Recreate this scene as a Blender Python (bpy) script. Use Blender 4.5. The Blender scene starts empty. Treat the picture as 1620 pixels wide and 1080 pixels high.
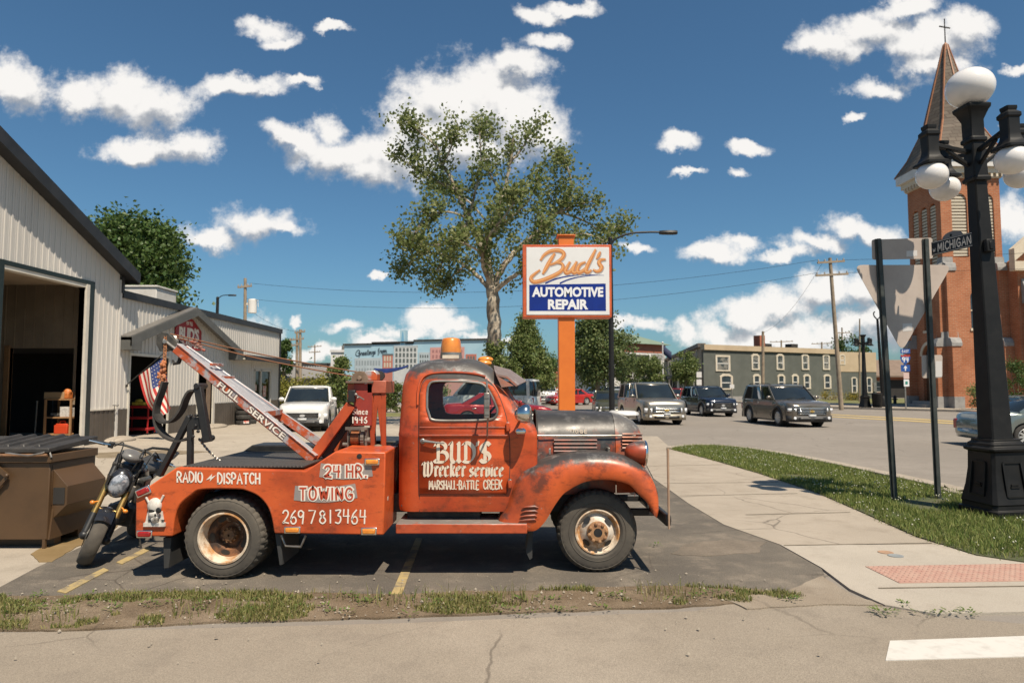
import bpy, bmesh, math, random
import numpy as np
from mathutils import Vector, Matrix, noise as mnoise
from mathutils.geometry import tessellate_polygon
R = math.radians
rng = random.Random(7)
sc = bpy.context.scene
col = sc.collection

# ------------------------------------------------------------------ camera
F, H = 1080.0, 1.75                       # focal length in photo pixels, eye height in metres
PITCH = math.atan(70 / F)
ST, CT = math.sin(PITCH), math.cos(PITCH)
cd = bpy.data.cameras.new("camera")
cam = bpy.data.objects.new("camera", cd)
col.objects.link(cam)
cam.location = (0, 0, H)
cam.rotation_euler = (R(90) + PITCH, 0, 0)
cd.sensor_width = 36.0
cd.lens = 36.0 * F / 1620.0
cd.clip_start, cd.clip_end = 0.05, 3000
cd.dof.use_dof = True
cd.dof.focus_distance = 6.9
cd.dof.aperture_fstop = 2.6
sc.camera = cam

# ------------------------------------------------------------------ light
SUN = Vector((0.30, -0.52, 1.0)).normalized()
sl = bpy.data.lights.new("sun", 'SUN')
sl.energy = 5.0
sl.angle = R(0.5)
sl.color = (1.0, 0.88, 0.72)
so = bpy.data.objects.new("sun", sl)
col.objects.link(so)
so.rotation_euler = SUN.to_track_quat('Z', 'Y').to_euler()

sc.view_settings.view_transform = 'Standard'
sc.view_settings.look = 'None'
sc.view_settings.exposure = 0.42
sc.view_settings.gamma = 1.0
sc.cycles.max_bounces = 6
sc.cycles.diffuse_bounces = 3
sc.cycles.transparent_max_bounces = 12

# ------------------------------------------------------------------ sky with clouds (a function of direction only)
w = bpy.data.worlds.new("World")
sc.world = w
w.use_nodes = True
w.cycles.sampling_method = 'MANUAL'
w.cycles.sample_map_resolution = 512
nt = w.node_tree
for n in list(nt.nodes):
    nt.nodes.remove(n)
L = nt.links.new
def wn(t, **kw):
    n = nt.nodes.new(t)
    for k, v in kw.items():
        setattr(n, k, v)
    return n
def wmath(op, a, b=None, c=None, clamp=False):
    n = wn('ShaderNodeMath', operation=op, use_clamp=clamp)
    for i, x in enumerate((a, b, c)):
        if x is None:
            continue
        if isinstance(x, (int, float)):
            n.inputs[i].default_value = x
        else:
            L(x, n.inputs[i])
    return n.outputs[0]
sky = wn('ShaderNodeTexSky', sky_type='NISHITA', sun_disc=False)
sky.sun_elevation = math.asin(SUN.z)
sky.sun_rotation = math.atan2(SUN.x, SUN.y)
sky.altitude = 200
sky.air_density = 1.0
sky.dust_density = 1.3
sky.ozone_density = 1.6
tc = wn('ShaderNodeTexCoord')
sep = wn('ShaderNodeSeparateXYZ')
L(tc.outputs['Generated'], sep.inputs[0])
ysafe = wmath('MAXIMUM', sep.outputs[1], 0.05)
gx = wmath('DIVIDE', sep.outputs[0], ysafe)
gz = wmath('DIVIDE', sep.outputs[2], ysafe)
comb = wn('ShaderNodeCombineXYZ')
L(gx, comb.inputs[0]); L(gz, comb.inputs[1])
def noise_vec(scale, detail, rough, amp, src):
    n = wn('ShaderNodeTexNoise'); n.inputs['Scale'].default_value = scale
    n.inputs['Detail'].default_value = detail; n.inputs['Roughness'].default_value = rough
    L(src, n.inputs['Vector'])
    s = wn('ShaderNodeVectorMath', operation='SUBTRACT'); s.inputs[1].default_value = (.5, .5, .5)
    L(n.outputs['Color'], s.inputs[0])
    m = wn('ShaderNodeVectorMath', operation='SCALE'); m.inputs['Scale'].default_value = amp
    L(s.outputs[0], m.inputs[0])
    a = wn('ShaderNodeVectorMath', operation='ADD')
    L(src, a.inputs[0]); L(m.outputs[0], a.inputs[1])
    return a.outputs[0]
warp = noise_vec(8, 6, 0.62, 0.10, comb.outputs[0])
def g2(px, py):
    v = (540 - py) / F
    d = CT - v * ST
    return (px - 810) / F / d, (ST + v * CT) / d
CLOUDS = [(30,135,70,42),(120,145,60,34),(200,140,70,45),(262,158,60,40),(380,135,75,18),(475,130,35,8),
 (225,235,85,22),(290,228,70,28),(418,40,42,20),(440,60,30,14),(525,45,28,7),(330,372,60,20),(410,352,70,32),(455,362,35,16),
 (722,160,95,72),(770,165,80,66),(815,195,78,66),(845,205,46,44),(680,205,85,58),(640,238,105,54),(740,225,100,50),(540,235,95,34),(600,265,75,34),(470,215,48,20),(520,195,40,26),
 (820,112,50,24),(872,70,36,16),(850,25,40,18),(900,8,50,14),(1325,72,68,28),(1385,45,85,36),(1470,70,85,42),(1530,45,50,34),(1480,110,60,22),(1400,140,55,20),
 (1430,10,60,20),(1070,224,32,15),(1178,236,30,14),(1165,280,24,11),(1085,272,22,7),(1350,190,14,8),(1130,402,44,18),(1170,385,40,16),(1230,405,60,14),(1300,385,55,18),(1355,360,60,22),
 (1080,520,22,30),(1125,520,40,26),(1180,500,55,26),(1245,490,60,30),(1310,470,60,30),(1365,460,50,34),(1345,520,90,30),(1220,530,130,24),(1010,515,40,14),(1420,520,60,40),
 (540,515,32,13),(690,508,42,20),(720,520,30,14),(640,522,40,13),(600,535,40,12),(1000,388,45,9),(405,515,34,22),(598,442,14,7),(505,552,34,12),(1605,115,30,8),(1600,340,26,40),(770,535,60,10),
 (560,560,120,10),(460,505,10,8),(1600,205,18,8)]
def field(src, blobs):
    acc = None
    for k_, (cx, cy, rx, ry) in enumerate(blobs):
        if k_ % 12 == 0 and acc is not None:      # keeps the node order sequential
            cv = wn('ShaderNodeVectorMath', operation='MULTIPLY_ADD'); cv.inputs[1].default_value = (1e-9,)*3
            L(acc, cv.inputs[0]); L(src, cv.inputs[2]); src = cv.outputs[0]
        x0, z0 = g2(cx, cy)
        sx, sz = F / (rx * 1.3), F / (ry * 1.3)
        mp = wn('ShaderNodeVectorMath', operation='MULTIPLY_ADD')
        mp.inputs[1].default_value = (sx, sz, 0); mp.inputs[2].default_value = (-x0 * sx, -z0 * sz, 0)
        L(src, mp.inputs[0])
        d = wn('ShaderNodeVectorMath', operation='LENGTH')
        L(mp.outputs[0], d.inputs[0])
        acc = d.outputs['Value'] if acc is None else wmath('SMOOTH_MIN', acc, d.outputs['Value'], 0.25)
    return wmath('SUBTRACT', 1.0, acc)
f1 = field(warp, CLOUDS)
def sky_noise(scale, detail, rough, src):
    n = wn('ShaderNodeTexNoise'); n.inputs['Scale'].default_value = scale
    n.inputs['Detail'].default_value = detail; n.inputs['Roughness'].default_value = rough
    L(src, n.inputs['Vector'])
    return n.outputs['Fac']
n1 = sky_noise(15, 8, 0.66, comb.outputs[0])
dens = wmath('ADD', f1, wmath('MULTIPLY', wmath('SUBTRACT', n1, 0.5), 1.75))
alpha = wn('ShaderNodeMapRange', interpolation_type='SMOOTHSTEP')
alpha.inputs['From Min'].default_value = 0.02; alpha.inputs['From Max'].default_value = 0.62
L(dens, alpha.inputs['Value'])
# light on the cloud: density gradient towards the sun (up), from the same noise sampled a little higher
off = wn('ShaderNodeVectorMath', operation='ADD'); off.inputs[1].default_value = (0.006, 0.022, 0)
cv = wn('ShaderNodeVectorMath', operation='MULTIPLY_ADD'); cv.inputs[1].default_value = (1e-9,)*3
L(f1, cv.inputs[0]); L(warp, cv.inputs[2]); L(cv.outputs[0], off.inputs[0])
f2 = field(off.outputs[0], [b for b in CLOUDS if b[2] >= 44])
off2 = wn('ShaderNodeVectorMath', operation='ADD'); off2.inputs[1].default_value = (0.004, 0.014, 0)
L(comb.outputs[0], off2.inputs[0])
n2 = sky_noise(16, 3, 0.62, off2.outputs[0])
d2 = wmath('ADD', f2, wmath('MULTIPLY', wmath('SUBTRACT', n2, 0.5), 1.5))
grad = wmath('SUBTRACT', dens, d2)
lit = wn('ShaderNodeMapRange', interpolation_type='SMOOTHSTEP')
lit.inputs['From Min'].default_value = -0.50; lit.inputs['From Max'].default_value = 0.20
L(grad, lit.inputs['Value'])
ccol = wn('ShaderNodeMix', data_type='RGBA')
ccol.inputs['A'].default_value = (4.3, 4.6, 5.1, 1)
ccol.inputs['B'].default_value = (11.0, 10.7, 10.3, 1)
L(lit.outputs[0], ccol.inputs['Factor'])
tint = wn('ShaderNodeMix', data_type='RGBA', blend_type='MULTIPLY')
tint.inputs['Factor'].default_value = 1.0
tint.inputs['B'].default_value = (0.63, 0.95, 1.08, 1)
L(sky.outputs[0], tint.inputs['A'])
mixc = wn('ShaderNodeMix', data_type='RGBA')
amax = wmath('MULTIPLY', alpha.outputs[0], 0.97)
fwd = wn('ShaderNodeMapRange'); fwd.inputs['From Min'].default_value = 0.05; fwd.inputs['From Max'].default_value = 0.25
L(sep.outputs[1], fwd.inputs['Value'])
L(wmath('MULTIPLY', amax, fwd.outputs[0]), mixc.inputs['Factor'])
L(tint.outputs['Result'], mixc.inputs['A']); L(ccol.outputs['Result'], mixc.inputs['B'])
bg = wn('ShaderNodeBackground'); bg.inputs['Strength'].default_value = 0.066
L(mixc.outputs['Result'], bg.inputs['Color'])
wo = wn('ShaderNodeOutputWorld')
L(bg.outputs[0], wo.inputs['Surface'])

# ------------------------------------------------------------------ pixel -> place
def ray(px, py):
    v = (540 - py) / F
    return (px - 810) / F, CT - v * ST, ST + v * CT
def gnd(px, py, z=0.0):
    u, dy, dz = ray(px, py)
    t = (z - H) / dz
    return Vector((u * t, dy * t, z))
def atY(px, py, Y):
    u, dy, dz = ray(px, py)
    t = Y / dy
    return Vector((u * t, Y, H + dz * t))
def atX(px, py, X):
    u, dy, dz = ray(px, py)
    t = X / u
    return Vector((X, dy * t, H + dz * t))
def S(px, py, Y):
    p = atY(px, py, Y)
    return (p.x, p.z)

def catmull(pts, k=6, closed=False):
    pts = [Vector(p) for p in pts]
    n = len(pts); out = []
    if n < 3:
        return pts
    segs = n if closed else n - 1
    for i in range(segs):
        if closed:
            p0, p1, p2, p3 = pts[(i-1) % n], pts[i], pts[(i+1) % n], pts[(i+2) % n]
        else:
            p1, p2 = pts[i], pts[i+1]
            p0 = pts[i-1] if i > 0 else p1 * 2 - p2
            p3 = pts[i+2] if i + 2 < n else p2 * 2 - p1
        for j in range(k):
            t = j / k
            out.append(0.5 * ((2*p1) + (p2-p0)*t + (2*p0-5*p1+4*p2-p3)*t*t + (3*p1-p0-3*p2+p3)*t*t*t))
    if not closed:
        out.append(pts[-1])
    return out

# ------------------------------------------------------------------ materials
MATS = {}
def nodes(name):
    m = bpy.data.materials.new(name); m.use_nodes = True
    t = m.node_tree
    b = t.nodes['Principled BSDF']
    MATS[name] = m
    return m, t, b
class NT:
    def __init__(s, name):
        s.m, s.t, s.b = nodes(name)
        s.tc = s.t.nodes.new('ShaderNodeTexCoord')
    def n(s, t, **kw):
        x = s.t.nodes.new(t)
        for k, v in kw.items(): setattr(x, k, v)
        return x
    def l(s, a, b): s.t.links.new(a, b)
    def coord(s, scale=(1,1,1), src='Object'):
        mp = s.n('ShaderNodeMapping'); mp.inputs['Scale'].default_value = scale
        s.l(s.tc.outputs[src], mp.inputs[0]); return mp.outputs[0]
    def noise(s, scale, detail=6, rough=.6, vec=None, lo=None, hi=None, src='Object', dist=0):
        x = s.n('ShaderNodeTexNoise'); x.inputs['Scale'].default_value = scale
        x.inputs['Detail'].default_value = detail; x.inputs['Roughness'].default_value = rough
        x.inputs['Distortion'].default_value = dist
        s.l(vec if vec is not None else s.tc.outputs[src], x.inputs['Vector'])
        if lo is None: return x.outputs['Fac']
        return s.ramp(x.outputs['Fac'], lo, hi)
    def ramp(s, v, lo, hi):
        r = s.n('ShaderNodeMapRange', interpolation_type='SMOOTHSTEP')
        r.inputs['From Min'].default_value = lo; r.inputs['From Max'].default_value = hi
        s.l(v, r.inputs['Value']); return r.outputs[0]
    def mix(s, f, a, b, blend='MIX'):
        x = s.n('ShaderNodeMix', data_type='RGBA', blend_type=blend)
        for k, v in (('Factor', f), ('A', a), ('B', b)):
            if isinstance(v, (int, float)): x.inputs[k].default_value = v
            elif isinstance(v, tuple): x.inputs[k].default_value = (*v[:3], 1)
            else: s.l(v, x.inputs[k])
        return x.outputs['Result']
    def math(s, op, a, b=0.0, clamp=False):
        x = s.n('ShaderNodeMath', operation=op, use_clamp=clamp)
        for i, v in enumerate((a, b)):
            if isinstance(v, (int, float)): x.inputs[i].default_value = v
            else: s.l(v, x.inputs[i])
        return x.outputs[0]
    def set(s, **kw):
        names = dict(c='Base Color', rough='Roughness', metal='Metallic', spec='Specular IOR Level', coat='Coat Weight', emit='Emission Color', es='Emission Strength', alpha='Alpha')
        for k, v in kw.items():
            i = s.b.inputs[names[k]]
            if isinstance(v, tuple): i.default_value = (*v[:3], 1)
            elif isinstance(v, (int, float)): i.default_value = v
            else: s.l(v, i)
        return s
    def bump(s, h, strength=.3, dist=.01):
        b = s.n('ShaderNodeBump'); b.inputs['Strength'].default_value = strength; b.inputs['Distance'].default_value = dist
        s.l(h, b.inputs['Height']); s.l(b.outputs[0], s.b.inputs['Normal'])
def mat(name, c, c2=None, rough=.6, metal=0.0, scale=4.0, lo=.35, hi=.7, bump=0.0, bscale=60, spec=.5, coat=0.0, speck=None, sscale=120, sl=(.62,.72)):
    if name in MATS: return MATS[name]
    s = NT(name)
    base = c
    if c2 is not None:
        base = s.mix(s.noise(scale, 8, .65, lo=lo, hi=hi), c, c2)
    if speck is not None:
        base = s.mix(s.noise(sscale, 3, .6, lo=sl[0], hi=sl[1]), base, speck)
    s.set(c=base, rough=rough, metal=metal, spec=spec, coat=coat)
    if bump: s.bump(s.noise(bscale, 5, .6), bump, .01)
    return s.m
def glass_mat(name, tint=(.8,.85,.85), refl=.5, dark=0.0):
    if name in MATS: return MATS[name]
    m = bpy.data.materials.new(name); m.use_nodes = True; MATS[name] = m
    t = m.node_tree
    for n in list(t.nodes): t.nodes.remove(n)
    o = t.nodes.new('ShaderNodeOutputMaterial'); mx = t.nodes.new('ShaderNodeMixShader')
    tr = t.nodes.new('ShaderNodeBsdfTransparent'); tr.inputs[0].default_value = (*tint, 1)
    gl = t.nodes.new('ShaderNodeBsdfGlossy'); gl.inputs['Roughness'].default_value = .03
    fr = t.nodes.new('ShaderNodeFresnel'); fr.inputs[0].default_value = 1.5
    mu = t.nodes.new('ShaderNodeMath'); mu.operation = 'MULTIPLY_ADD'; mu.inputs[1].default_value = refl; mu.inputs[2].default_value = .02
    t.links.new(fr.outputs[0], mu.inputs[0]); t.links.new(mu.outputs[0], mx.inputs[0])
    t.links.new(tr.outputs[0], mx.inputs[1]); t.links.new(gl.outputs[0], mx.inputs[2])
    t.links.new(mx.outputs[0], o.inputs[0])
    return m

# ------------------------------------------------------------------ mesh builder
class MB:
    def __init__(s): s.v, s.f, s.mi, s.cur, s.st = [], [], [], 0, []
    def add(s, vs, fs):
        b = len(s.v); s.st.append(b)
        s.v += [tuple(v) for v in vs]
        for f in fs:
            s.f.append([i + b for i in f]); s.mi.append(s.cur)
        return s
    def box(s, x0, y0, z0, x1, y1, z1):
        return s.add([(x0,y0,z0),(x1,y0,z0),(x1,y1,z0),(x0,y1,z0),(x0,y0,z1),(x1,y0,z1),(x1,y1,z1),(x0,y1,z1)],
                     [(3,2,1,0),(4,5,6,7),(0,1,5,4),(1,2,6,5),(2,3,7,6),(3,0,4,7)])
    def cbox(s, c, sx, sy, sz, rot=None):
        hx, hy, hz = sx/2, sy/2, sz/2
        vs = [Vector((x,y,z)) for z in (-hz,hz) for x,y in ((-hx,-hy),(hx,-hy),(hx,hy),(-hx,hy))]
        if rot is not None: vs = [rot @ v for v in vs]
        c = Vector(c)
        return s.add([v + c for v in vs], [(3,2,1,0),(4,5,6,7),(0,1,5,4),(1,2,6,5),(2,3,7,6),(3,0,4,7)])
    def bar(s, p0, p1, w, h, up=(0,0,1)):
        p0, p1 = Vector(p0), Vector(p1); d = (p1-p0).normalized(); up = Vector(up)
        a = d.cross(up)
        if a.length < 1e-4: a = d.cross(Vector((0,1,0)))
        a.normalize(); b = a.cross(d).normalized()
        vs = [p + a*x*w/2 + b*y*h/2 for p in (p0,p1) for x,y in ((-1,-1),(1,-1),(1,1),(-1,1))]
        return s.add(vs, [(3,2,1,0),(4,5,6,7),(0,1,5,4),(1,2,6,5),(2,3,7,6),(3,0,4,7)])
    def tube(s, pts, r, n=8, caps=True, squash=None):
        pts = [Vector(p) for p in pts]; k = len(pts)
        rs = r if isinstance(r, (list, tuple)) else [r]*k
        rings = []; a = None
        for i, p in enumerate(pts):
            d = (pts[min(i+1,k-1)] - pts[max(i-1,0)])
            if d.length < 1e-9: d = Vector((0,0,1))
            d.normalize()
            if a is None:
                a = d.cross(Vector((0,0,1)))
                if a.length < 1e-3: a = d.cross(Vector((1,0,0)))
            a = (a - d*a.dot(d)); a.normalize(); b = d.cross(a)
            rings.append([p + (a*math.cos(2*math.pi*j/n) + b*math.sin(2*math.pi*j/n)) * rs[i] for j in range(n)])
        return s.loft(rings, caps=caps)
    def cyl(s, p0, p1, r, r2=None, n=16):
        return s.tube([p0, p1], [r, r if r2 is None else r2], n)
    def loft(s, rings, closed=True, caps=True):
        n = len(rings[0]); vs = [v for r in rings for v in r]; fs = []
        for i in range(len(rings)-1):
            for j in range(n if closed else n-1):
                a, b = i*n+j, i*n+(j+1) % n
                fs.append((a, b, b+n, a+n))
        if caps and closed:
            fs.append(tuple(range(n-1,-1,-1))); k = (len(rings)-1)*n
            fs.append(tuple(range(k, k+n)))
        return s.add(vs, fs)
    def lathe(s, c, axis, prof, n=32, caps=True, mod=None):
        c = Vector(c); ax = Vector(axis).normalized()
        a = ax.cross(Vector((0,0,1)))
        if a.length < 1e-3: a = ax.cross(Vector((1,0,0)))
        a.normalize(); b = ax.cross(a)
        rings = []
        for k, (t, r) in enumerate(prof):
            ring = []
            for j in range(n):
                rr = r if mod is None else r*mod(k, j)
                th = 2*math.pi*j/n
                ring.append(c + ax*t + (a*math.cos(th) + b*math.sin(th))*rr)
            rings.append(ring)
        return s.loft(rings, caps=caps)
    def sphere(s, c, rx, ry=None, rz=None, n=20, m=12):
        ry = rx if ry is None else ry; rz = rx if rz is None else rz
        rings = []
        for i in range(m+1):
            ph = -math.pi/2 + math.pi*i/m
            ph = max(-1.5, min(1.5, ph))
            rings.append([(c[0]+rx*math.cos(ph)*math.cos(2*math.pi*j/n), c[1]+ry*math.cos(ph)*math.sin(2*math.pi*j/n), c[2]+rz*math.sin(ph)) for j in range(n)])
        return s.loft(rings)
    def prism(s, poly, a, b, plane='xz', holes=()):
        def P(p, d):
            return (p[0], d, p[1]) if plane == 'xz' else ((p[0], p[1], d) if plane == 'xy' else (d, p[0], p[1]))
        loops = [list(poly)] + [list(h) for h in holes]
        flat = [p for l in loops for p in l]; n = len(flat)
        vs = [P(p, a) for p in flat] + [P(p, b) for p in flat]; fs = []
        if holes:
            tris = tessellate_polygon([[Vector((p[0], p[1], 0)) for p in l] for l in loops])
            for t in tris:
                fs.append(tuple(t)); fs.append(tuple(i+n for i in reversed(t)))
        else:
            fs.append(tuple(range(n))); fs.append(tuple(range(2*n-1, n-1, -1)))
        o = 0
        for l in loops:
            k = len(l)
            for i in range(k):
                j = (i+1) % k
                fs.append((o+j, o+i, o+i+n, o+j+n))
            o += k
        return s.add(vs, fs)
    def split(s, name, m, parent=None, **k):
        """every piece added to this builder becomes an object of its own"""
        out = []; b = s.st + [len(s.v)]
        for lo, h2 in zip(b, b[1:]):
            q = MB(); q.add(s.v[lo:h2], [[i-lo for i in f] for f in s.f if lo <= f[0] < h2]); out.append(q.build(name, m, parent, **k))
        return out
    def quad(s, a, b, c, d): return s.add([a,b,c,d], [(0,1,2,3)])
    def poly(s, pts): return s.add(pts, [tuple(range(len(pts)))])
    def xf(s, M):
        s.v = [tuple(M @ Vector(v)) for v in s.v]; return s
    def build(s, name, m, parent=None, bevel=0, smooth=35, label=None, off=None, seg=2, solid=0, fix=True):
        me = bpy.data.meshes.new(name)
        vs = s.v if off is None else [(v[0]-off[0], v[1]-off[1], v[2]-off[2]) for v in s.v]
        me.from_pydata(vs, [], s.f)
        for x in (m if isinstance(m, (list, tuple)) else [m]): me.materials.append(x)
        if any(s.mi): me.polygons.foreach_set('material_index', s.mi)
        if fix:
            bm = bmesh.new(); bm.from_mesh(me)
            bmesh.ops.recalc_face_normals(bm, faces=bm.faces); bm.to_mesh(me); bm.free()
        me.validate()
        if smooth:
            me.shade_smooth()
            me.set_sharp_from_angle(angle=R(smooth))
        o = bpy.data.objects.new(name, me); col.objects.link(o)
        if parent is not None: o.parent = parent
        if solid:
            md = o.modifiers.new('solid', 'SOLIDIFY'); md.thickness = solid; md.offset = 0
        if bevel:
            md = o.modifiers.new('bevel', 'BEVEL'); md.width = bevel; md.segments = seg; md.limit_method = 'ANGLE'; md.angle_limit = R(40); md.harden_normals = False
        if label: o['label'] = label
        return o
def fast(name, V, Fc, m, parent=None, smooth=False):
    """numpy verts (N,3), faces (M,k)"""
    me = bpy.data.meshes.new(name)
    V = np.asarray(V, np.float32); Fc = np.asarray(Fc, np.int32); k = Fc.shape[1]
    me.vertices.add(len(V)); me.vertices.foreach_set('co', V.ravel())
    me.loops.add(Fc.size); me.loops.foreach_set('vertex_index', Fc.ravel())
    me.polygons.add(len(Fc)); me.polygons.foreach_set('loop_start', np.arange(0, Fc.size, k, dtype=np.int32))
    me.materials.append(m); me.update(calc_edges=True)
    if smooth: me.shade_smooth()
    o = bpy.data.objects.new(name, me); col.objects.link(o)
    if parent is not None: o.parent = parent
    return o
def tag(o, label=None, cat=None, group=None, kind=None):
    if label: o['label'] = label
    if cat: o['category'] = cat
    if group: o['group'] = group
    if kind: o['kind'] = kind
    return o
def thing(name, loc, label, cat, group=None, rz=0.0):
    o = bpy.data.objects.new(name, None); col.objects.link(o)
    o.location = loc; o.rotation_euler = (0, 0, rz); o.empty_display_size = .2
    return tag(o, label, cat, group)
def struct(o): o['kind'] = 'structure'; return o
def copy_tree(o, parent=None):
    c = o.copy(); col.objects.link(c)
    if parent is not None: c.parent = parent
    for ch in [x for x in col.objects if x.parent == o and x != c]:
        copy_tree(ch, c)
    return c

def boolean(o, cutters):
    for c in cutters:
        md = o.modifiers.new('cut', 'BOOLEAN'); md.object = c; md.operation = 'DIFFERENCE'; md.solver = 'EXACT'
    dg = bpy.context.evaluated_depsgraph_get(); dg.update()
    me = bpy.data.meshes.new_from_object(o.evaluated_get(dg))
    o.modifiers.clear()
    old = o.data; o.data = me; bpy.data.meshes.remove(old)
    for c in cutters: bpy.data.objects.remove(c)
    return o

# ------------------------------------------------------------------ lettering
def text2d(s, size=1.0, offset=0.0, shear=0.0, sx=1.0, space=1.0):
    cu = bpy.data.curves.new('t', 'FONT'); cu.body = s; cu.size = size; cu.offset = offset; cu.shear = shear
    cu.space_character = space; cu.resolution_u = 3
    o = bpy.data.objects.new('t', cu); col.objects.link(o)
    dg = bpy.context.evaluated_depsgraph_get(); dg.update()
    me = bpy.data.meshes.new_from_object(o.evaluated_get(dg))
    v = [(p.co.x*sx, p.co.y) for p in me.vertices]; f = [tuple(p.vertices) for p in me.polygons]
    bpy.data.objects.remove(o); bpy.data.curves.remove(cu); bpy.data.meshes.remove(me)
    return v, f
def font_text(mb, s, box, fn, offset=0.0, shear=0.0, fit=None):
    """fill box (x0,y0,x1,y1) in the 2D frame with the words; fn maps (x,y)->3D. fit: reference word bounds"""
    v, f = text2d(s, 1.0, offset, shear)
    b = fit or (min(p[0] for p in v), min(p[1] for p in v), max(p[0] for p in v), max(p[1] for p in v))
    x0, y0, x1, y1 = box
    q = [(x0+(p[0]-b[0])/(b[2]-b[0])*(x1-x0), y0+(p[1]-b[1])/(b[3]-b[1])*(y1-y0)) for p in v]
    mb.add([fn(*p) for p in q], f)
    return b
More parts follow.
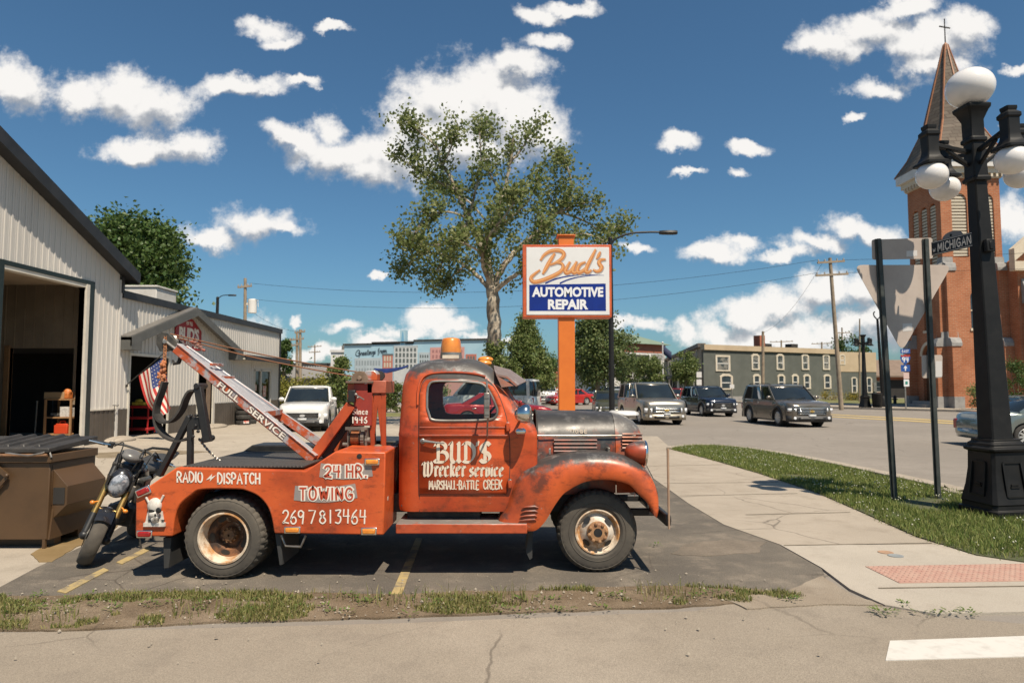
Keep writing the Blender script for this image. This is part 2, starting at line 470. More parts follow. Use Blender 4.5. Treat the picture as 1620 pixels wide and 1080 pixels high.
G = {  # one-stroke letters in a 0..1 x 0..1 cell: width, strokes
'A':(.7,[[(0,0),(.35,1),(.7,0)],[(.13,.36),(.57,.36)]]),'B':(.6,[[(0,0),(0,1),(.4,.97),(.52,.77),(.4,.55),(0,.52)],[(.4,.55),(.58,.3),(.42,.03),(0,0)]]),
'C':(.6,[[(.6,.84),(.4,1),(.14,.9),(0,.5),(.14,.1),(.4,0),(.6,.16)]]),'D':(.62,[[(0,0),(0,1),(.34,.96),(.6,.7),(.6,.3),(.34,.04),(0,0)]]),
'E':(.5,[[(.5,1),(0,1),(0,0),(.5,0)],[(0,.52),(.42,.52)]]),'F':(.5,[[(.5,1),(0,1),(0,0)],[(0,.52),(.42,.52)]]),
'G':(.64,[[(.6,.84),(.4,1),(.14,.9),(0,.5),(.14,.1),(.4,0),(.62,.14),(.62,.46),(.36,.46)]]),'H':(.6,[[(0,0),(0,1)],[(.6,0),(.6,1)],[(0,.5),(.6,.5)]]),
'I':(.1,[[(.05,0),(.05,1)]]),'K':(.58,[[(0,0),(0,1)],[(.56,1),(.02,.42)],[(.2,.6),(.58,0)]]),'L':(.46,[[(0,1),(0,0),(.46,0)]]),
'M':(.76,[[(0,0),(.06,1),(.38,.25),(.7,1),(.76,0)]]),'N':(.6,[[(0,0),(0,1),(.6,0),(.6,1)]]),'O':(.66,[[(.33,1),(.08,.85),(0,.5),(.08,.15),(.33,0),(.58,.15),(.66,.5),(.58,.85),(.33,1)]]),
'P':(.54,[[(0,0),(0,1),(.4,.96),(.54,.74),(.4,.5),(0,.46)]]),'R':(.58,[[(0,0),(0,1),(.4,.96),(.54,.74),(.4,.52),(0,.48)],[(.26,.5),(.58,0)]]),
'S':(.54,[[(.52,.86),(.3,1),(.06,.88),(.06,.66),(.28,.52),(.5,.36),(.5,.14),(.26,0),(0,.14)]]),'T':(.6,[[(0,1),(.6,1)],[(.3,1),(.3,0)]]),
'U':(.6,[[(0,1),(0,.25),(.14,.03),(.3,0),(.46,.03),(.6,.25),(.6,1)]]),'V':(.62,[[(0,1),(.31,0),(.62,1)]]),'W':(.86,[[(0,1),(.2,0),(.43,.75),(.66,0),(.86,1)]]),
'0':(.56,[[(.28,1),(.06,.85),(0,.5),(.06,.15),(.28,0),(.5,.15),(.56,.5),(.5,.85),(.28,1)]]),'1':(.12,[[(.06,1),(.06,0)]]),
'2':(.56,[[(0,.8),(.12,.97),(.36,1),(.52,.84),(.48,.6),(.2,.25),(0,.02),(.2,.06),(.56,0)]]),'3':(.52,[[(.02,.98),(.5,1),(.24,.6),(.46,.52),(.5,.24),(.3,.02),(0,.08)]]),
'4':(.58,[[(.06,1),(.02,.5),(.56,.52)],[(.48,1),(.44,0)]]),'5':(.52,[[(.5,1),(.06,1),(.02,.58),(.3,.64),(.5,.42),(.44,.1),(.2,0),(0,.1)]]),
'6':(.56,[[(.46,1),(.14,.68),(.01,.28),(.12,.01),(.4,.0),(.55,.22),(.42,.48),(.16,.46),(.03,.28)]]),'7':(.56,[[(0,1),(.56,1),(.2,0)]]),
'8':(.54,[[(.44,.86),(.26,1),(.06,.84),(.14,.6),(.42,.44),(.52,.2),(.28,0),(.04,.16),(.1,.42),(.42,.66),(.44,.86)]]),'9':(.56,[[(.5,.72),(.28,.5),(.03,.62),(.05,.92),(.3,1.02),(.52,.86)],[(.52,.9),(.5,.5),(.42,0)]]),
'-':(.3,[[(.03,.5),(.27,.5)]]),'.':(.12,[[(.05,.0),(.06,.07)]]),"'":(.1,[[(.08,1),(.02,.78)]]),' ':(.3,[]),
'i':(.1,[[(.05,.6),(.05,0)],[(.05,.82),(.06,.88)]]),'n':(.4,[[(0,0),(0,.6)],[(0,.45),(.2,.62),(.38,.5),(.4,0)]]),'c':(.4,[[(.4,.5),(.22,.62),(.03,.45),(.03,.15),(.22,0),(.4,.1)]]),
'e':(.42,[[(.03,.32),(.4,.34),(.36,.55),(.2,.62),(.03,.45),(.03,.15),(.22,0),(.4,.1)]]),'/':(.4,[[(.4,1),(0,0)]]),
# broad-nib text letters
'bB':(.95,[[(.04,.82),(.14,.97),(.26,.88),(.26,.1),(.12,.02),(.0,.12)],[(.22,.9),(.5,1),(.78,.84),(.74,.62),(.46,.54)],[(.46,.54),(.8,.48),(.92,.26),(.74,.04),(.42,.0),(.16,.02)]]),
'bU':(.86,[[(.0,.88),(.1,1),(.17,.9),(.15,.24),(.28,.02),(.46,.02),(.66,.2)],[(.56,.98),(.67,.92),(.67,.12),(.8,.0)]]),
'bD':(.84,[[(.0,.88),(.14,1),(.46,.96),(.76,.7),(.78,.34),(.56,.05),(.28,.0),(.02,.08)],[(.2,.92),(.2,.1)]]),
'bS':(.75,[[(.7,.86),(.5,1),(.2,.94),(.08,.74),(.2,.56),(.54,.46),(.7,.26),(.56,.06),(.26,0),(.02,.14)],[(.36,.95),(.36,.06)]]),
'bW':(1.1,[[(.0,.8),(.12,.98),(.22,.84),(.2,.16),(.34,.0),(.56,.18)],[(.36,.9),(.5,1),(.58,.86),(.56,.16),(.7,.0),(.9,.2)],[(.74,.96),(.86,1),(.98,.8),(.96,.4),(.9,.2)]]),
'br':(.42,[[(.02,.6),(.12,.7),(.16,.6),(.14,.1),(.24,.0)],[(.16,.56),(.3,.7),(.42,.58)]]),
'be':(.44,[[(.36,.1),(.22,0),(.08,.12),(.08,.56),(.24,.7),(.4,.56),(.12,.34)]]),
'bc':(.42,[[(.38,.1),(.22,0),(.06,.12),(.06,.56),(.22,.7),(.38,.58)]]),
'bk':(.5,[[(.02,.96),(.12,1),(.14,.9),(.12,.08),(.2,.0)],[(.14,.5),(.32,.7),(.42,.58),(.2,.38)],[(.24,.4),(.36,.1),(.5,.02)]]),
'bs':(.42,[[(.38,.58),(.22,.7),(.06,.56),(.14,.4),(.34,.28),(.36,.12),(.2,0),(.02,.1)]]),
'bv':(.46,[[(.0,.62),(.1,.7),(.14,.58),(.12,.1),(.24,0),(.42,.14),(.42,.5),(.32,.7)]]),
'bi':(.22,[[(.0,.62),(.1,.7),(.12,.58),(.1,.1),(.2,0)],[(.1,.9),(.14,.94)]]),
"b'":(.16,[[(.08,1.05),(.12,.98),(.04,.82)]]),
}
_step = [0]
def ribbon(mb, pts, wd, fn, nib=None, smooth=0, taper=False, dz=2e-4):
    """a painted stroke as a flat ribbon; fn(x,y,lift)->3D; nib=(angle,thin) gives a broad pen"""
    pts = [Vector((p[0], p[1], 0)) for p in pts]
    if smooth: pts = catmull(pts, smooth)
    _step[0] = (_step[0]+1) % 8; lift = _step[0]*dz
    n = len(pts); vs = []
    for i, p in enumerate(pts):
        d = pts[min(i+1,n-1)] - pts[max(i-1,0)]
        d = d.normalized() if d.length > 1e-9 else Vector((1,0,0))
        w = wd
        if taper:
            t = i/(n-1); w = wd*(.25+.75*math.sin(math.pi*min(1,max(0,.08+.86*t)))**.7)
        if nib:
            o = Vector((math.cos(nib[0]), math.sin(nib[0]), 0))*w/2
            pr = Vector((-d.y, d.x, 0))*w*nib[1]/2
            o = o if o.dot(pr) >= 0 else -o
            o = o + pr
        else:
            o = Vector((-d.y, d.x, 0))*w/2
        if not nib and i in (0, n-1): p = p + d*(w*.35 if i else -w*.35)
        vs += [fn(p.x+o.x, p.y+o.y, lift), fn(p.x-o.x, p.y-o.y, lift)]
    mb.add(vs, [(2*i, 2*i+1, 2*i+3, 2*i+2) for i in range(n-1)])
def stroke_text(mb, chars, box, wd, fn, nib=None, smooth=4, gap=.2, jitter=0.0):
    """chars: list of keys in G; box in the 2D frame; wd stroke width in frame units"""
    tot = sum(G[c][0] for c in chars) + gap*(len(chars)-1)
    x0, y0, x1, y1 = box; k = (x1-x0)/tot; h = y1-y0; x = x0
    for c in chars:
        wch, st = G[c]; dy = rng.uniform(-1,1)*jitter*h
        for s in st:
            q = [(x+p[0]*k, y0+dy+p[1]*h) for p in s]
            ribbon(mb, q, wd, fn, nib, smooth if len(q) > 3 else 0)
        x += (wch+gap)*k

# ------------------------------------------------------------------ ground
def sheet(name, pts, z, m, kind=True, res=None):
    """a flat sheet at height z from a list of ground points"""
    mb = MB(); mb.prism([(p[0], p[1]) for p in pts], z-.04, z, 'xy')
    o = mb.build(name, m, smooth=0)
    return struct(o) if kind else o
def asphalt(name, c, c2, c3, sc1=.35, speckle=.5, crack=.6):
    s = NT(name)
    big = s.mix(s.noise(sc1, 8, .62, lo=.38, hi=.66), c, c2)
    mid = s.mix(s.math('MULTIPLY', s.noise(2.3, 10, .7, lo=.46, hi=.72), .7), big, c3)
    cw_ = s.n('ShaderNodeTexVoronoi', feature='DISTANCE_TO_EDGE'); cw_.inputs['Scale'].default_value = .55
    wv = s.n('ShaderNodeTexNoise'); wv.inputs['Scale'].default_value = 1.7; wv.inputs['Detail'].default_value = 6; s.l(s.tc.outputs['Object'], wv.inputs['Vector'])
    s.l(s.mix(.22, s.tc.outputs['Object'], wv.outputs['Color'], 'ADD'), cw_.inputs['Vector'])
    ck = s.math('MULTIPLY', s.math('SUBTRACT', 1.0, s.ramp(cw_.outputs['Distance'], .0, .009)), s.noise(.4, 3, .5, lo=.45, hi=.6))
    mid = s.mix(s.math('MULTIPLY', ck, crack), mid, (.05,.04,.032))
    v = s.n('ShaderNodeTexVoronoi'); v.inputs['Scale'].default_value = 70
    s.l(s.tc.outputs['Object'], v.inputs['Vector'])
    gr = s.mix(speckle, mid, s.mix(s.noise(150, 2, .5, lo=.3, hi=.7), (.35,.35,.35), (1.5,1.5,1.5)), 'MULTIPLY')
    s.set(c=gr, rough=.92, spec=.2)
    s.bump(s.math('ADD', s.noise(140, 3, .6), v.outputs['Distance']), .35, .006)
    return s.m
M_street = asphalt('street_asphalt', (.25,.212,.166), (.30,.257,.205), (.205,.174,.139), speckle=.32)
M_park = asphalt('parking_asphalt', (.105,.092,.077), (.150,.130,.105), (.245,.205,.16), sc1=.55, speckle=.55)
M_lot = asphalt('lot_concrete', (.33,.285,.23), (.385,.335,.27), (.25,.215,.17), sc1=.3, speckle=.18)
M_walk = asphalt('walk_concrete', (.32,.275,.22), (.36,.31,.25), (.255,.215,.168), sc1=.5, speckle=.22)
M_ramp = asphalt('ramp_concrete', (.36,.32,.265), (.40,.355,.295), (.31,.27,.22), sc1=.6, speckle=.12, crack=0)
M_dirt = asphalt('dirt', (.135,.098,.062), (.205,.158,.11), (.085,.062,.04), sc1=1.2, speckle=.6)
M_road = asphalt('road_asphalt', (.215,.19,.162), (.25,.222,.19), (.18,.158,.135), sc1=.2, speckle=.22)
M_wet = mat('stained_concrete', (.20,.135,.06), (.26,.18,.09), rough=.55, scale=3)

sheet('ground', [(-900,-60),(900,-60),(900,1400),(-900,1400)], -0.012, M_road)
# street in the foreground: the near strip runs left to right
sheet('street', [(-40,-8),(40,-8)] + [gnd(*p) for p in [(2400,985),(1620,985),(1480,974),(1345,940),(1290,925),(1100,965),(640,984),(0,1000),(-900,1010)]], -0.004, M_street)
lot_edge = [gnd(*p) for p in [(0,928),(60,896),(112,872),(170,846),(235,806)]]
sheet('lot', [(-30,6.0), *[(p.x,p.y) for p in lot_edge], (-3.3,10.6),(1.6,10.6),(3.4,18.5),(3.2,34),(2.2,62),(-40,62),(-40,6)], -0.003, M_lot)
sheet('parking_bay', [gnd(*p) for p in [(-60,960),(0,928),(60,896),(112,872),(170,846),(235,806)]] + [(-3.3,10.6),(1.3,10.6)] +
      [gnd(*p) for p in [(1034,757),(1090,797),(1145,830),(1235,862),(1300,899),(1306,912),(1290,925),(1250,936),(1100,950),(640,962),(0,975)]], 0.001, M_park)
# strip of dirt and weeds between bay and street, ragged outline
def ragged(pts, amp, k=10):
    out = []
    n = len(pts)
    for i in range(n):
        a, b = Vector(pts[i][:2]), Vector(pts[(i+1) % n][:2])
        for j in range(k):
            p = a.lerp(b, j/k)
            q = mnoise.noise_vector(Vector((p.x*1.7, p.y*1.7, 3.1))) + mnoise.noise_vector(Vector((p.x*6, p.y*6, 7)))*.5
            out.append((p.x + q.x*amp, p.y + q.y*amp))
    return out
DIRT = [gnd(*p) for p in [(-80,945),(200,938),(420,936),(640,940),(860,932),(1060,926),(1230,934),(1275,944),(1200,954),(1000,962),(640,975),(300,988),(-80,1000)]]
sheet('dirt_strip', ragged(DIRT, .06, 14), 0.004, M_dirt)
sheet('sand_patch', ragged([gnd(*p) for p in [(1240,936),(1300,912),(1350,942),(1400,958),(1300,958),(1180,962),(1150,950)]], .05, 10), 0.007,
      asphalt('sand', (.25,.205,.155), (.29,.245,.19), (.19,.155,.118), sc1=2, speckle=.45))
sheet('sand_patch', ragged([gnd(*p) for p in [(1085,862),(1150,852),(1215,858),(1200,872),(1120,880),(1060,876)]], .10, 10), 0.005, asphalt('dusty_asphalt', (.15,.125,.098), (.20,.165,.128), (.11,.095,.08), sc1=2, speckle=.55))
sheet('concrete_stain', ragged([gnd(*p) for p in [(48,876),(80,858),(125,842),(160,832),(190,822),(170,846),(132,862),(110,873),(80,890),(60,890)]], .05, 8), 0.006, M_wet)
M_puddle = mat('wet_patch', (.17,.13,.08), (.24,.19,.125), rough=.6, scale=2)
for pl in ([(200,741),(330,735),(372,738),(318,752),(225,752)], [(150,716),(260,712),(330,714),(250,722),(160,724)]):
    sheet('concrete_stain', ragged([gnd(*p) for p in pl], .12, 8), 0.006, M_puddle)
# sidewalk
WL = [(1004,690),(1016,722),(1034,757),(1090,797),(1145,830),(1235,862)]
WR = [(1500,862),(1450,848),(1370,812),(1290,778),(1200,748),(1120,725),(1062,710),(1040,690)]
sheet('sidewalk', [gnd(*p) for p in WL + WR], 0.007, M_walk)
sheet('sidewalk_ramp', [gnd(*p) for p in [(1235,862.5),(1300,899),(1345,933),(1400,958),(1480,972),(1620,969),(1900,962),(1900,905),(1620,891),(1545,880),(1500,862.5)]], 0.010, M_ramp)
jm = MB()
for a, b in (((1022,738),(1150,735)),((1075,785),(1262,781)),((1180,815),(1345,811)),((1240,864),(1475,860)),((1390,932),(1900,925)),((1050,765),(1230,763))):
    p, q = gnd(*a), gnd(*b); d = Vector((0, .012, 0))
    jm.quad((p.x,p.y-.012,.0145),(q.x,q.y-.012,.0145),(q.x,q.y+.012,.0145),(p.x,p.y+.012,.0145))
struct(jm.build('sidewalk_joint', mat('joint', (.13,.105,.07), (.22,.18,.13), rough=.95, scale=8), smooth=0))
# tactile paving
tp = [gnd(*p) for p in [(1369,897.5),(1566,895),(1620,913),(1660,926),(1423,924)]]
pink = mat('tactile_brick', (.36,.20,.155), (.40,.265,.205), rough=.85, scale=9, lo=.3, hi=.7)
tac = sheet('tactile_paving', [gnd(1369,897.5), gnd(1640,893), gnd(1720,919), gnd(1423,924)], 0.015, pink)
dm = MB(); a, b, c, d = [gnd(*p) for p in ((1369,897.5),(1640,893),(1720,919),(1423,924))]
for i in range(34):
    for j in range(9):
        s_, t_ = (i+.5)/34, (j+.5)/9
        p = a.lerp(b, s_).lerp(d.lerp(c, s_), t_)
        dm.lathe((p.x, p.y, .014), (0,0,1), [(0,.017),(.006,.012)], 6)
dm.build('paving_dome', pink, tac)
# covers set in the ramp slab
for i, (px, py, cc, lab) in enumerate(((1401,875,(.34,.21,.13),'small round orange cover set in the ramp concrete'),(1417,880.5,(.22,.235,.235),'small round grey cover set in the ramp concrete'))):
    p = gnd(px, py); mb = MB(); mb.lathe((0,0,0), (0,0,1), [(0,.075),(.004,.075),(.006,.06),(.004,.055)], 20)
    o = mb.build('utility_cover', mat('cover%d' % i, cc, rough=.7)); o.location = (p.x, p.y, .0115); tag(o, lab, 'cover')
# verge with kerb
KERB = [gnd(*p) for p in [(1062,711),(1085,707.5),(1120,706.5),(1168,710),(1232,720),(1306,735),(1413,758),(1530,786),(1700,830),(2000,905)]]
KC = [Vector((p.x, p.y, 0)) for p in catmull([(p.x, p.y, 0) for p in KERB], 5)]
VB = [gnd(*p) for p in [(2000,935),(1620,891),(1545,880),(1450,850),(1370,814),(1290,779),(1200,749),(1120,726)]]
M_soil = mat('verge_soil', (.05,.065,.022), (.10,.09,.045), rough=.95, scale=2.2, bump=.5)
vm = MB(); vm.prism([(p.x, p.y) for p in KC] + [(p.x, p.y) for p in VB], -.03, .022, 'xy')
vo = vm.build('verge', M_soil, smooth=0)
struct(vo)
km = MB(); rings = []
for i, p in enumerate(KC):
    d = (KC[min(i+1,len(KC)-1)] - KC[max(i-1,0)]).normalized(); nrm = Vector((d.y, -d.x, 0))
    if nrm.x < 0 and nrm.y < 0: nrm = -nrm
    o_ = -nrm if (nrm.y < 0) else nrm
    rings.append([p + o_*.0 + Vector((0,0,-.01)), p + Vector((0,0,.07)), p + o_*.14 + Vector((0,0,.07)), p + o_*.17 + Vector((0,0,-.01))])
km.loft(rings); struct(km.build('kerb', mat('kerb_concrete', (.36,.31,.25), (.28,.24,.19), rough=.9, scale=3), bevel=.012))
gp = []
for i, p in enumerate(KC):
    d = (KC[min(i+1,len(KC)-1)] - KC[max(i-1,0)]).normalized(); nrm = Vector((d.y, -d.x, 0))
    gp.append((p, p + (-nrm if nrm.y < 0 else nrm)*.62))
sheet('gutter', [a for a, b in gp] + [b for a, b in reversed(gp)], .002, M_walk)
# road markings
M_yel = mat('road_yellow', (.46,.33,.12), (.33,.26,.15), rough=.85, scale=6, lo=.45, hi=.75)
M_pyel = mat('faded_yellow', (.36,.27,.12), (.17,.14,.10), rough=.9, scale=5, lo=.45, hi=.62)
M_wht = mat('road_white', (.54,.515,.47), (.43,.405,.365), rough=.8, scale=9, lo=.45, hi=.75)
def mark(name, pl, z, m):
    return sheet(name, [gnd(*p) for p in pl], z, m)
mark('road_marking', [(1408,1013),(1720,1002),(1750,1034),(1401,1044)], .002, M_wht)
mark('bay_marking', [(90,936),(104,939),(172,902.5),(164,899)], .009, M_pyel)
mark('bay_marking', [(184,890),(193,893),(240,869),(232,866)], .009, M_pyel)
mark('bay_marking', [(619,940),(636,940),(668,852),(658,852)], .009, M_pyel)
for dy in (0, 3.4):
    mark('road_marking', [(1250,650.5+dy*.8),(1310,654.6+dy),(1440,661.2+dy),(1560,668.5+dy),(1760,681+dy),(1760,683+dy),(1560,670.2+dy),(1440,662.8+dy),(1310,655.6+dy),(1250,651.3+dy*.8)], .002, M_yel)
# far side of the main road: pavement then lawn
FK = [gnd(*p) for p in [(1120,634.5),(1200,639),(1308,645.5),(1420,648.5),(1513,651),(1620,655),(1900,664)]]
fk = [(p.x, p.y) for p in FK]
sheet('far_pavement', fk + [(90,40),(90,75),(30,75),(18,90)], .004, M_walk)
mb = MB()
for i in range(len(fk)-1):
    a, b = Vector((*fk[i],0)), Vector((*fk[i+1],0)); d = (b-a).normalized(); n_ = Vector((d.y,-d.x,0))
    mb.loft([[a+Vector((0,0,-.02)), a+Vector((0,0,.13)), a-n_*.16+Vector((0,0,.13)), a-n_*.16+Vector((0,0,-.02))],[b+Vector((0,0,-.02)), b+Vector((0,0,.13)), b-n_*.16+Vector((0,0,.13)), b-n_*.16+Vector((0,0,-.02))]])
struct(mb.build('far_kerb', MATS['kerb_concrete']))
M_lawn = mat('lawn', (.10,.115,.035), (.19,.165,.06), rough=.95, scale=.6, bump=.6, bscale=30)
lawn = [gnd(*p) for p in [(1180,632.2),(1300,636.6),(1460,640.5),(1620,646),(1900,652),(1900,640),(1620,634),(1460,630.5),(1300,628.5),(1180,627)]]
sheet('far_lawn', lawn, .012, M_lawn)
sheet('far_lawn', [(60,120),(400,80),(900,300),(900,1400),(-900,1400),(-900,200),(-60,130)], .002, M_lawn)
sheet('lawn', [(-13,38.5),(-3.5,39.5),(1.5,44),(2,46.5),(-4,44.5),(-13,43.5)], .010, M_lawn)

# ------------------------------------------------------------------ grass and weeds
def blade_mat(name, c, c2, tr=.35):
    s = NT(name)
    oi = s.n('ShaderNodeNewGeometry')
    f = s.n('ShaderNodeMix', data_type='RGBA')
    s.l(oi.outputs['Random Per Island'], f.inputs['Factor']); f.inputs['A'].default_value = (*c,1); f.inputs['B'].default_value = (*c2,1)
    s.set(c=f.outputs['Result'], rough=.6, spec=.25)
    t = s.n('ShaderNodeBsdfTranslucent'); s.l(f.outputs['Result'], t.inputs[0])
    mx = s.n('ShaderNodeMixShader'); mx.inputs[0].default_value = tr
    s.l(s.b.outputs[0], mx.inputs[1]); s.l(t.outputs[0], mx.inputs[2])
    s.l(mx.outputs[0], s.t.nodes['Material Output'].inputs[0])
    return s.m
def inside(poly, x, y):
    r = np.zeros(len(x), bool); n = len(poly); j = n-1
    for i in range(n):
        xi, yi, xj, yj = poly[i][0], poly[i][1], poly[j][0], poly[j][1]
        with np.errstate(divide='ignore', invalid='ignore'):
            c = ((yi > y) != (yj > y)) & (x < (xj-xi)*(y-yi)/((yj-yi) or 1e-9)+xi)
        r ^= c; j = i
    return r
nr = np.random.default_rng(3)
def scatter(poly, n):
    P = np.array([(p[0], p[1]) for p in poly]); lo, hi = P.min(0), P.max(0); X = np.zeros((0,2))
    while len(X) < n:
        q = lo + nr.random((n*2, 2))*(hi-lo); q = q[inside(P, q[:,0], q[:,1])]; X = np.vstack([X, q])
    return X[:n]
def blades(name, X, z, hmin, hmax, wd, m, bend=.5):
    n = len(X); a = nr.random(n)*2*np.pi; h = hmin + (hmax-hmin)*nr.random(n)**1.6
    dx, dy = np.cos(a), np.sin(a); b = nr.random(n)*bend; ba = nr.random(n)*2*np.pi
    V = np.zeros((n,5,3)); w_ = wd*(.6+.8*nr.random(n))
    zz = np.full(n, z)
    for k, (f, t) in enumerate(((-1,0),(1,0),(-.7,.55),(.7,.55))):
        V[:,k,0] = X[:,0] + dx*w_*f/2 + np.cos(ba)*b*h*t*t; V[:,k,1] = X[:,1] + dy*w_*f/2 + np.sin(ba)*b*h*t*t; V[:,k,2] = zz + h*t
    V[:,4,0] = X[:,0] + np.cos(ba)*b*h; V[:,4,1] = X[:,1] + np.sin(ba)*b*h; V[:,4,2] = zz + h*(1-.35*b)
    base = (np.arange(n)*5)[:,None]
    Fc = np.concatenate([base+np.array([[0,1,3]]), base+np.array([[0,3,2]]), base+np.array([[2,3,4]])])
    return tag(fast(name, V.reshape(-1,3), Fc, m), kind='stuff')
VP = [(p.x, p.y) for p in KC] + [(p.x, p.y) for p in VB]
M_grass = blade_mat('grass_blade', (.10,.165,.03), (.29,.29,.10))
X = scatter(VP, 90000)
dens = np.array([mnoise.noise(Vector((x*1.1, y*1.1, 0))) for x, y in X]); X = X[dens > -.42 + .25*nr.random(len(X))]; X = X + nr.normal(size=X.shape)*.035
g_ = blades('verge_grass', X, .015, .03, .12, .010, M_grass, .9); tag(g_, 'short green verge grass dotted with white clover')
X = scatter(VP, 800)
hv = nr.random(len(X)); V = []; Fc = []
for i, (x, y) in enumerate(X):
    if mnoise.noise(Vector((x*.8, y*.8, 5))) < -.1: continue
    z = .07 + .05*hv[i]; b = len(V); r = .009 + .005*hv[i]
    V += [(x-r,y,z),(x,y-r,z),(x+r,y,z),(x,y+r,z),(x,y,z+r*1.2),(x,y,z-r)]
    Fc += [(b,b+1,b+4),(b+1,b+2,b+4),(b+2,b+3,b+4),(b+3,b,b+4),(b+1,b,b+5),(b+2,b+1,b+5),(b+3,b+2,b+5),(b,b+3,b+5)]
tag(fast('clover', V, Fc, mat('clover_white', (.40,.40,.30), rough=.8)), 'white clover heads in the verge grass', None, None, 'stuff')
DP = [(p.x, p.y) for p in DIRT]
X = scatter(DP, 36000)
dens = np.array([mnoise.noise(Vector((x*1.3, y*3.0, 2))) + .6*mnoise.noise(Vector((x*4, y*6, 9))) for x, y in X])
mid = np.array([.06 if x < -1 else .20 for x, y in X]); X = X[dens > mid]
tag(blades('weed_grass', X, .005, .015, .06, .008, blade_mat('weed_blade', (.10,.14,.03), (.33,.28,.12)), 1.0), 'patchy weeds and dry grass along the street edge')
DL_ = [(p.x, p.y) for p in [gnd(*q) for q in [(-80,948),(200,942),(640,944),(1060,932),(1230,938),(1000,955),(640,968),(300,980),(-80,990)]]]
X = scatter(DL_, 1400); X = X[np.array([mnoise.noise(Vector((x*1.1+4, y*2.2, 6))) > .05 for x, y in X])]
tag(blades('tall_weeds', X, .003, .05, .17, .007, MATS['weed_blade'], .8), 'taller wispy weeds standing in the dirt strip')
# broad leaf weeds
def leafpatch(name, pts, m, nleaf, r, lf):
    V = []; Fc = []
    for (x, y, z) in pts:
        for _ in range(nleaf):
            a = rng.random()*6.28; q = rng.random()**.5*r; c = Vector((x+math.cos(a)*q, y+math.sin(a)*q, z+.01+rng.random()*r*.35))
            d = Vector((math.cos(a), math.sin(a), rng.uniform(.0,.7))).normalized(); s_ = d.cross(Vector((0,0,1))).normalized()
            l_ = lf*rng.uniform(.6,1.2); b = len(V)
            V += [c, c+d*l_*.5+s_*l_*.25, c+d*l_, c+d*l_*.5-s_*l_*.25]; Fc.append((b,b+1,b+2,b+3))
    return fast(name, V, Fc, m)
pts = [gnd(*p) for p in [(1120,942),(1140,940),(1160,944),(1100,946),(1245,949),(1255,951),(1060,950),(1038,864),(330,951),(440,950),(560,948),(520,947),(100,970),(180,965),(700,957),(820,950),(1430,958)] + [(rng.uniform(1380,1618),971+rng.uniform(-1,2)) for _ in range(9)] + [(rng.uniform(0,1000),rng.uniform(940,975)) for _ in range(60)]]
tag(leafpatch('broadleaf_weeds', pts, blade_mat('weed_leaf', (.07,.13,.03), (.18,.22,.06)), 14, .06, .035), 'low broad leaved weeds growing in the dirt and joints', None, None, 'stuff')
# pebbles and dry debris
X = np.vstack([scatter(DP, 500), scatter([gnd(*p) for p in [(0,928),(300,900),(640,915),(1000,900),(1290,925),(640,970),(0,980)]], 260), scatter([gnd(*p) for p in [(0,1000),(1100,965),(1500,980),(1300,1040),(0,1060)]], 70)])
V = []; Fc = []
for x, y in X:
    r = .004 + .012*rng.random()**3; b = len(V)
    q = [rng.uniform(.6,1.3) for _ in range(6)]
    V += [(x-r*q[0],y,.012),(x,y-r*q[1],.012),(x+r*q[2],y,.012),(x,y+r*q[3],.012),(x,y,.012+r*q[4]),(x,y,.005)]
    Fc += [(b,b+1,b+4),(b+1,b+2,b+4),(b+2,b+3,b+4),(b+3,b,b+4)]
tag(fast('gravel', V, Fc, mat('pebble', (.32,.28,.22), (.16,.13,.1), rough=.9, scale=3)), 'loose pebbles scattered over dirt and asphalt', None, None, 'stuff')

# ------------------------------------------------------------------ the wrecker truck
def paint(name, orange, dark, bare_lo, bare_hi, smudge=.5, bare=(.085,.078,.072), steel=(.30,.285,.265), sc=1.0, stain=True):
    s = NT(name)
    base = s.mix(s.noise(1.6*sc, 8, .6, lo=.35, hi=.7), orange, dark)
    streak = s.noise(1.0, 8, .7, vec=s.coord((7*sc, 7*sc, 16*sc)), lo=.50, hi=.76)
    base = s.mix(s.math('MULTIPLY', streak, smudge), base, (.10,.028,.012))
    big = s.noise(.9*sc, 7, .68, lo=.48, hi=.70)
    base = s.mix(s.math('MULTIPLY', big, smudge*.8, True), base, (.20,.042,.016))
    blot = s.noise(3.1*sc, 12, .75, lo=.53, hi=.70)
    base = s.mix(s.math('MULTIPLY', blot, smudge*1.2, True), base, (.13,.035,.016))
    g = s.n('ShaderNodeNewGeometry'); sp = s.n('ShaderNodeSeparateXYZ'); s.l(g.outputs['Normal'], sp.inputs[0])
    nz = s.math('ADD', s.math('MULTIPLY', sp.outputs[2], .75), s.math('MULTIPLY', s.math('SUBTRACT', s.noise(4.2*sc, 10, .72), .5), 1.5))
    wear = s.ramp(nz, bare_lo, bare_hi)
    bc = s.mix(s.noise(6*sc, 9, .7, lo=.50, hi=.74), bare, steel)
    c = s.mix(wear, base, bc)
    chips = s.noise(9*sc, 8, .8, lo=.615, hi=.655)
    c = s.mix(s.math('MULTIPLY', chips, .5), c, (.30,.22,.17))
    rgh = s.ramp(s.noise(5, 5, .6), .2, .8)
    s.set(c=c, rough=s.math('ADD', s.math('MULTIPLY', rgh, .26), .27), metal=s.math('MULTIPLY', wear, .25), spec=.45)
    s.bump(s.math('ADD', s.noise(1.8, 3, .5), s.math('MULTIPLY', s.noise(90, 4, .6), .06)), .22, .02)
    return s.m
O1, O2 = (.55,.092,.024), (.38,.048,.014)
P_bed = paint('bed_paint', (.57,.106,.026), (.43,.064,.017), 1.3, 1.7, .78)
P_cab = paint('cab_paint', O1, O2, .22, .50, .80)
P_hood = paint('hood_paint', (.34,.06,.02), (.20,.04,.02), -.10, .22, .7, (.050,.047,.044), (.15,.142,.132))
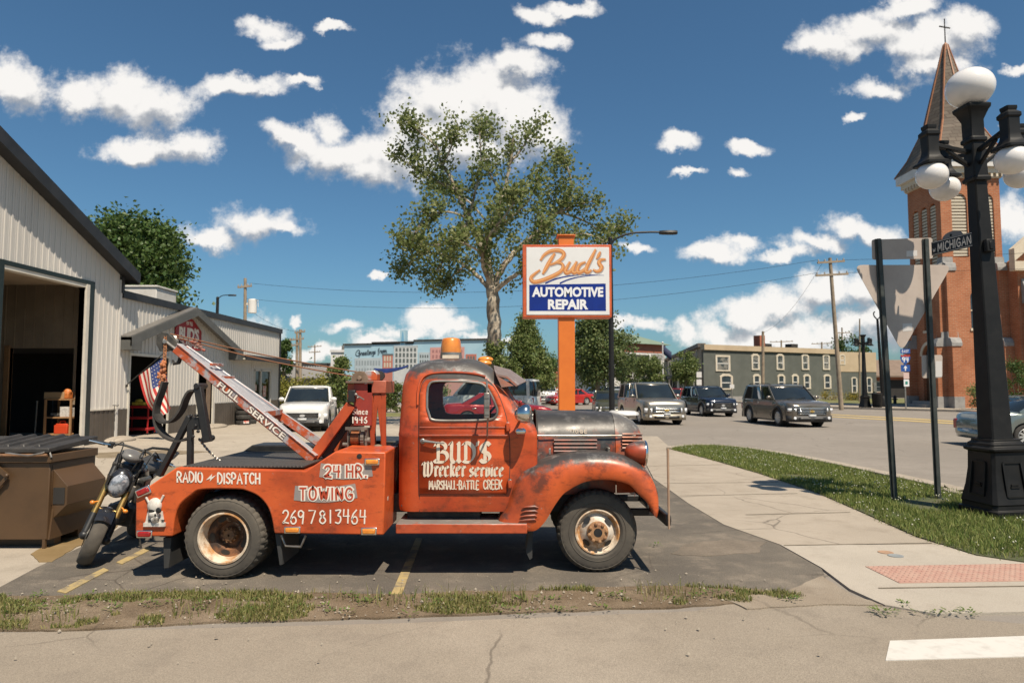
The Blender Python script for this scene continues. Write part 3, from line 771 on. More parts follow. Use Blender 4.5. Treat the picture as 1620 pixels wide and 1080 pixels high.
P_fend = paint('fender_paint', (.58,.108,.025), (.42,.066,.016), .24, .60, .98, (.06,.055,.052), (.25,.235,.22))
P_boom = paint('boom_paint', (.50,.10,.03), (.42,.07,.02), -.06, .16, .35, (.42,.40,.40), (.60,.57,.55), 1.5)
P_mast = paint('mast_paint', (.46,.085,.025), (.36,.055,.018), .62, .9, .5, (.28,.14,.10), (.42,.30,.25), 1.5)
M_black = mat('black_paint', (.012,.012,.013), (.025,.024,.022), rough=.45, scale=6)
M_dark = mat('dark_iron', (.022,.02,.018), (.05,.045,.04), rough=.7, scale=8)
M_rub = mat('tyre_rubber', (.028,.026,.024), (.055,.05,.044), rough=.85, scale=9, bump=.3, bscale=90)
M_dust = mat('dusty_rubber', (.056,.049,.041), (.10,.086,.068), rough=.9, scale=3, lo=.3, hi=.7, bump=.25, bscale=120)
M_flap = mat('flap_rubber', (.03,.03,.029), (.055,.052,.048), rough=.7, scale=3)
M_chrome = mat('chrome', (.72,.70,.66), (.45,.42,.38), rough=.14, metal=1, scale=7, lo=.55, hi=.8)
M_steel = mat('worn_steel', (.34,.32,.29), (.20,.17,.14), rough=.4, metal=.7, scale=6)
M_amber = mat('amber_lens', (.75,.27,.03), (.58,.17,.02), rough=.25, scale=14, spec=.6, coat=.4)
M_red = mat('red_lens', (.36,.012,.010), (.22,.006,.006), rough=.25, scale=20, spec=.6, coat=.4)
M_letter = mat('letter_white', (.72,.66,.57), (.60,.50,.42), rough=.7, scale=12, lo=.5, hi=.75)
M_cream = mat('letter_cream', (.66,.56,.44), (.52,.38,.27), rough=.7, scale=14, lo=.45, hi=.75)
M_lred = mat('letter_red', (.42,.055,.02), rough=.6)
M_lgrey = mat('letter_shadow', (.23,.21,.20), (.34,.24,.2), rough=.7, scale=10)
M_cable = mat('rusty_cable', (.24,.095,.04), (.13,.06,.03), rough=.8, scale=20)
M_gtruck = glass_mat('cab_glass', (.88,.92,.90), .32)
M_int = mat('cab_interior', (.02,.017,.015), (.035,.03,.025), rough=.8, scale=5)
s = NT('rim_paint')
c = s.mix(s.noise(5, 9, .7, lo=.40, hi=.62), (.62,.52,.40), (.42,.20,.065))
c = s.mix(s.noise(9, 9, .75, lo=.52, hi=.70), c, (.12,.05,.025)); s.set(c=c, rough=.65); s.bump(s.noise(60, 4, .6), .3); M_rim = s.m
s = NT('rusty_disc')
c = s.mix(s.noise(4, 9, .7, lo=.42, hi=.6), (.20,.085,.035), (.035,.022,.016)); c = s.mix(s.noise(7, 7, .7, lo=.6, hi=.7), c, (.5,.42,.33)); s.set(c=c, rough=.75); M_disc = s.m
s = NT('diamond_plate')
v1 = s.n('ShaderNodeTexWave', wave_type='BANDS', bands_direction='DIAGONAL'); v1.inputs['Scale'].default_value = 18; v1.inputs['Distortion'].default_value = 0
v2 = s.n('ShaderNodeTexWave', wave_type='BANDS', bands_direction='DIAGONAL'); v2.inputs['Scale'].default_value = 18
s.l(s.coord((1,1,1)), v1.inputs['Vector']); s.l(s.coord((-1,1,1)), v2.inputs['Vector'])
h = s.math('MULTIPLY', v1.outputs['Fac'], v2.outputs['Fac']); r_ = s.ramp(h, .35, .6)
s.set(c=s.mix(r_, (.04,.036,.032), (.15,.14,.12)), rough=.6, metal=.2); s.bump(r_, .7, .006); M_plate = s.m
M_runb = paint('running_board_plate', (.46,.085,.03), (.36,.06,.025), .42, .70, .6, (.26,.235,.21), (.42,.39,.36), 2.2)

TC = 7.225                                  # centre line of the truck
T0 = Vector((-0.9, TC, 0))
truck = thing('tow_truck', T0, 'weathered orange vintage tow truck with hand painted lettering parked in the foreground', 'tow truck')
def tb(mb, name, m, parent=truck, **kw): return mb.build(name, m, parent, off=T0, **kw)
def mir(y): return 2*TC - y
def Q(pts, Y, k=0):
    pts = [S(px, py, Y) for px, py in pts]
    return [(p.x, p.y) for p in catmull([(a, b, 0) for a, b in pts], k)] if k else pts

# --- bed: two side boxes with wheel arches
panel = Q([(607,846),(433.6,843.5)], 6.25) + Q([(433.6,843.5),(429.5,820),(422.7,801),(409,785),(390,776),(374,773.5),(319.5,774),(303,782),(284,798.6),(276,820),(272.8,848)], 6.25, 4)[1:] \
      + Q([(213.6,848.3),(215,785),(220,779)], 6.25) + Q([(278.8,739.4),(483.8,744.3),(530,714),(610,715)], 6.25)
bm_ = MB(); bm_.prism(panel, 6.25, 6.95)
side = tb(bm_, 'side_box', P_bed, bevel=.012, smooth=30, label='orange painted near bed side with white lettering')
bm_ = MB(); bm_.prism(panel, mir(6.95), mir(6.25)); tb(bm_, 'side_box', M_black, bevel=.012, smooth=30)
x0, zt = S(283, 739.0, 6.25); x1, _ = S(481, 745, 6.25)
dk = MB(); dk.box(x0, 6.32, zt-.01, x1-.02, 6.93, zt+.004); dk.box(x0, 6.95, zt-.03, x1+.7, mir(6.95), zt+.004)
dk.box(x0, mir(6.93), zt-.01, x1-.02, mir(6.32), zt+.004)
tb(dk, 'deck', M_plate)
fr = MB()
for y in (TC-.42, TC+.42): fr.box(-3.15, y-.04, .52, .9, y+.04, .70)
for x in (-3.1, -2.2, -1.3, -.4, .6): fr.box(x-.04, TC-.42, .54, x+.04, TC+.42, .66)
fr.box(-2.72, TC-.7, .33, -2.5, TC+.7, .47); fr.box(.72, TC-.62, .32, .84, TC+.62, .44)
fr.lathe((-2.6, TC, .40), (0,1,0), [(-.16,.06),(-.1,.18),(.1,.18),(.16,.06)], 18)
fr.tube([(-1.6,TC-.2,.5),(-2.5,TC,.42)], .05); fr.cyl((-1.0,6.75,.52),(-.3,6.75,.52),.16)
tb(fr, 'chassis', M_dark, bevel=.008)
# far black tool box with its sloping tail
fb = MB(); Yf = 7.75
fb.prism(Q([(352,736),(398,704),(640,704),(640,745),(352,745)], Yf), Yf, 8.17); tb(fb, 'tool_box', M_black, bevel=.015)
# headboard wall at the front of the bed
hb = MB(); xa, za = S(604, 716, 6.3); hb.prism([(xa-.05,.62),(xa+.03,.62),(xa+.03,za+.02),(xa-.05,za+.02)], 6.95, mir(6.95)); tb(hb, 'headboard', M_dark, bevel=.01)

def sp(Y, dy=-.004):                        # 2D photo pixels -> a point just proud of a plane facing the camera
    def fn(px, py, lift=0):
        x, z = S(px, py, Y); return (x, Y + dy - lift, z)
    return fn
YL = 6.25
lt = MB(); f_ = sp(YL)
def up(fn): return lambda x, y, l=0: fn(x, -y, l)           # lettering runs upward, pixels downward
u_ = up(f_)
stroke_text(lt, list('RADIO'), (281,-762,320.5,-746.5), 2.6, u_, gap=.26, jitter=.03)
lt.add([u_(x, -y) for x, y in ((326,759),(336,749),(335,754),(342,751),(332,761),(333,756.5))], [(0,1,2,5),(2,3,4,5)])
stroke_text(lt, list('DISPATCH'), (345,-764.5,411,-748.5), 2.6, u_, gap=.28, jitter=.03)
stroke_text(lt, ['2','6','9'], (448,-827,481,-807), 2.3, u_, gap=.22, jitter=.03)
stroke_text(lt, ['7','8','1'], (489,-827,524,-807), 2.3, u_, gap=.35, jitter=.03)
stroke_text(lt, ['3','4','6','4'], (531,-827,579,-806), 2.3, u_, gap=.24, jitter=.03)
tb(lt, 'lettering', M_letter, side, smooth=0, fix=False)
lt = MB(); f2 = up(sp(YL, -.003))
ribbon(lt, [(514,-744),(545,-747),(581,-743)], 22, f2, smooth=4); tb(lt, 'lettering_shadow', M_lgrey, side, smooth=0, fix=False); lt = MB(); ribbon(lt, [(474,-780),(515,-783),(556,-777)], 23, f2, smooth=4)
tb(lt, 'lettering_shadow', M_lgrey, side, smooth=0, fix=False)
lt = MB()
for wd, dy, mm, nm in ((7.2, -.005, M_letter, 'lettering'), (2.7, -.008, M_lred, 'lettering_fill')):
    lt = MB(); f3 = up(sp(YL, dy))
    stroke_text(lt, list('24'), (514.5,-754,538,-736.5), wd, f3, gap=.22)
    stroke_text(lt, list('HR.'), (549,-754,580,-736), wd, f3, gap=.36)
    tb(lt, nm, mm, side, smooth=0, fix=False); lt = MB()
    stroke_text(lt, list('TOWING'), (475,-789.5,557.5,-771.5), wd, f3, gap=.36)
    tb(lt, nm, mm, side, smooth=0, fix=False)
# skull emblem standing on its plate
sk = MB(); fs = sp(6.245, -.001)
def sph(px, py, r, ry=None, d=.02):
    x, z = S(px, py, 6.245); k = 6.2/1080; sk.sphere((x, 6.243, z), r*k, d, (ry or r)*k, 14, 10)
sph(245, 799.5, 11, 12.5, .05); sph(244.5, 812, 9, 8, .05); sph(246, 820, 6.5, 7, .045)
for a, b, w_ in (((231,786),(237,797),3.5),((259,783),(252,797),4.5)): sk.tube([fs(*a), fs(*b)], .011)
x0_, z1_ = S(228.5, 826, 6.245); x1_, z0_ = S(262, 832, 6.245); sk.box(x0_, 6.225, z0_, x1_, 6.249, z1_)
for a in ((231,808,240,827),(252,808,260,827)):
    xa, za = S(a[0], a[1], 6.245); xb, zb = S(a[2], a[3], 6.245); sk.prism([(xa+.02,za),(xb-.02,za),(xb,zb),(xa,zb)], 6.235, 6.249)
skull = tb(sk, 'skull_emblem', mat('emblem_white', (.62,.58,.52), (.42,.38,.33), rough=.6, scale=20), smooth=60)
sk = MB()
for px, py, r, ry in ((239.5,808,4.6,4.4),(250.5,807,4.6,4.6),(245,814.5,1.6,2.4)):
    x, z = S(px, py, 6.2); k = 6.15/1080; sk.sphere((x, 6.205, z), r*k, .008, ry*k, 12, 8)
for i in range(5): 
    x, z = S(241.5+i*2.1, 821, 6.19); sk.box(x-.002, 6.194, z-.016, x+.002, 6.202, z+.012)
for a, b in ((234,239),(255,260)):
    xa, za = S(a, 822, 6.22); xb, zb = S(b, 824.5, 6.22); sk.box(xa, 6.222, zb, xb, 6.226, za)
tb(sk, 'eye_socket', M_black, skull)
# lamps on the bed
def lamp(px, py, w_, h_, m, name, ang=0, Y=6.25, d=.035):
    x, z = S(px, py, Y); k = (Y/1.02)/1080
    M = Matrix.Translation((x, Y, z)) @ Matrix.Rotation(ang, 4, 'Y')
    b = MB(); b.box(-w_*k/2, -.016, -h_*k/2, w_*k/2, .0, h_*k/2); b.xf(M)
    o = tb(b, name, M_chrome, bevel=.006)
    b = MB(); b.box(-w_*k*.40, -d, -h_*k*.34, w_*k*.40, -.012, h_*k*.34); b.xf(M)
    l_ = tb(b, 'lens', m, o, bevel=.012, seg=3, smooth=50)
    return o
lamp(589, 730, 24, 11, M_amber, 'marker_light'); lamp(463, 837.5, 26, 11, M_amber, 'marker_light'); lamp(584, 839.5, 25, 12, M_amber, 'marker_light')
lamp(227.5, 777, 24, 13, M_red, 'tail_light', -.42); lamp(229.5, 844, 25, 12, M_red, 'tail_light')
# round cream decal on the front wall of the box
b = MB(); x, _ = S(608.5, 790, 6.3)
b.lathe((x, 6.42, .72), (1,0,0), [(0,.05),(.006,.05),(.008,.03)], 14); tb(b, 'decal', M_cream)
h = MB(); x, z = S(568.5, 721.5, 6.25); h.lathe((x, 6.251, z), (0,-1,0), [(0,.024),(.003,.024),(.004,.01)], 14); tb(h, 'filler_hole', M_black, side)
# mud flaps, steps
for px0, px1, y0, y1, xs, Y in ((258,271,850,898,-4,6.32),(435,445,844,893,2,6.32)):
    b = MB(); b.prism(Q([(px0,y0),(px1,y0),(px1+xs,y1),(px0+5+xs,y1+1)], Y), Y, Y+.5); tb(b, 'mud_flap', M_flap, bevel=.004)
b = MB(); b.tube([atY(px, py, 6.29) for px, py in ((445,846),(452,863),(476,864.5),(484,846))], .012, 8); tb(b, 'step', M_steel)
b = MB(); b.prism(Q([(838,838),(843,838),(842,882),(838,885),(832,872)], 6.5), 6.5, 6.85); tb(b, 'mud_flap', M_flap)

# --- wheels
def make_wheel(cx, yo, r, rim, front, sg=-1, dual=False):
    w_ = .20; t = MB(); n = 108
    prof = [(-.012,rim-.006),(.004,rim+.012),(.018,rim+.035),(.020,r*.82),(.010,r*.905),(-.006,r*.955),(-.028,r*.985),(-.06,r*.998),(-w_*.5,r),(-w_+.06,r*.998),(-w_+.028,r*.985),(-w_+.006,r*.955),(-w_-.01,r*.86),(-w_-.012,rim)]
    def mod(k, j):
        if k in (4,5,6): return 1.0 if (j % 3) else (.985 if k == 4 else .962)
        if k in (7,8,9): return 1.0 if ((j+1) % 3) else .972
        return 1.0
    zc = r - .006; t.lathe((cx, yo, zc), (0,sg,0), prof, n, caps=False, mod=mod)
    if dual: t.lathe((cx, yo-sg*.24, zc), (0,sg,0), prof, n, caps=False, mod=mod)
    for rr in (.70, .90): t.lathe((cx, yo, zc), (0,sg,0), [(.0195 if rr < .8 else .011, r*rr-.004),(.0235 if rr < .8 else .015, r*rr),(.0195 if rr < .8 else .011, r*rr+.004)], 72, caps=False)
    o = tb(t, 'wheel', M_dust, smooth=28)
    rm = MB()
    if front:
        rm.lathe((cx, yo, zc), (0,sg,0), [(-.02,rim),(.012,rim+.006),(.014,rim-.006),(-.004,rim-.016),(-.03,rim-.028),(-.034,rim*.80)], 48, caps=False)
        rmo = tb(rm, 'rim', M_rim, o)
        d = MB(); prof_d = [(-.05,rim*.84),(-.03,rim*.78),(-.005,rim*.60),(.022,rim*.46),(.026,rim*.34)]
        d.lathe((cx, yo, zc), (0,sg,0), prof_d, 40, caps=False); tb(d, 'wheel_disc', mat('white_disc', (.58,.52,.44), (.30,.17,.08), rough=.6, scale=7, lo=.46, hi=.66), o)
        hb = MB(); hb.lathe((cx, yo, zc), (0,sg,0), [(.02,rim*.50),(.034,rim*.48),(.040,rim*.40),(.05,rim*.36),(.052,rim*.2)], 32, caps=False)
        for k in range(8):
            a = k*math.pi/4+.2; hb.lathe((cx+math.cos(a)*rim*.40, yo, zc+math.sin(a)*rim*.40), (0,sg,0), [(.03,.017),(.06,.016),(.064,.008)], 6)
        tb(hb, 'hub', mat('hub_rust', (.42,.24,.11), (.20,.09,.045), rough=.7, scale=9), o)
        hl = MB(); hl.lathe((cx, yo, zc), (0,sg,0), [(.03,.04),(.0535,.038),(.0535,.001)], 16)
        for k in range(4):
            a = k*math.pi/2+.75
            q = Vector((cx+math.cos(a)*rim*.70, yo+sg*(-.010), zc+math.sin(a)*rim*.70)); ring = []
            hl.add([q + Vector((math.cos(a)*u*.022-math.sin(a)*v*.042, -sg*(u*.012)+sg*.012, math.sin(a)*u*.022+math.cos(a)*v*.042)) for u, v in [(math.cos(t_*math.pi/6), math.sin(t_*math.pi/6)) for t_ in range(12)]], [tuple(range(12))])
        hl.split('hand_hole', M_black, o, off=T0, smooth=0)
    else:
        rm.lathe((cx, yo, zc), (0,sg,0), [(-.02,rim),(.012,rim+.006),(.014,rim-.008),(-.004,rim-.018),(-.06,rim-.026),(-.125,rim-.03)], 48, caps=False); tb(rm, 'rim', M_rim, o)
        d = MB(); d.lathe((cx, yo, zc), (0,sg,0), [(-.12,rim),(-.13,rim*.78),(-.135,rim*.60),(-.16,rim*.52),(-.19,rim*.5),(-.19,.01)], 40, caps=False); tb(d, 'wheel_disc', M_disc, o)
        hb = MB(); hb.lathe((cx, yo, zc), (0,sg,0), [(-.19,.075),(-.15,.07),(-.13,.055),(-.115,.05),(-.11,.01)], 20, caps=False)
        for k in range(10):
            a = k*math.pi/5; hb.lathe((cx+math.cos(a)*.062, yo, zc+math.sin(a)*.062), (0,sg,0), [(-.15,.01),(-.12,.01),(-.118,.004)], 6)
        tb(hb, 'hub', mat('hub_brown', (.20,.10,.04), (.07,.04,.025), rough=.7, scale=12), o)
        hl = MB()
        for k in range(5):
            a = k*2*math.pi/5+.75
            q = Vector((cx+math.cos(a)*rim*.70, yo+sg*(-.127), zc+math.sin(a)*rim*.70))
            hl.add([q + Vector((math.cos(a)*u*.024-math.sin(a)*v*.042, 0, math.sin(a)*u*.024+math.cos(a)*v*.042)) for u, v in [(math.cos(t_*math.pi/6), math.sin(t_*math.pi/6)) for t_ in range(12)]], [tuple(range(12))])
        hl.split('hand_hole', M_black, o, off=T0, smooth=0)
    return o
xr, _ = S(353.5, 853, 6.30); xf, _ = S(945, 841, 6.54)
make_wheel(xr, 6.30, .377, .226, False, -1, True)
make_wheel(xf, 6.54, .384, .205, True, -1)
make_wheel(xr, mir(6.30), .377, .226, False, 1, True)
make_wheel(xf, mir(6.54), .384, .205, True, 1)

# --- cab
def ring(z, xr_, xf_, hw, rr, rf, n=7):
    pts = []
    for cx, cy, r, a0 in ((xf_-rf, TC-hw+rf, rf, -90), (xf_-rf, TC+hw-rf, rf, 0), (xr_+rr, TC+hw-rr, rr, 90), (xr_+rr, TC-hw+rr, rr, 180)):
        for i in range(n):
            a = R(a0 + 90*i/(n-1)); pts.append(Vector((cx+r*math.cos(a), cy+r*math.sin(a), z)))
    return pts
CR = [(.575,-1.075,.235,.745,.16,.05),(.62,-1.085,.24,.755,.18,.05),(.9,-1.09,.24,.758,.20,.05),(1.26,-1.095,.24,.758,.21,.05),(1.285,-1.10,.24,.764,.21,.05),(1.31,-1.095,.24,.757,.21,.06),(1.42,-1.09,.20,.752,.22,.10),(1.50,-1.085,.10,.745,.22,.14),
      (1.62,-1.08,.02,.735,.23,.16),(1.75,-1.075,-.06,.72,.24,.17),(1.86,-1.055,-.13,.695,.27,.20),(1.92,-1.02,-.19,.665,.28,.22),(1.965,-.965,-.25,.615,.29,.24),(2.0,-.88,-.32,.52,.29,.25),(2.022,-.77,-.40,.38,.25,.22),(2.033,-.64,-.5,.18,.1,.1)]
def hwz(z):
    for a, b in zip(CR, CR[1:]):
        if a[0] <= z <= b[0]: return a[3] + (b[3]-a[3])*(z-a[0])/(b[0]-a[0])
    return CR[0][3] if z < CR[0][0] else CR[-1][3]
cb = MB(); cb.loft([ring(*r) for r in CR])
cab = tb(cb, 'cab', P_cab, smooth=40)
md = cab.modifiers.new('solid', 'SOLIDIFY'); md.thickness = .03; md.offset = -1
win = Q([(686,603),(725,603.5),(763.6,607.4),(774,617),(781,632),(787,648),(783.7,657.6),(772,663.5),(730,665),(686,664.5),(678,659),(675,645),(675.5,620),(679,607)], 6.49, 3)
win = [(x, z) for x, z in Q([(676,645),(676,622),(678.5,609),(688,603),(725,603),(757,605.5),(768,611),(776,622),(783,637),(787,649),(784,658.5),(772,663.5),(730,665),(690,664.5),(679,660)], 6.49, 4)][:-1]
cut = MB(); cut.prism(win, 6.0, 8.6); c1 = tb(cut, 'cut', M_black, None); c1.location = T0
cut = MB()       # windscreen opening, two panes
wz = [(1.50,.13),(1.86,-.10)]
for a, b in ((TC-.60, TC-.02), (TC+.02, TC+.60)):
    cut.loft([[(-.4,a,1.475),(.5,a,1.475),(.5,b,1.475),(-.4,b,1.475)],[(-.5,a+.04,1.84),(.3,a+.04,1.84),(.3,b-.04,1.84),(-.5,b-.04,1.84)]])
c2 = tb(cut, 'cut', M_black, None); c2.location = T0
cut = MB(); cut.box(-1.3, TC-.36, 1.52, -.85, TC+.36, 1.80); c3 = tb(cut, 'cut', M_black, None); c3.location = T0
boolean(cab, [c1, c2, c3]); cab.data.shade_smooth(); cab.data.set_sharp_from_angle(angle=R(38))
# door: outline, window hole, follows the side of the cab
dpx = Q([(663.5,781),(663,735),(663,690),(663.3,650),(664,625),(667.5,607.4),(674.6,597.5),(688,593),(715,592.5),(743.5,594),(762,597.5),(777,607),(787,622),(795,642),(801,662),(804.5,685),(806,710),(806,740),(804.5,762),(801,781)], 6.47, 4)
whole = win
def door_mesh(y_off0, y_off1, poly, holes):
    b = MB(); b.prism(poly, 0, 1, 'xz', holes)
    return b
def side_skin(poly, hole, lift, thick):
    """grid the polygon finely so that it follows the curved cab side"""
    tris = tessellate_polygon([[Vector((x, z, 0)) for x, z in poly], [Vector((x, z, 0)) for x, z in hole]] if hole else [[Vector((x, z, 0)) for x, z in poly]])
    flat = poly + (hole or [])
    bm = bmesh.new(); vs = [bm.verts.new((x, 0, z)) for x, z in flat]
    for t in tris:
        try: bm.faces.new([vs[i] for i in t])
        except ValueError: pass
    zs = sorted({r[0] for r in CR} | {1.35,1.46,1.56,1.69,1.81,1.89})
    for z in zs:
        bmesh.ops.bisect_plane(bm, geom=bm.verts[:]+bm.edges[:]+bm.faces[:], plane_co=(0,0,z), plane_no=(0,0,1))
    bm.verts.index_update()
    vv = [(v.co.x, TC-hwz(v.co.z)-lift, v.co.z) for v in bm.verts]; ff = [tuple(v.index for v in f.verts) for f in bm.faces]
    bm.free(); return vv, ff
vv, ff = side_skin(dpx, win, .012, 0)
b = MB(); b.add(vv, ff); door = tb(b, 'door', P_cab, smooth=30)
md = door.modifiers.new('solid', 'SOLIDIFY'); md.thickness = .02; md.offset = 1 if False else -1
md.use_even_offset = False
if door.data.polygons[0].normal.y > 0: door.data.flip_normals()
b = MB()
for yy in (0, 1):
    vv2 = [(x, mir(y), z) for x, y, z in vv]
b.add(vv2, [tuple(reversed(f)) for f in ff]); d2 = tb(b, 'door', P_cab, smooth=30); md = d2.modifiers.new('solid', 'SOLIDIFY'); md.thickness = .02; md.offset = 0
def on_side(pts, lift): return [(x, TC-hwz(z)-lift, z) for x, z in pts]
b = MB(); b.tube(on_side(dpx, .004) + [on_side(dpx, .004)[0]], .007, 6); tb(b, 'door_gap_shade', M_dark, door)  # dark tube drawn along the door outline as the shade of its gap
b = MB(); b.tube(on_side(win, .012) + [on_side(win, .012)[0]], .012, 8); tb(b, 'window_trim', M_steel, door)
b = MB()
for py, r in ((676,.008),(688.5,.010)):
    b.tube(on_side(Q([(664,py),(700,py),(760,py),(803,py)], 6.46), .012), r, 8)
tb(b, 'door_moulding', P_cab, door)
gl = MB(); wi = [(x, z) for x, z in win]; cx_ = sum(p[0] for p in wi)/len(wi); cz_ = sum(p[1] for p in wi)/len(wi)
gl.add([(x, TC-hwz(z)+.018, z) for x, z in wi] + [(cx_, TC-hwz(cz_)+.018, cz_)], [(i, (i+1) % len(wi), len(wi)) for i in range(len(wi))]); tb(gl, 'side_window', M_gtruck, door, fix=False)
gl = MB(); gl.add([(x, mir(TC-hwz(z)+.018), z) for x, z in wi] + [(cx_, mir(TC-hwz(cz_)+.018), cz_)], [(i, (i+1) % len(wi), len(wi)) for i in range(len(wi))]); tb(gl, 'side_window', M_gtruck, d2, fix=False)
gl = MB()
for a, b_ in ((TC-.62, TC-.02), (TC+.02, TC+.62)): gl.quad((.105,a,1.46),(.105,b_,1.46),(-.135,b_,1.86),(-.135,a,1.86))
tb(gl, 'windscreen', M_gtruck, fix=False, smooth=0)
gl = MB(); gl.quad((-1.07,TC-.38,1.5),(-1.07,TC+.38,1.5),(-1.055,TC+.38,1.82),(-1.055,TC-.38,1.82)); tb(gl, 'rear_window', M_gtruck, fix=False, smooth=0)
# sill panel line, hinges, handle
b = MB(); b.tube(on_side(Q([(663.5,783),(663.5,809)], 6.47), -.001), .004, 5); tb(b, 'sill_gap', M_dark, cab)
b = MB()
for py in (675, 765):
    x, z = S(803.5 if py < 700 else 806.5, py, 6.44); b.box(x-.02, TC-hwz(z)-.045, z-.045, x+.022, TC-hwz(z)-.005, z+.045)
tb(b, 'door_hinge', P_cab, door, bevel=.012)
b = MB(); b.tube([(x, TC-hwz(z)-l, z) for (x, z), l in zip(Q([(668,697.5),(670,697.2),(690,699.5),(703,701)], 6.43), (.005,.05,.055,.04))], [.018,.014,.010,.006], 8)
x, z = S(668.5, 697.5, 6.45); b.lathe((x, TC-hwz(z)-.008, z), (0,-1,0), [(0,.026),(.012,.024),(.02,.012)], 14); tb(b, 'door_handle', M_steel, door)
# door lettering with a broad pen
lt = MB()
def dfn(px, py, lift=0):
    x, z = S(px, -py, 6.44); return (x, TC-hwz(z)-.016-lift, z)
NIB = (R(40), .30)
stroke_text(lt, ['bB','bU','bD',"b'",'bS'], (687,-731,776,-700), 4.9, dfn, NIB, 5, gap=.10)
stroke_text(lt, ['bW','br','be','bc','bk','be','br'], (668,-753,736,-731), 3.5, dfn, NIB, 4, gap=.12)
stroke_text(lt, ['bs','be','br','bv','bi','bc','be'], (743,-753,796,-734), 3.4, dfn, NIB, 4, gap=.14)
stroke_text(lt, list('MARSHALL-BATTLE'), (679,-773.5,757,-760.5), 2.1, dfn, None, 4, gap=.24, jitter=.02)
stroke_text(lt, list('CREEK'), (765,-773,794,-759.5), 2.1, dfn, None, 4, gap=.24, jitter=.02)
tb(lt, 'lettering', M_cream, door, smooth=0, fix=False)
# drip rail
b = MB(); pts = Q([(661,640),(661.5,620),(664.5,604),(672,594),(688,589.3),(720,588.5),(748,590.5),(768,595)], 6.5, 3)
b.tube([(x, TC-hwz(z)-.006, z) for x, z in pts], .011, 6); tb(b, 'drip_rail', P_cab, cab)
# interior
b = MB(); b.box(-1.0,TC-.62,.85,-.55,TC+.62,1.02); b.prism([(-1.04,1.0),(-.86,1.0),(-.93,1.50),(-1.05,1.50)], TC-.62, TC+.62); tb(b, 'seat', mat('seat_vinyl', (.035,.025,.02), (.02,.016,.014), rough=.6, scale=6), bevel=.04, seg=3)
b = MB(); b.box(-.02,TC-.7,1.22,.2,TC+.7,1.44); b.box(-1.05,TC-.7,.6,.2,TC+.7,.64); tb(b, 'dashboard', M_int, bevel=.03)
b = MB(); cw = Vector((-.33, TC+.36, 1.36)); ax_ = Vector((-.75,0,.66)).normalized(); e1 = Vector((0,1,0)); e2 = ax_.cross(e1)
b.tube([cw + (e1*math.cos(a)+e2*math.sin(a))*.21 for a in [i*math.pi/12 for i in range(25)]], .014, 8); b.tube([cw+e1*.2, cw, cw-e1*.2], .01); b.tube([cw, cw-ax_*.4], .02); tb(b, 'steering_wheel', M_black)
# sun visor over the windscreen
b = MB(); sec = []
for i in range(13):
    t = -1+i/6; y = TC+t*.73; dr = abs(t)**3*.075
    xb = -.16-.03*(1-t*t) if abs(t) < .99 else -.15; xe = .155-.10*abs(t)**2.5
    zb = 1.965-.10*abs(t)**2.2; ze = 1.80-dr*.6
    sec.append([Vector((xb, y, zb)), Vector((xb+(xe-xb)*.5, y, zb+(ze-zb)*.40+.02)), Vector((xe, y, ze)), Vector((xe-.015, y, ze-.012)), Vector((xb+(xe-xb)*.5, y, zb+(ze-zb)*.40)), Vector((xb, y, zb-.02))])
b.loft(sec); 
for sg in (-1, 1):
    y = TC+sg*.73
    b.loft([[(-.15,y,1.85),(-.05,y,1.79),(.02,y,1.75),(-.10,y,1.735)],[(-.15,y+sg*.012,1.85),(-.05,y+sg*.012,1.79),(.02,y+sg*.012,1.75),(-.10,y+sg*.012,1.735)]])
tb(b, 'sun_visor', paint('visor_paint', (.36,.15,.10), (.30,.10,.07), -.15, .25, .3, (.22,.17,.15), (.42,.36,.33), 2), smooth=50)
# roof lights
b = MB(); x, z = S(713.5, 566, TC); b.lathe((x,TC,z-.005), (0,0,1), [(0,.115),(.06,.112),(.065,.095)], 28); bc = tb(b, 'beacon', M_steel)
b = MB(); b.lathe((x,TC,z+.055), (0,0,1), [(0,.108),(.06,.108),(.13,.098),(.150,.086),(.157,.05)], 28, mod=lambda k, j: 1 if j % 2 else .985); tb(b, 'beacon_lens', mat('beacon_amber', (.70,.24,.03), (.50,.14,.02), rough=.3, scale=9, spec=.6, coat=.5), bc, smooth=50)
lb = MB(); bx0, bz0 = S(700, 566.8, TC-.118); bx1, bz1 = S(726, 561.5, TC-.118); lb.box(bx0, TC-.119, bz0, bx1, TC-.112, bz1); tb(lb, 'beacon_label', M_cream, bc)
for px, py, Y in ((765, 574.5, 6.95), (768, 568.5, 7.35)):
    b = MB(); p = atY(px, py, Y); b.sphere(p, .085, .05, .035, 18, 10); o = tb(b, 'cab_light', M_amber, smooth=80)
# mirror and bracket, spot lamp, turn signal
b = MB(); Ym = 6.22
a0, a1 = atY(765.5, 621, Ym), atY(774.5, 662, Ym); b.box(a0.x, Ym-.0, a1.z, a1.x, Ym+.035, a0.z); mo = tb(b, 'mirror', M_steel, bevel=.008)
b = MB()
for q in (629,643,655): 
    p, q2 = atY(766, q, Ym-.004), atY(774, q, Ym-.004); b.bar(p, q2, .006, .006)
b.tube([atY(770,600,6.44), atY(770.5,612,6.30), atY(770,624,6.24)], .009); b.tube([atY(772,660,6.24), atY(771,674,6.30), atY(771,690,6.44)], .009); tb(b, 'mirror_bracket', M_steel, mo)
b = MB(); p = atY(829, 655, 6.32)
b.lathe(p + Vector((-.085,0,0)), (1,-.25,.05), [(0,.02),(.01,.05),(.05,.078),(.10,.088),(.135,.084),(.15,.06),(.157,.01)], 24); b.tube([p+Vector((-.06,.05,-.04)), (.09,TC-.76,1.46), (.05,TC-.7,1.44)], .014); tb(b, 'spotlight', M_chrome, smooth=60)
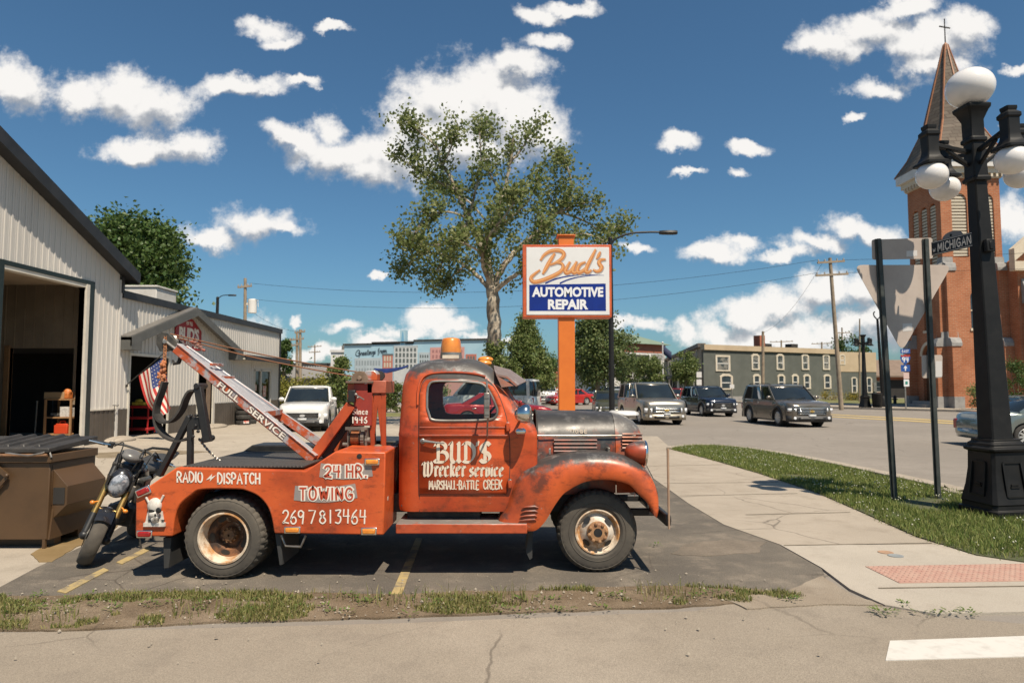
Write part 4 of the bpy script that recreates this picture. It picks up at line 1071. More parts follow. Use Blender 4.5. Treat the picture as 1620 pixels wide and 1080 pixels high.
b = MB(); p = atY(823, 682, 6.40); b.lathe(p+Vector((-.05,0,0)), (1,0,0), [(0,.012),(.02,.03),(.08,.032),(.10,.02),(.105,.004)], 16); b.cyl(p, p+Vector((0,.09,0)), .012); tb(b, 'turn_signal', M_chrome, smooth=60)

# --- hood, nose and grille
def hring(x, hw, zt, zb, e=3.0, n=18):
    pts = []
    for i in range(n+1):
        a = math.pi*i/n; ca, sa = math.cos(a), math.sin(a)
        y = -hw*math.copysign(abs(ca)**(2/e), ca); pts.append(Vector((x, TC+y, zb+(zt-zb)*abs(sa)**(2/e))))
    return [Vector((x, TC-hw, .70))] + pts + [Vector((x, TC+hw, .70))]
b = MB()
HS = [(.235,.60,1.495,1.0),(.28,.585,1.495,1.0),(.55,.53,1.492,1.0),(.85,.475,1.487,1.0),(1.02,.44,1.478,1.0)]
b.loft([hring(*h_) for h_ in HS], closed=False); hood = tb(b, 'hood', P_hood, smooth=50)
b = MB()
NS = [(1.025,.437,1.477,1.0),(1.10,.425,1.462,1.0),(1.18,.405,1.435,1.0),(1.25,.375,1.395,.98),(1.30,.34,1.335,.96),(1.325,.31,1.27,.94),(1.335,.28,1.19,.9)]
rr_ = [hring(*h_) for h_ in NS]; b.loft(rr_, closed=False); b.poly(list(reversed(rr_[-1]))); nose = tb(b, 'grille_shell', paint('nose_paint', (.46,.085,.022), (.36,.055,.016), .0, .35, .6, (.13,.12,.11), (.34,.32,.29)), smooth=50)
def side_strip(mb, px0, px1, py, h_, off_=.008, thick=.012):
    """a horizontal bar lying on the hood side"""
    pts = []
    for i in range(7):
        px = px0+(px1-px0)*i/6; Y = 6.75
        for _ in range(4):
            x, z = S(px, py, Y)
            prof = HS + NS; hw = prof[-1][1]
            for a, c in zip(prof, prof[1:]):
                if a[0] <= x <= c[0]: hw = a[1]+(c[1]-a[1])*(x-a[0])/(c[0]-a[0]); break
            Y = TC-hw
        pts.append(Vector((x, Y-off_, z)))
    mb.tube(pts, h_, 6)
b = MB(); 
for py in (696,702,708,713.5): side_strip(b, 876, 944, py, .011)
tb(b, 'louvre', mat('louvre_paint', (.28,.06,.03), (.07,.06,.055), rough=.5, scale=8), hood)
b = MB()
for py in (699,705,711): side_strip(b, 877, 943, py, .008, .002)
tb(b, 'louvre_slot', M_black, hood)
b = MB(); side_strip(b, 850, 1005, 688.5, .008); tb(b, 'hood_moulding', M_steel, hood)
b = MB()
for py in (686,691.5,697,702.5,708): side_strip(b, 984, 1015.5, py, .008, .012)
tb(b, 'grille_bar', mat('grille_bar', (.42,.16,.09), (.40,.34,.30), rough=.45, metal=.3, scale=8), nose)
b = MB()
for py in (688.5,694,699.5,705): side_strip(b, 985, 1015, py, .007, .001)
tb(b, 'grille_gap', M_black, nose)
b = MB()
for i in range(8): b.box(1.336, TC-.27, .92+i*.034, 1.352, TC+.27, .938+i*.034)
tb(b, 'front_grille', M_steel, nose, bevel=.004)
b = MB(); b.loft([[Vector((x, TC+y, z0+(zt0-z0)*dz)) for y, dz in ((-.06*k_,0),(-.055*k_,.6),(-.03*k_,1),(.03*k_,1),(.055*k_,.6),(.06*k_,0))] for x, z0, zt0, k_ in ((1.02,1.46,1.478,.4),(1.05,1.455,1.492,.9),(1.2,1.44,1.491,1),(1.29,1.44,1.486,1),(1.325,1.445,1.474,.7),(1.335,1.45,1.46,.3))]); tb(b, 'hood_ornament', mat('dull_chrome', (.62,.60,.57), (.45,.43,.40), rough=.4, metal=.35, scale=12), hood, smooth=50)
# raised maker's name on the hood side
b = MB()
def hfn(px, py, lift=0):
    Y = TC-.475; x, z = S(px, -py, Y); return (x, Y-.004-lift, z)
stroke_text(b, list('DODGE'), (896,-684.5,928,-679.5), 1.3, hfn, None, 3, gap=.5); tb(b, 'nameplate', M_cream, hood, smooth=0, fix=False)
# hood hinge gap at the cowl
b = MB(); b.tube([(p.x, p.y, p.z) for p in [Vector((.245, TC+(q.y-TC)*1.004, q.z*1.001)) for q in hring(*HS[0])[2:-2]]], .009, 6); tb(b, 'cowl_seam', M_dark, hood)
b = MB()
for px, py in ((869,713),(962,712)):
    x, z = S(px, py, 6.72); b.box(x-.012, 6.66, z-.03, x+.012, 6.76, z+.03)
tb(b, 'hood_latch', M_steel, hood, bevel=.004)

# --- front fenders
FT = [((787,819),(832,840.5)),((796,802),(848,838.5)),((801.5,786.5),(863,824)),((811.6,758),(874.7,804)),((826,740.5),(889,783.6)),((849,730),(900,775)),((877.6,719),(912,768)),((909,714.7),(926,762)),((940.7,713),(945,759)),((978,717.6),(970,759.5)),((1006.7,729),(995,766.4)),((1026.8,749),(1009.6,780.7)),((1038,775),(1024,795)),((1039,800),(1031,808)),((1035,815),(1034,814.6))]
To = catmull([(a[0],a[1],0) for a, _ in FT], 4); Ai = catmull([(c[0],c[1],0) for _, c in FT], 4)
def fender(sgn):
    rings = []; n = len(To)
    for i, (t, a) in enumerate(zip(To, Ai)):
        tp = atY(t.x, t.y, 6.56); ar = atY(a.x, a.y, 6.37)
        # flare: at the tail the fender runs back to the cowl side, at the nose it tucks in
        u = i/(n-1); yin = 6.84 if u > .3 else 6.60
        d = tp - Vector((ar.x, tp.y, ar.z)); d.y = 0
        r_ = []
        for f, y in ((0,6.395),(.0,6.375),(.10,6.362),(.35,6.358),(.60,6.368),(.80,6.40),(.93,6.455),(1.0,6.56),(.99,6.70),(.965,yin)):
            r_.append(Vector((ar.x+d.x*f, y, ar.z+d.z*f)))
        r_.append(Vector((ar.x+d.x*.93, yin, ar.z+d.z*.93)))
        r_.append(Vector((ar.x+d.x*.9, 6.56, ar.z+d.z*.90)))
        r_.append(Vector((ar.x+d.x*.06, 6.40, ar.z+d.z*.06)))
        if sgn < 0: r_ = [Vector((v.x, mir(v.y), v.z)) for v in r_]
        rings.append(r_)
    b = MB(); b.loft(rings); return tb(b, 'front_fender', P_fend, smooth=45)
fn_ = fender(1); fender(-1)
b = MB()
for k, (py, w0) in enumerate(((801.5,0),(808.5,1.5),(815.5,3),(822,5))):
    b.tube([atY(px, py+dy, 6.354) for px, dy in ((826-w0,1.5),(832,0),(846,-.8),(852-w0*.7,1.2))], [.004,.012,.012,.004], 6)
tb(b, 'fender_rib', P_fend, fn_)
b = MB(); b.prism(Q([(838,838),(880,795),(900,775),(985,765),(1012,785),(1030,812),(1030,760),(960,722),(880,728),(832,760)], 6.9), 6.88, 6.92); tb(b, 'inner_fender', M_dark)
# headlamps
for Yh in (6.60, mir(6.60)):
    b = MB(); p = atY(1006, 716, 6.60); p.y = Yh
    b.lathe(p+Vector((-.11,0,.004)), (1,0,-.04), [(0,.004),(.008,.04),(.035,.08),(.09,.105),(.15,.113),(.185,.113)], 26); hl = tb(b, 'headlight', paint('lamp_paint%d' % (Yh > 7), (.44,.06,.016), (.33,.045,.014), .2, .75, .5), smooth=60)
    b = MB(); b.lathe(p+Vector((.07,0,-.003)), (1,0,-.04), [(0,.114),(.004,.122),(.02,.122),(.028,.112)], 26, caps=False); tb(b, 'headlight_rim', M_chrome, hl, smooth=60)
    b = MB(); b.lathe(p+Vector((.085,0,-.003)), (1,0,-.04), [(0,.113),(.016,.08),(.026,.03),(.028,.002)], 26); tb(b, 'headlight_lens', mat('lamp_glass', (.55,.57,.58), rough=.1, spec=.8), hl, smooth=60)
    b = MB(); b.tube([p+Vector((0,0,-.08)), p+Vector((-.03,.06 if Yh < 7 else -.06,-.2))], .03); tb(b, 'headlight_stem', M_dark, hl)
# bumper and guide stick
b = MB(); p0, p1 = atY(1037,800,6.62), atY(1062,826,6.30)
bx = 1.43
b.prism([(bx-.025,.47),(bx+.02,.47),(bx+.03,.52),(bx+.02,.575),(bx-.025,.575)], 6.33, mir(6.33))
for y in (TC-.42, TC+.42): b.box(1.1, y-.03, .48, bx, y+.03, .55)
bp = tb(b, 'bumper', M_black, bevel=.012)
xg, zg = S(1061.5, 826, 6.33); _, zt_ = S(1060, 709, 6.33)
b = MB(); b.cyl((bx, 6.315, .45), (bx, 6.315, zt_), .010, .012, 8); tb(b, 'guide_stick', mat('stick_wood', (.30,.19,.12), (.40,.26,.17), rough=.7, scale=10))
# running boards
for ys in ((6.32, 6.86), (mir(6.86), mir(6.32))):
    xa, za = S(626, 836, 6.32); xb, zb = S(834, 834, 6.32); _, zt_ = S(626, 828.5, 6.32); _, zb_ = S(626, 844, 6.32)
    b = MB(); b.box(xa, ys[0], zb_, xb, ys[1], zt_); tb(b, 'running_board', M_runb, bevel=.008)

# --- boom, mast, winch
def arm(p0, p1, w_, h_, name, m):
    b = MB(); b.bar(p0, p1, w_, h_); return tb(b, name, m, bevel=.006)
Yn = 6.88
tip = atY(284, 551, 7.10); foot = atY(497, 727, Yn-.03)
d = (foot-tip).normalized()
near = MB(); near.bar(tip+Vector((0,-.07,0)), foot, .06, .098); na = tb(near, 'boom_arm', P_boom, bevel=.008)
fl = MB(); upv = Vector((-d.z, 0, d.x)); upv = -upv if upv.z < 0 else upv
fl.bar(tip+upv*.053+Vector((0,-.065,0)), foot+upv*.053+Vector((0,.005,0)), .10, .012); tb(fl, 'boom_flange', P_boom, na, bevel=.003)
foot2 = Vector((foot.x, mir(Yn-.03), foot.z)); far = MB(); far.bar(tip+Vector((0,.10,0)), foot2, .06, .098); tb(far, 'boom_arm', P_boom, bevel=.008)
cr = MB()
for t in (.30, .62): 
    a, c = (tip+Vector((0,-.07,0))).lerp(foot, t), (tip+Vector((0,.10,0))).lerp(foot2, t); cr.bar(a+upv*.03, c+upv*.03, .06, .06)
a = (tip).lerp(foot, .22); cr.bar(a+upv*.10+Vector((0,-.07,0)), a+upv*.10+Vector((0,.2,0)), .03, .03)
cr.split('boom_crossbar', P_boom, truck, off=T0, bevel=.005)
# lettering on the boom arm
lt = MB(); nrm_y = None
pl_ = MB(); e0, e1 = tip.lerp(foot, .03), tip.lerp(foot, .62); g1 = tip.lerp(foot2, .62)
pl_.add([e0+upv*.03+Vector((0,-.05,0)), e1+upv*.03+Vector((0,.04,0)), g1+upv*.03+Vector((0,-.04,0)), e0+upv*.03+Vector((0,.09,0)), e0+upv*.05+Vector((0,-.05,0)), e1+upv*.05+Vector((0,.04,0)), g1+upv*.05+Vector((0,-.04,0)), e0+upv*.05+Vector((0,.09,0))], [(3,2,1,0),(4,5,6,7),(0,1,5,4),(1,2,6,5),(2,3,7,6),(3,0,4,7)]); tb(pl_, 'boom_plate', P_boom)
ya, yb = tip.y-.07-.052, foot.y-.052
def bfn(t, v, lift=0):
    p = (tip+Vector((0,-.07,0))).lerp(foot, t); return (p.x+upv.x*v, p.y-.0312-.002-lift, p.z+upv.z*v)
for off_, mm, dv, nm in ((.03, mat('boom_shadow', (.10,.045,.035), (.16,.13,.12), rough=.7, scale=12), .003, 'lettering_shadow'), (.0, M_letter, .0, 'lettering')):
    lt = MB(); L_ = (foot-tip).length
    def fn2(x, y, l=0): return bfn(x, y, l + (.0005 if nm == 'lettering' else 0)) 
    b0 = font_text(lt, 'FULL', (.325,-.034,.475,.032), lambda x, y: fn2(x+dv*.4, y-dv), offset=.02 if nm == 'lettering' else .085)
    tb(lt, nm, mm, na, smooth=0, fix=False); lt = MB()
    font_text(lt, 'SERVICE', (.545,-.034,.80,.032), lambda x, y: fn2(x+dv*.4, y-dv), offset=.02 if nm == 'lettering' else .085)
    tb(lt, nm, mm, na, smooth=0, fix=False)
# boom head sheave
b = MB(); hd = atY(267, 541, 7.10)
for y in (-.05, .05):
    b.prism([(hd.x+x, hd.z+z) for x, z in ((-.10,.07),(-.05,.10),(.02,.09),(.13,-.02),(.10,-.07),(-.06,-.10),(-.10,-.03))], hd.y+y-.008, hd.y+y+.008)
shv = tb(b, 'boom_head', mat('head_iron', (.035,.034,.03), (.085,.075,.06), rough=.6, scale=10), bevel=.004)
b = MB(); b.lathe((hd.x, hd.y-.03, hd.z), (0,1,0), [(0,.09),(.02,.07),(.04,.07),(.06,.09)], 22); b.lathe((hd.x, hd.y-.09, hd.z), (0,1,0), [(0,.02),(.18,.02)], 10)
b.tube([hd+Vector((-.02,-.07,.02)), hd+Vector((.10,-.07,-.07)), hd+Vector((.16,-.06,-.11))], .014); tb(b, 'sheave', M_steel, shv)
b = MB(); b.bar(tip+Vector((-.02,0,0)), hd, .09, .10); tb(b, 'head_bracket', M_dark, shv, bevel=.01)
b = MB(); 
for k in range(5): b.sphere(tip+upv*.09+Vector((.10+.03*k, -.05, -.024*k+rng.uniform(-.008,.012))), .02, .02, .016, 8, 6)
b.tube([tip+upv*.09+Vector((.07,-.04,0)), tip+upv*.09+Vector((.24,-.06,-.10))], .010); tb(b, 'hold_down_clamp', mat('clamp_red', (.28,.07,.04), (.2,.14,.12), rough=.7, scale=12))
# strut
s0, s1 = atY(497, 722, Yn+.03), atY(556, 640, Yn+.05)
b = MB(); b.bar(s0, s1, .09, .10); tb(b, 'strut', P_mast, bevel=.006)
b = MB(); b.bar(Vector((s0.x+.05, mir(s0.y), s0.z)), Vector((s1.x+.05, mir(s1.y), s1.z)), .09, .10); tb(b, 'strut', P_mast, bevel=.006)
b = MB(); b.bar(s0+Vector((.07,.10,-.02)), s1+Vector((.05,.10,-.02)), .05, .08); tb(b, 'strut_brace', M_dark, bevel=.004)
# mast box
Yq = 6.92; x0_, zt_ = S(549, 603.5, Yq); x1_, zb_ = S(588, 712, Yq)
b = MB(); b.box(x0_, Yq+.30, zb_-.05, x0_+.05, Yq+.62, zt_); b.box(x0_, Yq+.02, zt_-.19, x1_, Yq+.60, zt_-.02); tb(b, 'mast', P_mast, bevel=.006)
b = MB(); xa, za = S(551, 606, Yq); xb, zb = S(588, 673, Yq); b.box(xa+.06, Yq, zb, xb, Yq+.03, za-.004); mp_ = tb(b, 'mast_panel', mat('mast_red', (.30,.035,.02), (.20,.025,.016), rough=.55, scale=5), bevel=.003)
b = MB(); xa, za = S(547, 602.5, Yq-.03); xb, zb = S(590, 606, Yq-.03); b.box(xa, Yq-.04, zb, xb, Yq+.64, za); tb(b, 'mast_cap', mat('cap_iron', (.11,.08,.06), (.2,.12,.09), rough=.7, scale=8), bevel=.003)
b = MB(); xa, za = S(551, 617, Yq-.05); xb, zb = S(562, 636, Yq-.05); b.box(xa, Yq-.06, zb, xb, Yq-.002, za); ctl = tb(b, 'control_box', M_black, bevel=.006)
b = MB(); b.tube([atY(562,623,Yq-.06), atY(566,626,Yq-.1), atY(576,632,Yq-.10)], .007, 6); b.sphere(atY(563,624,Yq-.06), .018); b.sphere(atY(566,629,Yq-.06), .014); tb(b, 'control_lever', M_steel, ctl)
lt = MB(); stroke_text(lt, list('Since'), (558.5,-655,581.5,-646.5), 1.5, up(sp(Yq, -.003)), None, 4, gap=.35); stroke_text(lt, list('1946'), (558,-668.5,580.5,-659.5), 1.9, up(sp(Yq, -.003)), None, 4, gap=.4); tb(lt, 'lettering', M_letter, mp_, smooth=0, fix=False)
# right hand A-frame of the mast
b = MB(); xa, za = S(581, 602, Yq+.02); xb, zb = S(611, 622, Yq+.02); b.box(xa, Yq+.0, zb, xb, Yq+.5, za); tb(b, 'mast_beam', paint('beam_paint', (.44,.13,.075), (.36,.09,.05), .5, .9, .3, (.34,.2,.16), (.45,.33,.28), 2), bevel=.008)
b = MB()
for a, c in (((587,622),(590,708)),((607,622),(607.5,708)),((596,624),(590,686)),((599,624),(606,690))): b.bar(atY(*a, Yq+.03), atY(*c, Yq+.05), .045, .03, (0,1,0))
for a, c in (((589,622),(592,708)),((606,622),(606,708))): b.bar(atY(*a, Yq+.46), atY(*c, Yq+.46), .045, .03, (0,1,0))
b.split('mast_leg', P_mast, truck, off=T0, bevel=.003)
# cheek plates and cable sheave on top
b = MB(); c_ = atY(569.5, 603, Yq+.05)
for y in (Yq+.03, Yq+.16):
    b.prism([(c_.x+.085*math.cos(a), c_.z+.02+.085*math.sin(a)) for a in [math.pi*i/10 for i in range(11)]] + [(c_.x-.085, c_.z-.0),(c_.x+.085, c_.z-.0)][::1], y, y+.015)
b.lathe((c_.x, Yq+.0, c_.z+.03), (0,1,0), [(0,.02),(.02,.026),(.2,.026)], 12); tb(b, 'cheek_plate', mat('cheek_iron', (.15,.10,.065), (.25,.17,.12), rough=.7, scale=9), bevel=.003)
b = MB(); xa, za = S(578.5, 586, Yq+.1); xb, zb = S(598, 602, Yq+.1); b.prism([(xa,zb),(xa,za-.01),(xa+.03,za),(xb-.03,za),(xb,za-.03),(xb,zb)], Yq+.05, Yq+.4); tb(b, 'sheave_housing', P_boom, bevel=.008)
b = MB(); p = atY(600, 594, Yq+.2); b.lathe(p, (0,1,0), [(0,.05),(.06,.05)], 14); tb(b, 'mast_pulley', M_dark)
# winch
wx, wz_ = S(562, 693, Yq); 
b = MB(); b.lathe((wx-.0, Yq-.02, wz_), (0,1,0), [(0,.06),(.3,.06)], 18) if False else b.lathe((wx-.055, Yq+.05, wz_), (1,0,0), [(0,.085),(.004,.085),(.006,.062),(.094,.062),(.096,.085),(.10,.085)], 26, mod=lambda k, j: 1.0); wn_ = tb(b, 'winch', M_dark)
b = MB()
for k in range(11):
    x = wx-.047+k*.0085; b.tube([(x+.004*math.sin(a/2), Yq+.05+math.cos(a)*.067, wz_+math.sin(a)*.067) for a in [i*math.pi/8 for i in range(17)]], .0048, 5)
tb(b, 'winch_cable', mat('copper_cable', (.33,.12,.045), (.2,.08,.035), rough=.6, metal=.3, scale=20), wn_)
b = MB(); b.lathe((wx+.055, Yq+.05, wz_), (1,0,0), [(0,.03),(0,.095),(.035,.095),(.035,.03)], 40, mod=lambda k, j: 1 if j % 2 or k not in (1,2) else .94)
b.box(wx+.10, Yq-.03, wz_-.12, wx+.125, Yq+.15, wz_+.10); b.box(wx-.075, Yq-.03, wz_-.12, wx-.062, Yq+.15, wz_+.08); b.box(wx-.09, Yq-.06, wz_+.085, wx+.13, Yq-.03, wz_+.115)
b.box(wx-.10, Yq-.05, wz_-.14, wx+.14, Yq+.2, wz_-.11); b.lathe((wx+.10, Yq-.0, wz_-.02), (1,0,0), [(0,.035),(.05,.03)], 14); b.lathe((wx-.12, Yq-.02, wz_-.06), (1,0,0), [(0,.02),(.05,.02)], 10); tb(b, 'winch_frame', mat('winch_iron', (.10,.09,.075), (.18,.15,.12), rough=.6, scale=12), wn_, bevel=.003)
b = MB(); p = atY(598, 708, Yq-.02); b.sphere(p, .055, .05, .035, 14, 8); b.sphere(p+Vector((.06,.02,-.005)), .03, .03, .02); tb(b, 'rag', mat('rag_cloth', (.22,.18,.13), (.13,.1,.07), rough=.9, scale=14), smooth=80)
# cables from the boom head to the mast, blue strap on to the cab
b = MB(); hA, hB = hd+Vector((.02,-.02,.085)), hd+Vector((.06,.03,.05))
mA, mB_ = atY(566, 590, Yq+.06), atY(562, 596, Yq+.12)
for a, c, sag in ((hA, mA+Vector((0,0,.01)), .02), (hB, mB_, .03)):
    b.tube([a.lerp(c, i/10) - Vector((0,0,sag*math.sin(math.pi*i/10))) for i in range(11)], .0075, 6)
tb(b, 'cable', M_cable)
b = MB(); q = [(592,583),(602,586),(612,586.5),(625,584.5),(636,582),(646,578.5)]; pts = [atY(px, py, 7.18) for px, py in q]
b.loft([[p+Vector((0,-.02,h_)), p+Vector((0,.02,h_)), p+Vector((0,.02,-h_)), p+Vector((0,-.02,-h_))] for p, h_ in zip(pts, (.006,.02,.024,.018,.012,.008))]); tb(b, 'strap', mat('blue_strap', (.012,.04,.19), (.008,.02,.09), rough=.7, scale=20), smooth=40)
# --- black towing sling frame at the tail
b = MB(); Yt = 6.75
for y in (Yt,):
    b.bar(Vector((atY(252.5,752,Yt).x, y, atY(252.5,752,Yt).z)), Vector((atY(301,658,Yt).x, y, atY(301,658,Yt).z)), .05, .075, (0,1,0)); 
    b.bar(Vector((atY(301,740,Yt).x, y, atY(301,742,Yt).z)), Vector((atY(301.5,662,Yt).x, y, atY(301.5,662,Yt).z)), .05, .06, (0,1,0))
tow = tb(b, 'tow_frame', M_black, bevel=.006)
b = MB(); p0, p1 = atY(314,612,Yt-.02), atY(329,699,Yt-.02)
for y in (0,): b.bar(p0+Vector((0,y,0)), p1+Vector((0,y,0)), .07, .075, (0,1,0)); 
b.lathe(p0+Vector((0,-.05,.01)), (0,1,0), [(0,.03),(.2,.03)], 10); b.lathe(p1+Vector((-.03,-.03,.03)), (0,1,0), [(0,.03),(.2,.03)], 10)
c_ = atY(311, 668, Yt); b.box(c_.x-.07, Yt-.03, c_.z-.07, c_.x+.08, Yt+.02, c_.z+.05)
for px, py in ((303,657),(311,657),(310,673),(306,690),(314,682)): b.lathe(atY(px, py, Yt-.03), (0,-1,0), [(0,.018),(.02,.016)], 8)
tb(b, 'tow_bar', M_black, tow, bevel=.006)
b = MB()
for y in (Yt+.02,):
    q = [(259,606),(253,628),(247,655),(248,675),(258,690),(275,696.5),(296,695)]
    for q_, wd in (([(261,604),(256,620),(249,640),(247.5,658),(252,678),(266,692),(285,697),(300,692)], .12), ([(311,617),(302,619),(295,630),(288,648),(276,663),(264,668),(254,664),(249,655)], .13)):
        pts = catmull([atY(px, py, y) for px, py in q_], 5); n_ = len(pts); rg = []
        for i, p in enumerate(pts):
            dd = (pts[min(i+1,n_-1)]-pts[max(i-1,0)]).normalized(); nn = Vector((-dd.z,0,dd.x))
            rg.append([p+Vector((0,-wd/2,0))+nn*.010, p+Vector((0,wd/2,0))+nn*.010, p+Vector((0,wd/2,0))-nn*.010, p+Vector((0,-wd/2,0))-nn*.010])
        b.loft(rg)
tb(b, 'rubber_sling', M_rub, tow, smooth=40)
def chain(pa, pb, n, sag, r=.012):
    b = MB()
    for i in range(n):
        t0, t1 = i/n, (i+1)/n
        p = Vector(pa).lerp(Vector(pb), t0)-Vector((0,0,sag*math.sin(math.pi*t0))); q = Vector(pa).lerp(Vector(pb), t1)-Vector((0,0,sag*math.sin(math.pi*t1)))
        dd = (q-p); ln = dd.length; dd.normalize(); sd = dd.cross(Vector((0,0,1) if i % 2 else (0,1,0))).normalized()
        m_ = (p+q)/2
        b.tube([m_ + dd*ln*.68*math.cos(a) + sd*ln*.36*math.sin(a) for a in [k*math.pi/5 for k in range(11)]], r*.4, 4)
    return b
tb(chain(atY(315,694,6.8), atY(358,735,6.8), 22, .03, .018), 'chain', M_steel)
b = chain(atY(262,530,7.05), atY(258.5,606,6.95), 16, 0, .02); tb(b, 'hook_chain', mat('rusty_chain', (.33,.13,.05), (.2,.1,.05), rough=.7, scale=20))
b = MB(); 
for k in range(26): 
    t = k/26; p = atY(258+3*math.sin(k*1.7), 572+t*38, 6.93+.02*math.cos(k)); b.sphere(p, .017, .017, .02, 7, 5)
for k in range(16): 
    p = atY(250+rng.uniform(0,14), 590+rng.uniform(0,20), 6.9); b.sphere(p, .017, .017, .017, 7, 5)
tb(b, 'orange_chain', mat('orange_chain', (.52,.17,.05), (.3,.12,.06), rough=.6, scale=20))
b = MB(); p = atY(280, 566, 7.05); b.tube([p+Vector((.03,0,.12)), p+Vector((.045,0,.03)), p+Vector((.02,0,-.05)), p+Vector((-.03,0,-.06)), p+Vector((-.045,0,-.02))], [.02,.022,.022,.018,.008], 8); b.tube([p+Vector((.03,0,.12)), tip+Vector((0,0,-.05))], .012); tb(b, 'tow_hook', M_dark)

# ------------------------------------------------------------------ garage with tall bay, and the low office beside it
WX = -12.6
s = NT('steel_siding')
sp_ = s.n('ShaderNodeSeparateXYZ'); s.l(s.tc.outputs['Object'], sp_.inputs[0])
c = s.mix(s.noise(.6, 6, .6, vec=s.coord((1,1,.25)), lo=.3, hi=.75), (.58,.55,.505), (.50,.475,.435))
s.set(c=c, rough=.5, spec=.35); M_siding = s.m
M_wain = mat('dark_siding', (.075,.062,.05), (.105,.088,.072), rough=.55, scale=1.2)
M_trim = mat('black_trim', (.016,.017,.019), (.028,.028,.03), rough=.5, scale=2)
M_green = mat('dark_trim', (.010,.020,.020), (.016,.026,.026), rough=.45, scale=2)
M_wtrim = mat('pale_trim', (.62,.58,.50), (.52,.48,.41), rough=.5, scale=2)
M_inside = mat('inner_panel', (.34,.26,.18), (.26,.20,.14), rough=.8, scale=1)
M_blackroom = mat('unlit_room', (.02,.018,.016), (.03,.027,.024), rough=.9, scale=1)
M_wood = mat('raw_wood', (.36,.20,.09), (.27,.145,.065), rough=.75, scale=3)
M_roofs = mat('dark_shingle', (.06,.055,.05), (.10,.09,.08), rough=.85, scale=7, bump=.4, bscale=30)
def gz_(y): return 5.26 + .395*(21.95 - y)
GL = Vector((WX, 15, 0))
gar = thing('garage_building', GL, 'tall pale steel garage with black trim and an open bay door', 'building')
def gb(mb, n, m, parent=gar, **k): return mb.build(n, m, parent, off=GL, **k)
Y0, Y1 = 7.0, 21.75; D0, D1, DT = 16.75, 20.0, 4.72
b = MB(); b.prism([(Y0,0),(D0,0),(D0,DT),(D1,DT),(D1,0),(Y1,0),(Y1,gz_(Y1)),(13,gz_(13)),(Y0,gz_(13)-2.6)], WX-.16, WX, 'yz')
y = Y0+.1
while y < Y1-.05:
    zt = gz_(y)-.05 if y > 13 else gz_(13)-.395*(13-y)-.05
    zb = DT+.15 if D0-.16 < y < D1+.42 else 1.03
    b.prism([(y-.028,zb),(y+.028,zb),(y+.028,zt),(y-.028,zt)], WX-.01, WX+.022, 'yz')
    for dy_ in (.075, .15): 
        if zb < zt: b.prism([(y+dy_-.006,zb),(y+dy_+.006,zb),(y+dy_+.006,zt),(y+dy_-.006,zt)], WX-.01, WX+.006, 'yz')
    y += .235
gb(b, 'wall', M_siding, smooth=0)
b = MB()
for a, c in ((Y0, D0-.16), (D1+.43, Y1)):
    b = MB(); b.prism([(a,.0),(c,.0),(c,1.0),(a,1.0)], WX-.02, WX+.018, 'yz'); y = a+.05
    while y < c-.04: b.prism([(y-.025,.0),(y+.025,.0),(y+.025,1.0),(y-.025,1.0)], WX, WX+.034, 'yz'); y += .235
    gb(b, 'wainscot', M_wain, smooth=0)
b = MB(); b.prism([(D1+.43,1.0),(Y1,1.0),(Y1,1.05),(D1+.43,1.05)], WX, WX+.05, 'yz'); gb(b, 'wainscot_trim', M_wtrim, smooth=0)
b = MB(); b.prism([(D1+.14,0),(D1+.40,0),(D1+.40,DT+.14),(D1+.14,DT+.14)], WX-.1, WX+.05, 'yz'); b.prism([(D0-.16,DT+.02),(D1+.14,DT+.02),(D1+.14,DT+.14),(D0-.16,DT+.14)], WX-.1, WX+.05, 'yz'); b.prism([(D0-.16,0),(D0-.02,0),(D0-.02,DT+.02),(D0-.16,DT+.02)], WX-.1, WX+.05, 'yz'); gb(b, 'door_frame', M_green, smooth=0)
b = MB(); b.prism([(D1,0),(D1+.14,0),(D1+.14,DT+.02),(D1,DT+.02)], WX-.16, WX+.07, 'yz'); b.prism([(D0-.02,DT-.08),(D1,DT-.08),(D1,DT+.02),(D0-.02,DT+.02)], WX-.22, WX+.03, 'yz'); gb(b, 'door_jamb', M_wtrim, smooth=0)
# rolled-up sectional door under the ceiling
b = MB(); b.box(WX-3.3, D0, DT+.0, WX-.3, D1, DT+.06); gb(b, 'overhead_door', M_inside)
# roof slab with overhang, fascia and gutter end
b = MB(); ov = .38
for (ya, yb_) in ((13, Y1+.42),):
    b.prism([(13, gz_(13)+.02),(Y1+.42, gz_(Y1+.42)+.02),(Y1+.42, gz_(Y1+.42)+.24),(13, gz_(13)+.24)], WX-14, WX+ov, 'yz')
b.prism([(13, gz_(13)+.02),(13, gz_(13)+.24),(Y0-.6, gz_(13)-.44*(13-Y0+.6)+.24),(Y0-.6, gz_(13)-.44*(13-Y0+.6)+.02)], WX-14, WX+ov, 'yz')
gb(b, 'roof', M_roofs, smooth=0)
b = MB(); b.prism([(13, gz_(13)-.10),(Y1+.44, gz_(Y1+.44)-.10),(Y1+.44, gz_(Y1+.44)+.26),(13, gz_(13)+.26)], WX+ov, WX+ov+.05, 'yz')
b.prism([(13, gz_(13)-.16),(13, gz_(13)+.27),(Y0-.6, gz_(13)-.44*(13-Y0+.6)+.27),(Y0-.6, gz_(13)-.44*(13-Y0+.6)-.16)], WX+ov, WX+ov+.05, 'yz')
b.box(WX-14, Y1+.42, gz_(Y1+.44)-.10, WX+ov, Y1+.47, gz_(Y1+.44)+.26); gb(b, 'fascia', M_trim, smooth=0)
b = MB(); b.prism([(13, gz_(13)-.02),(Y1+.40, gz_(Y1+.4)-.02),(Y1+.40, gz_(Y1+.4)),(13, gz_(13))], WX, WX+ov, 'yz'); gb(b, 'soffit', M_trim, smooth=0)
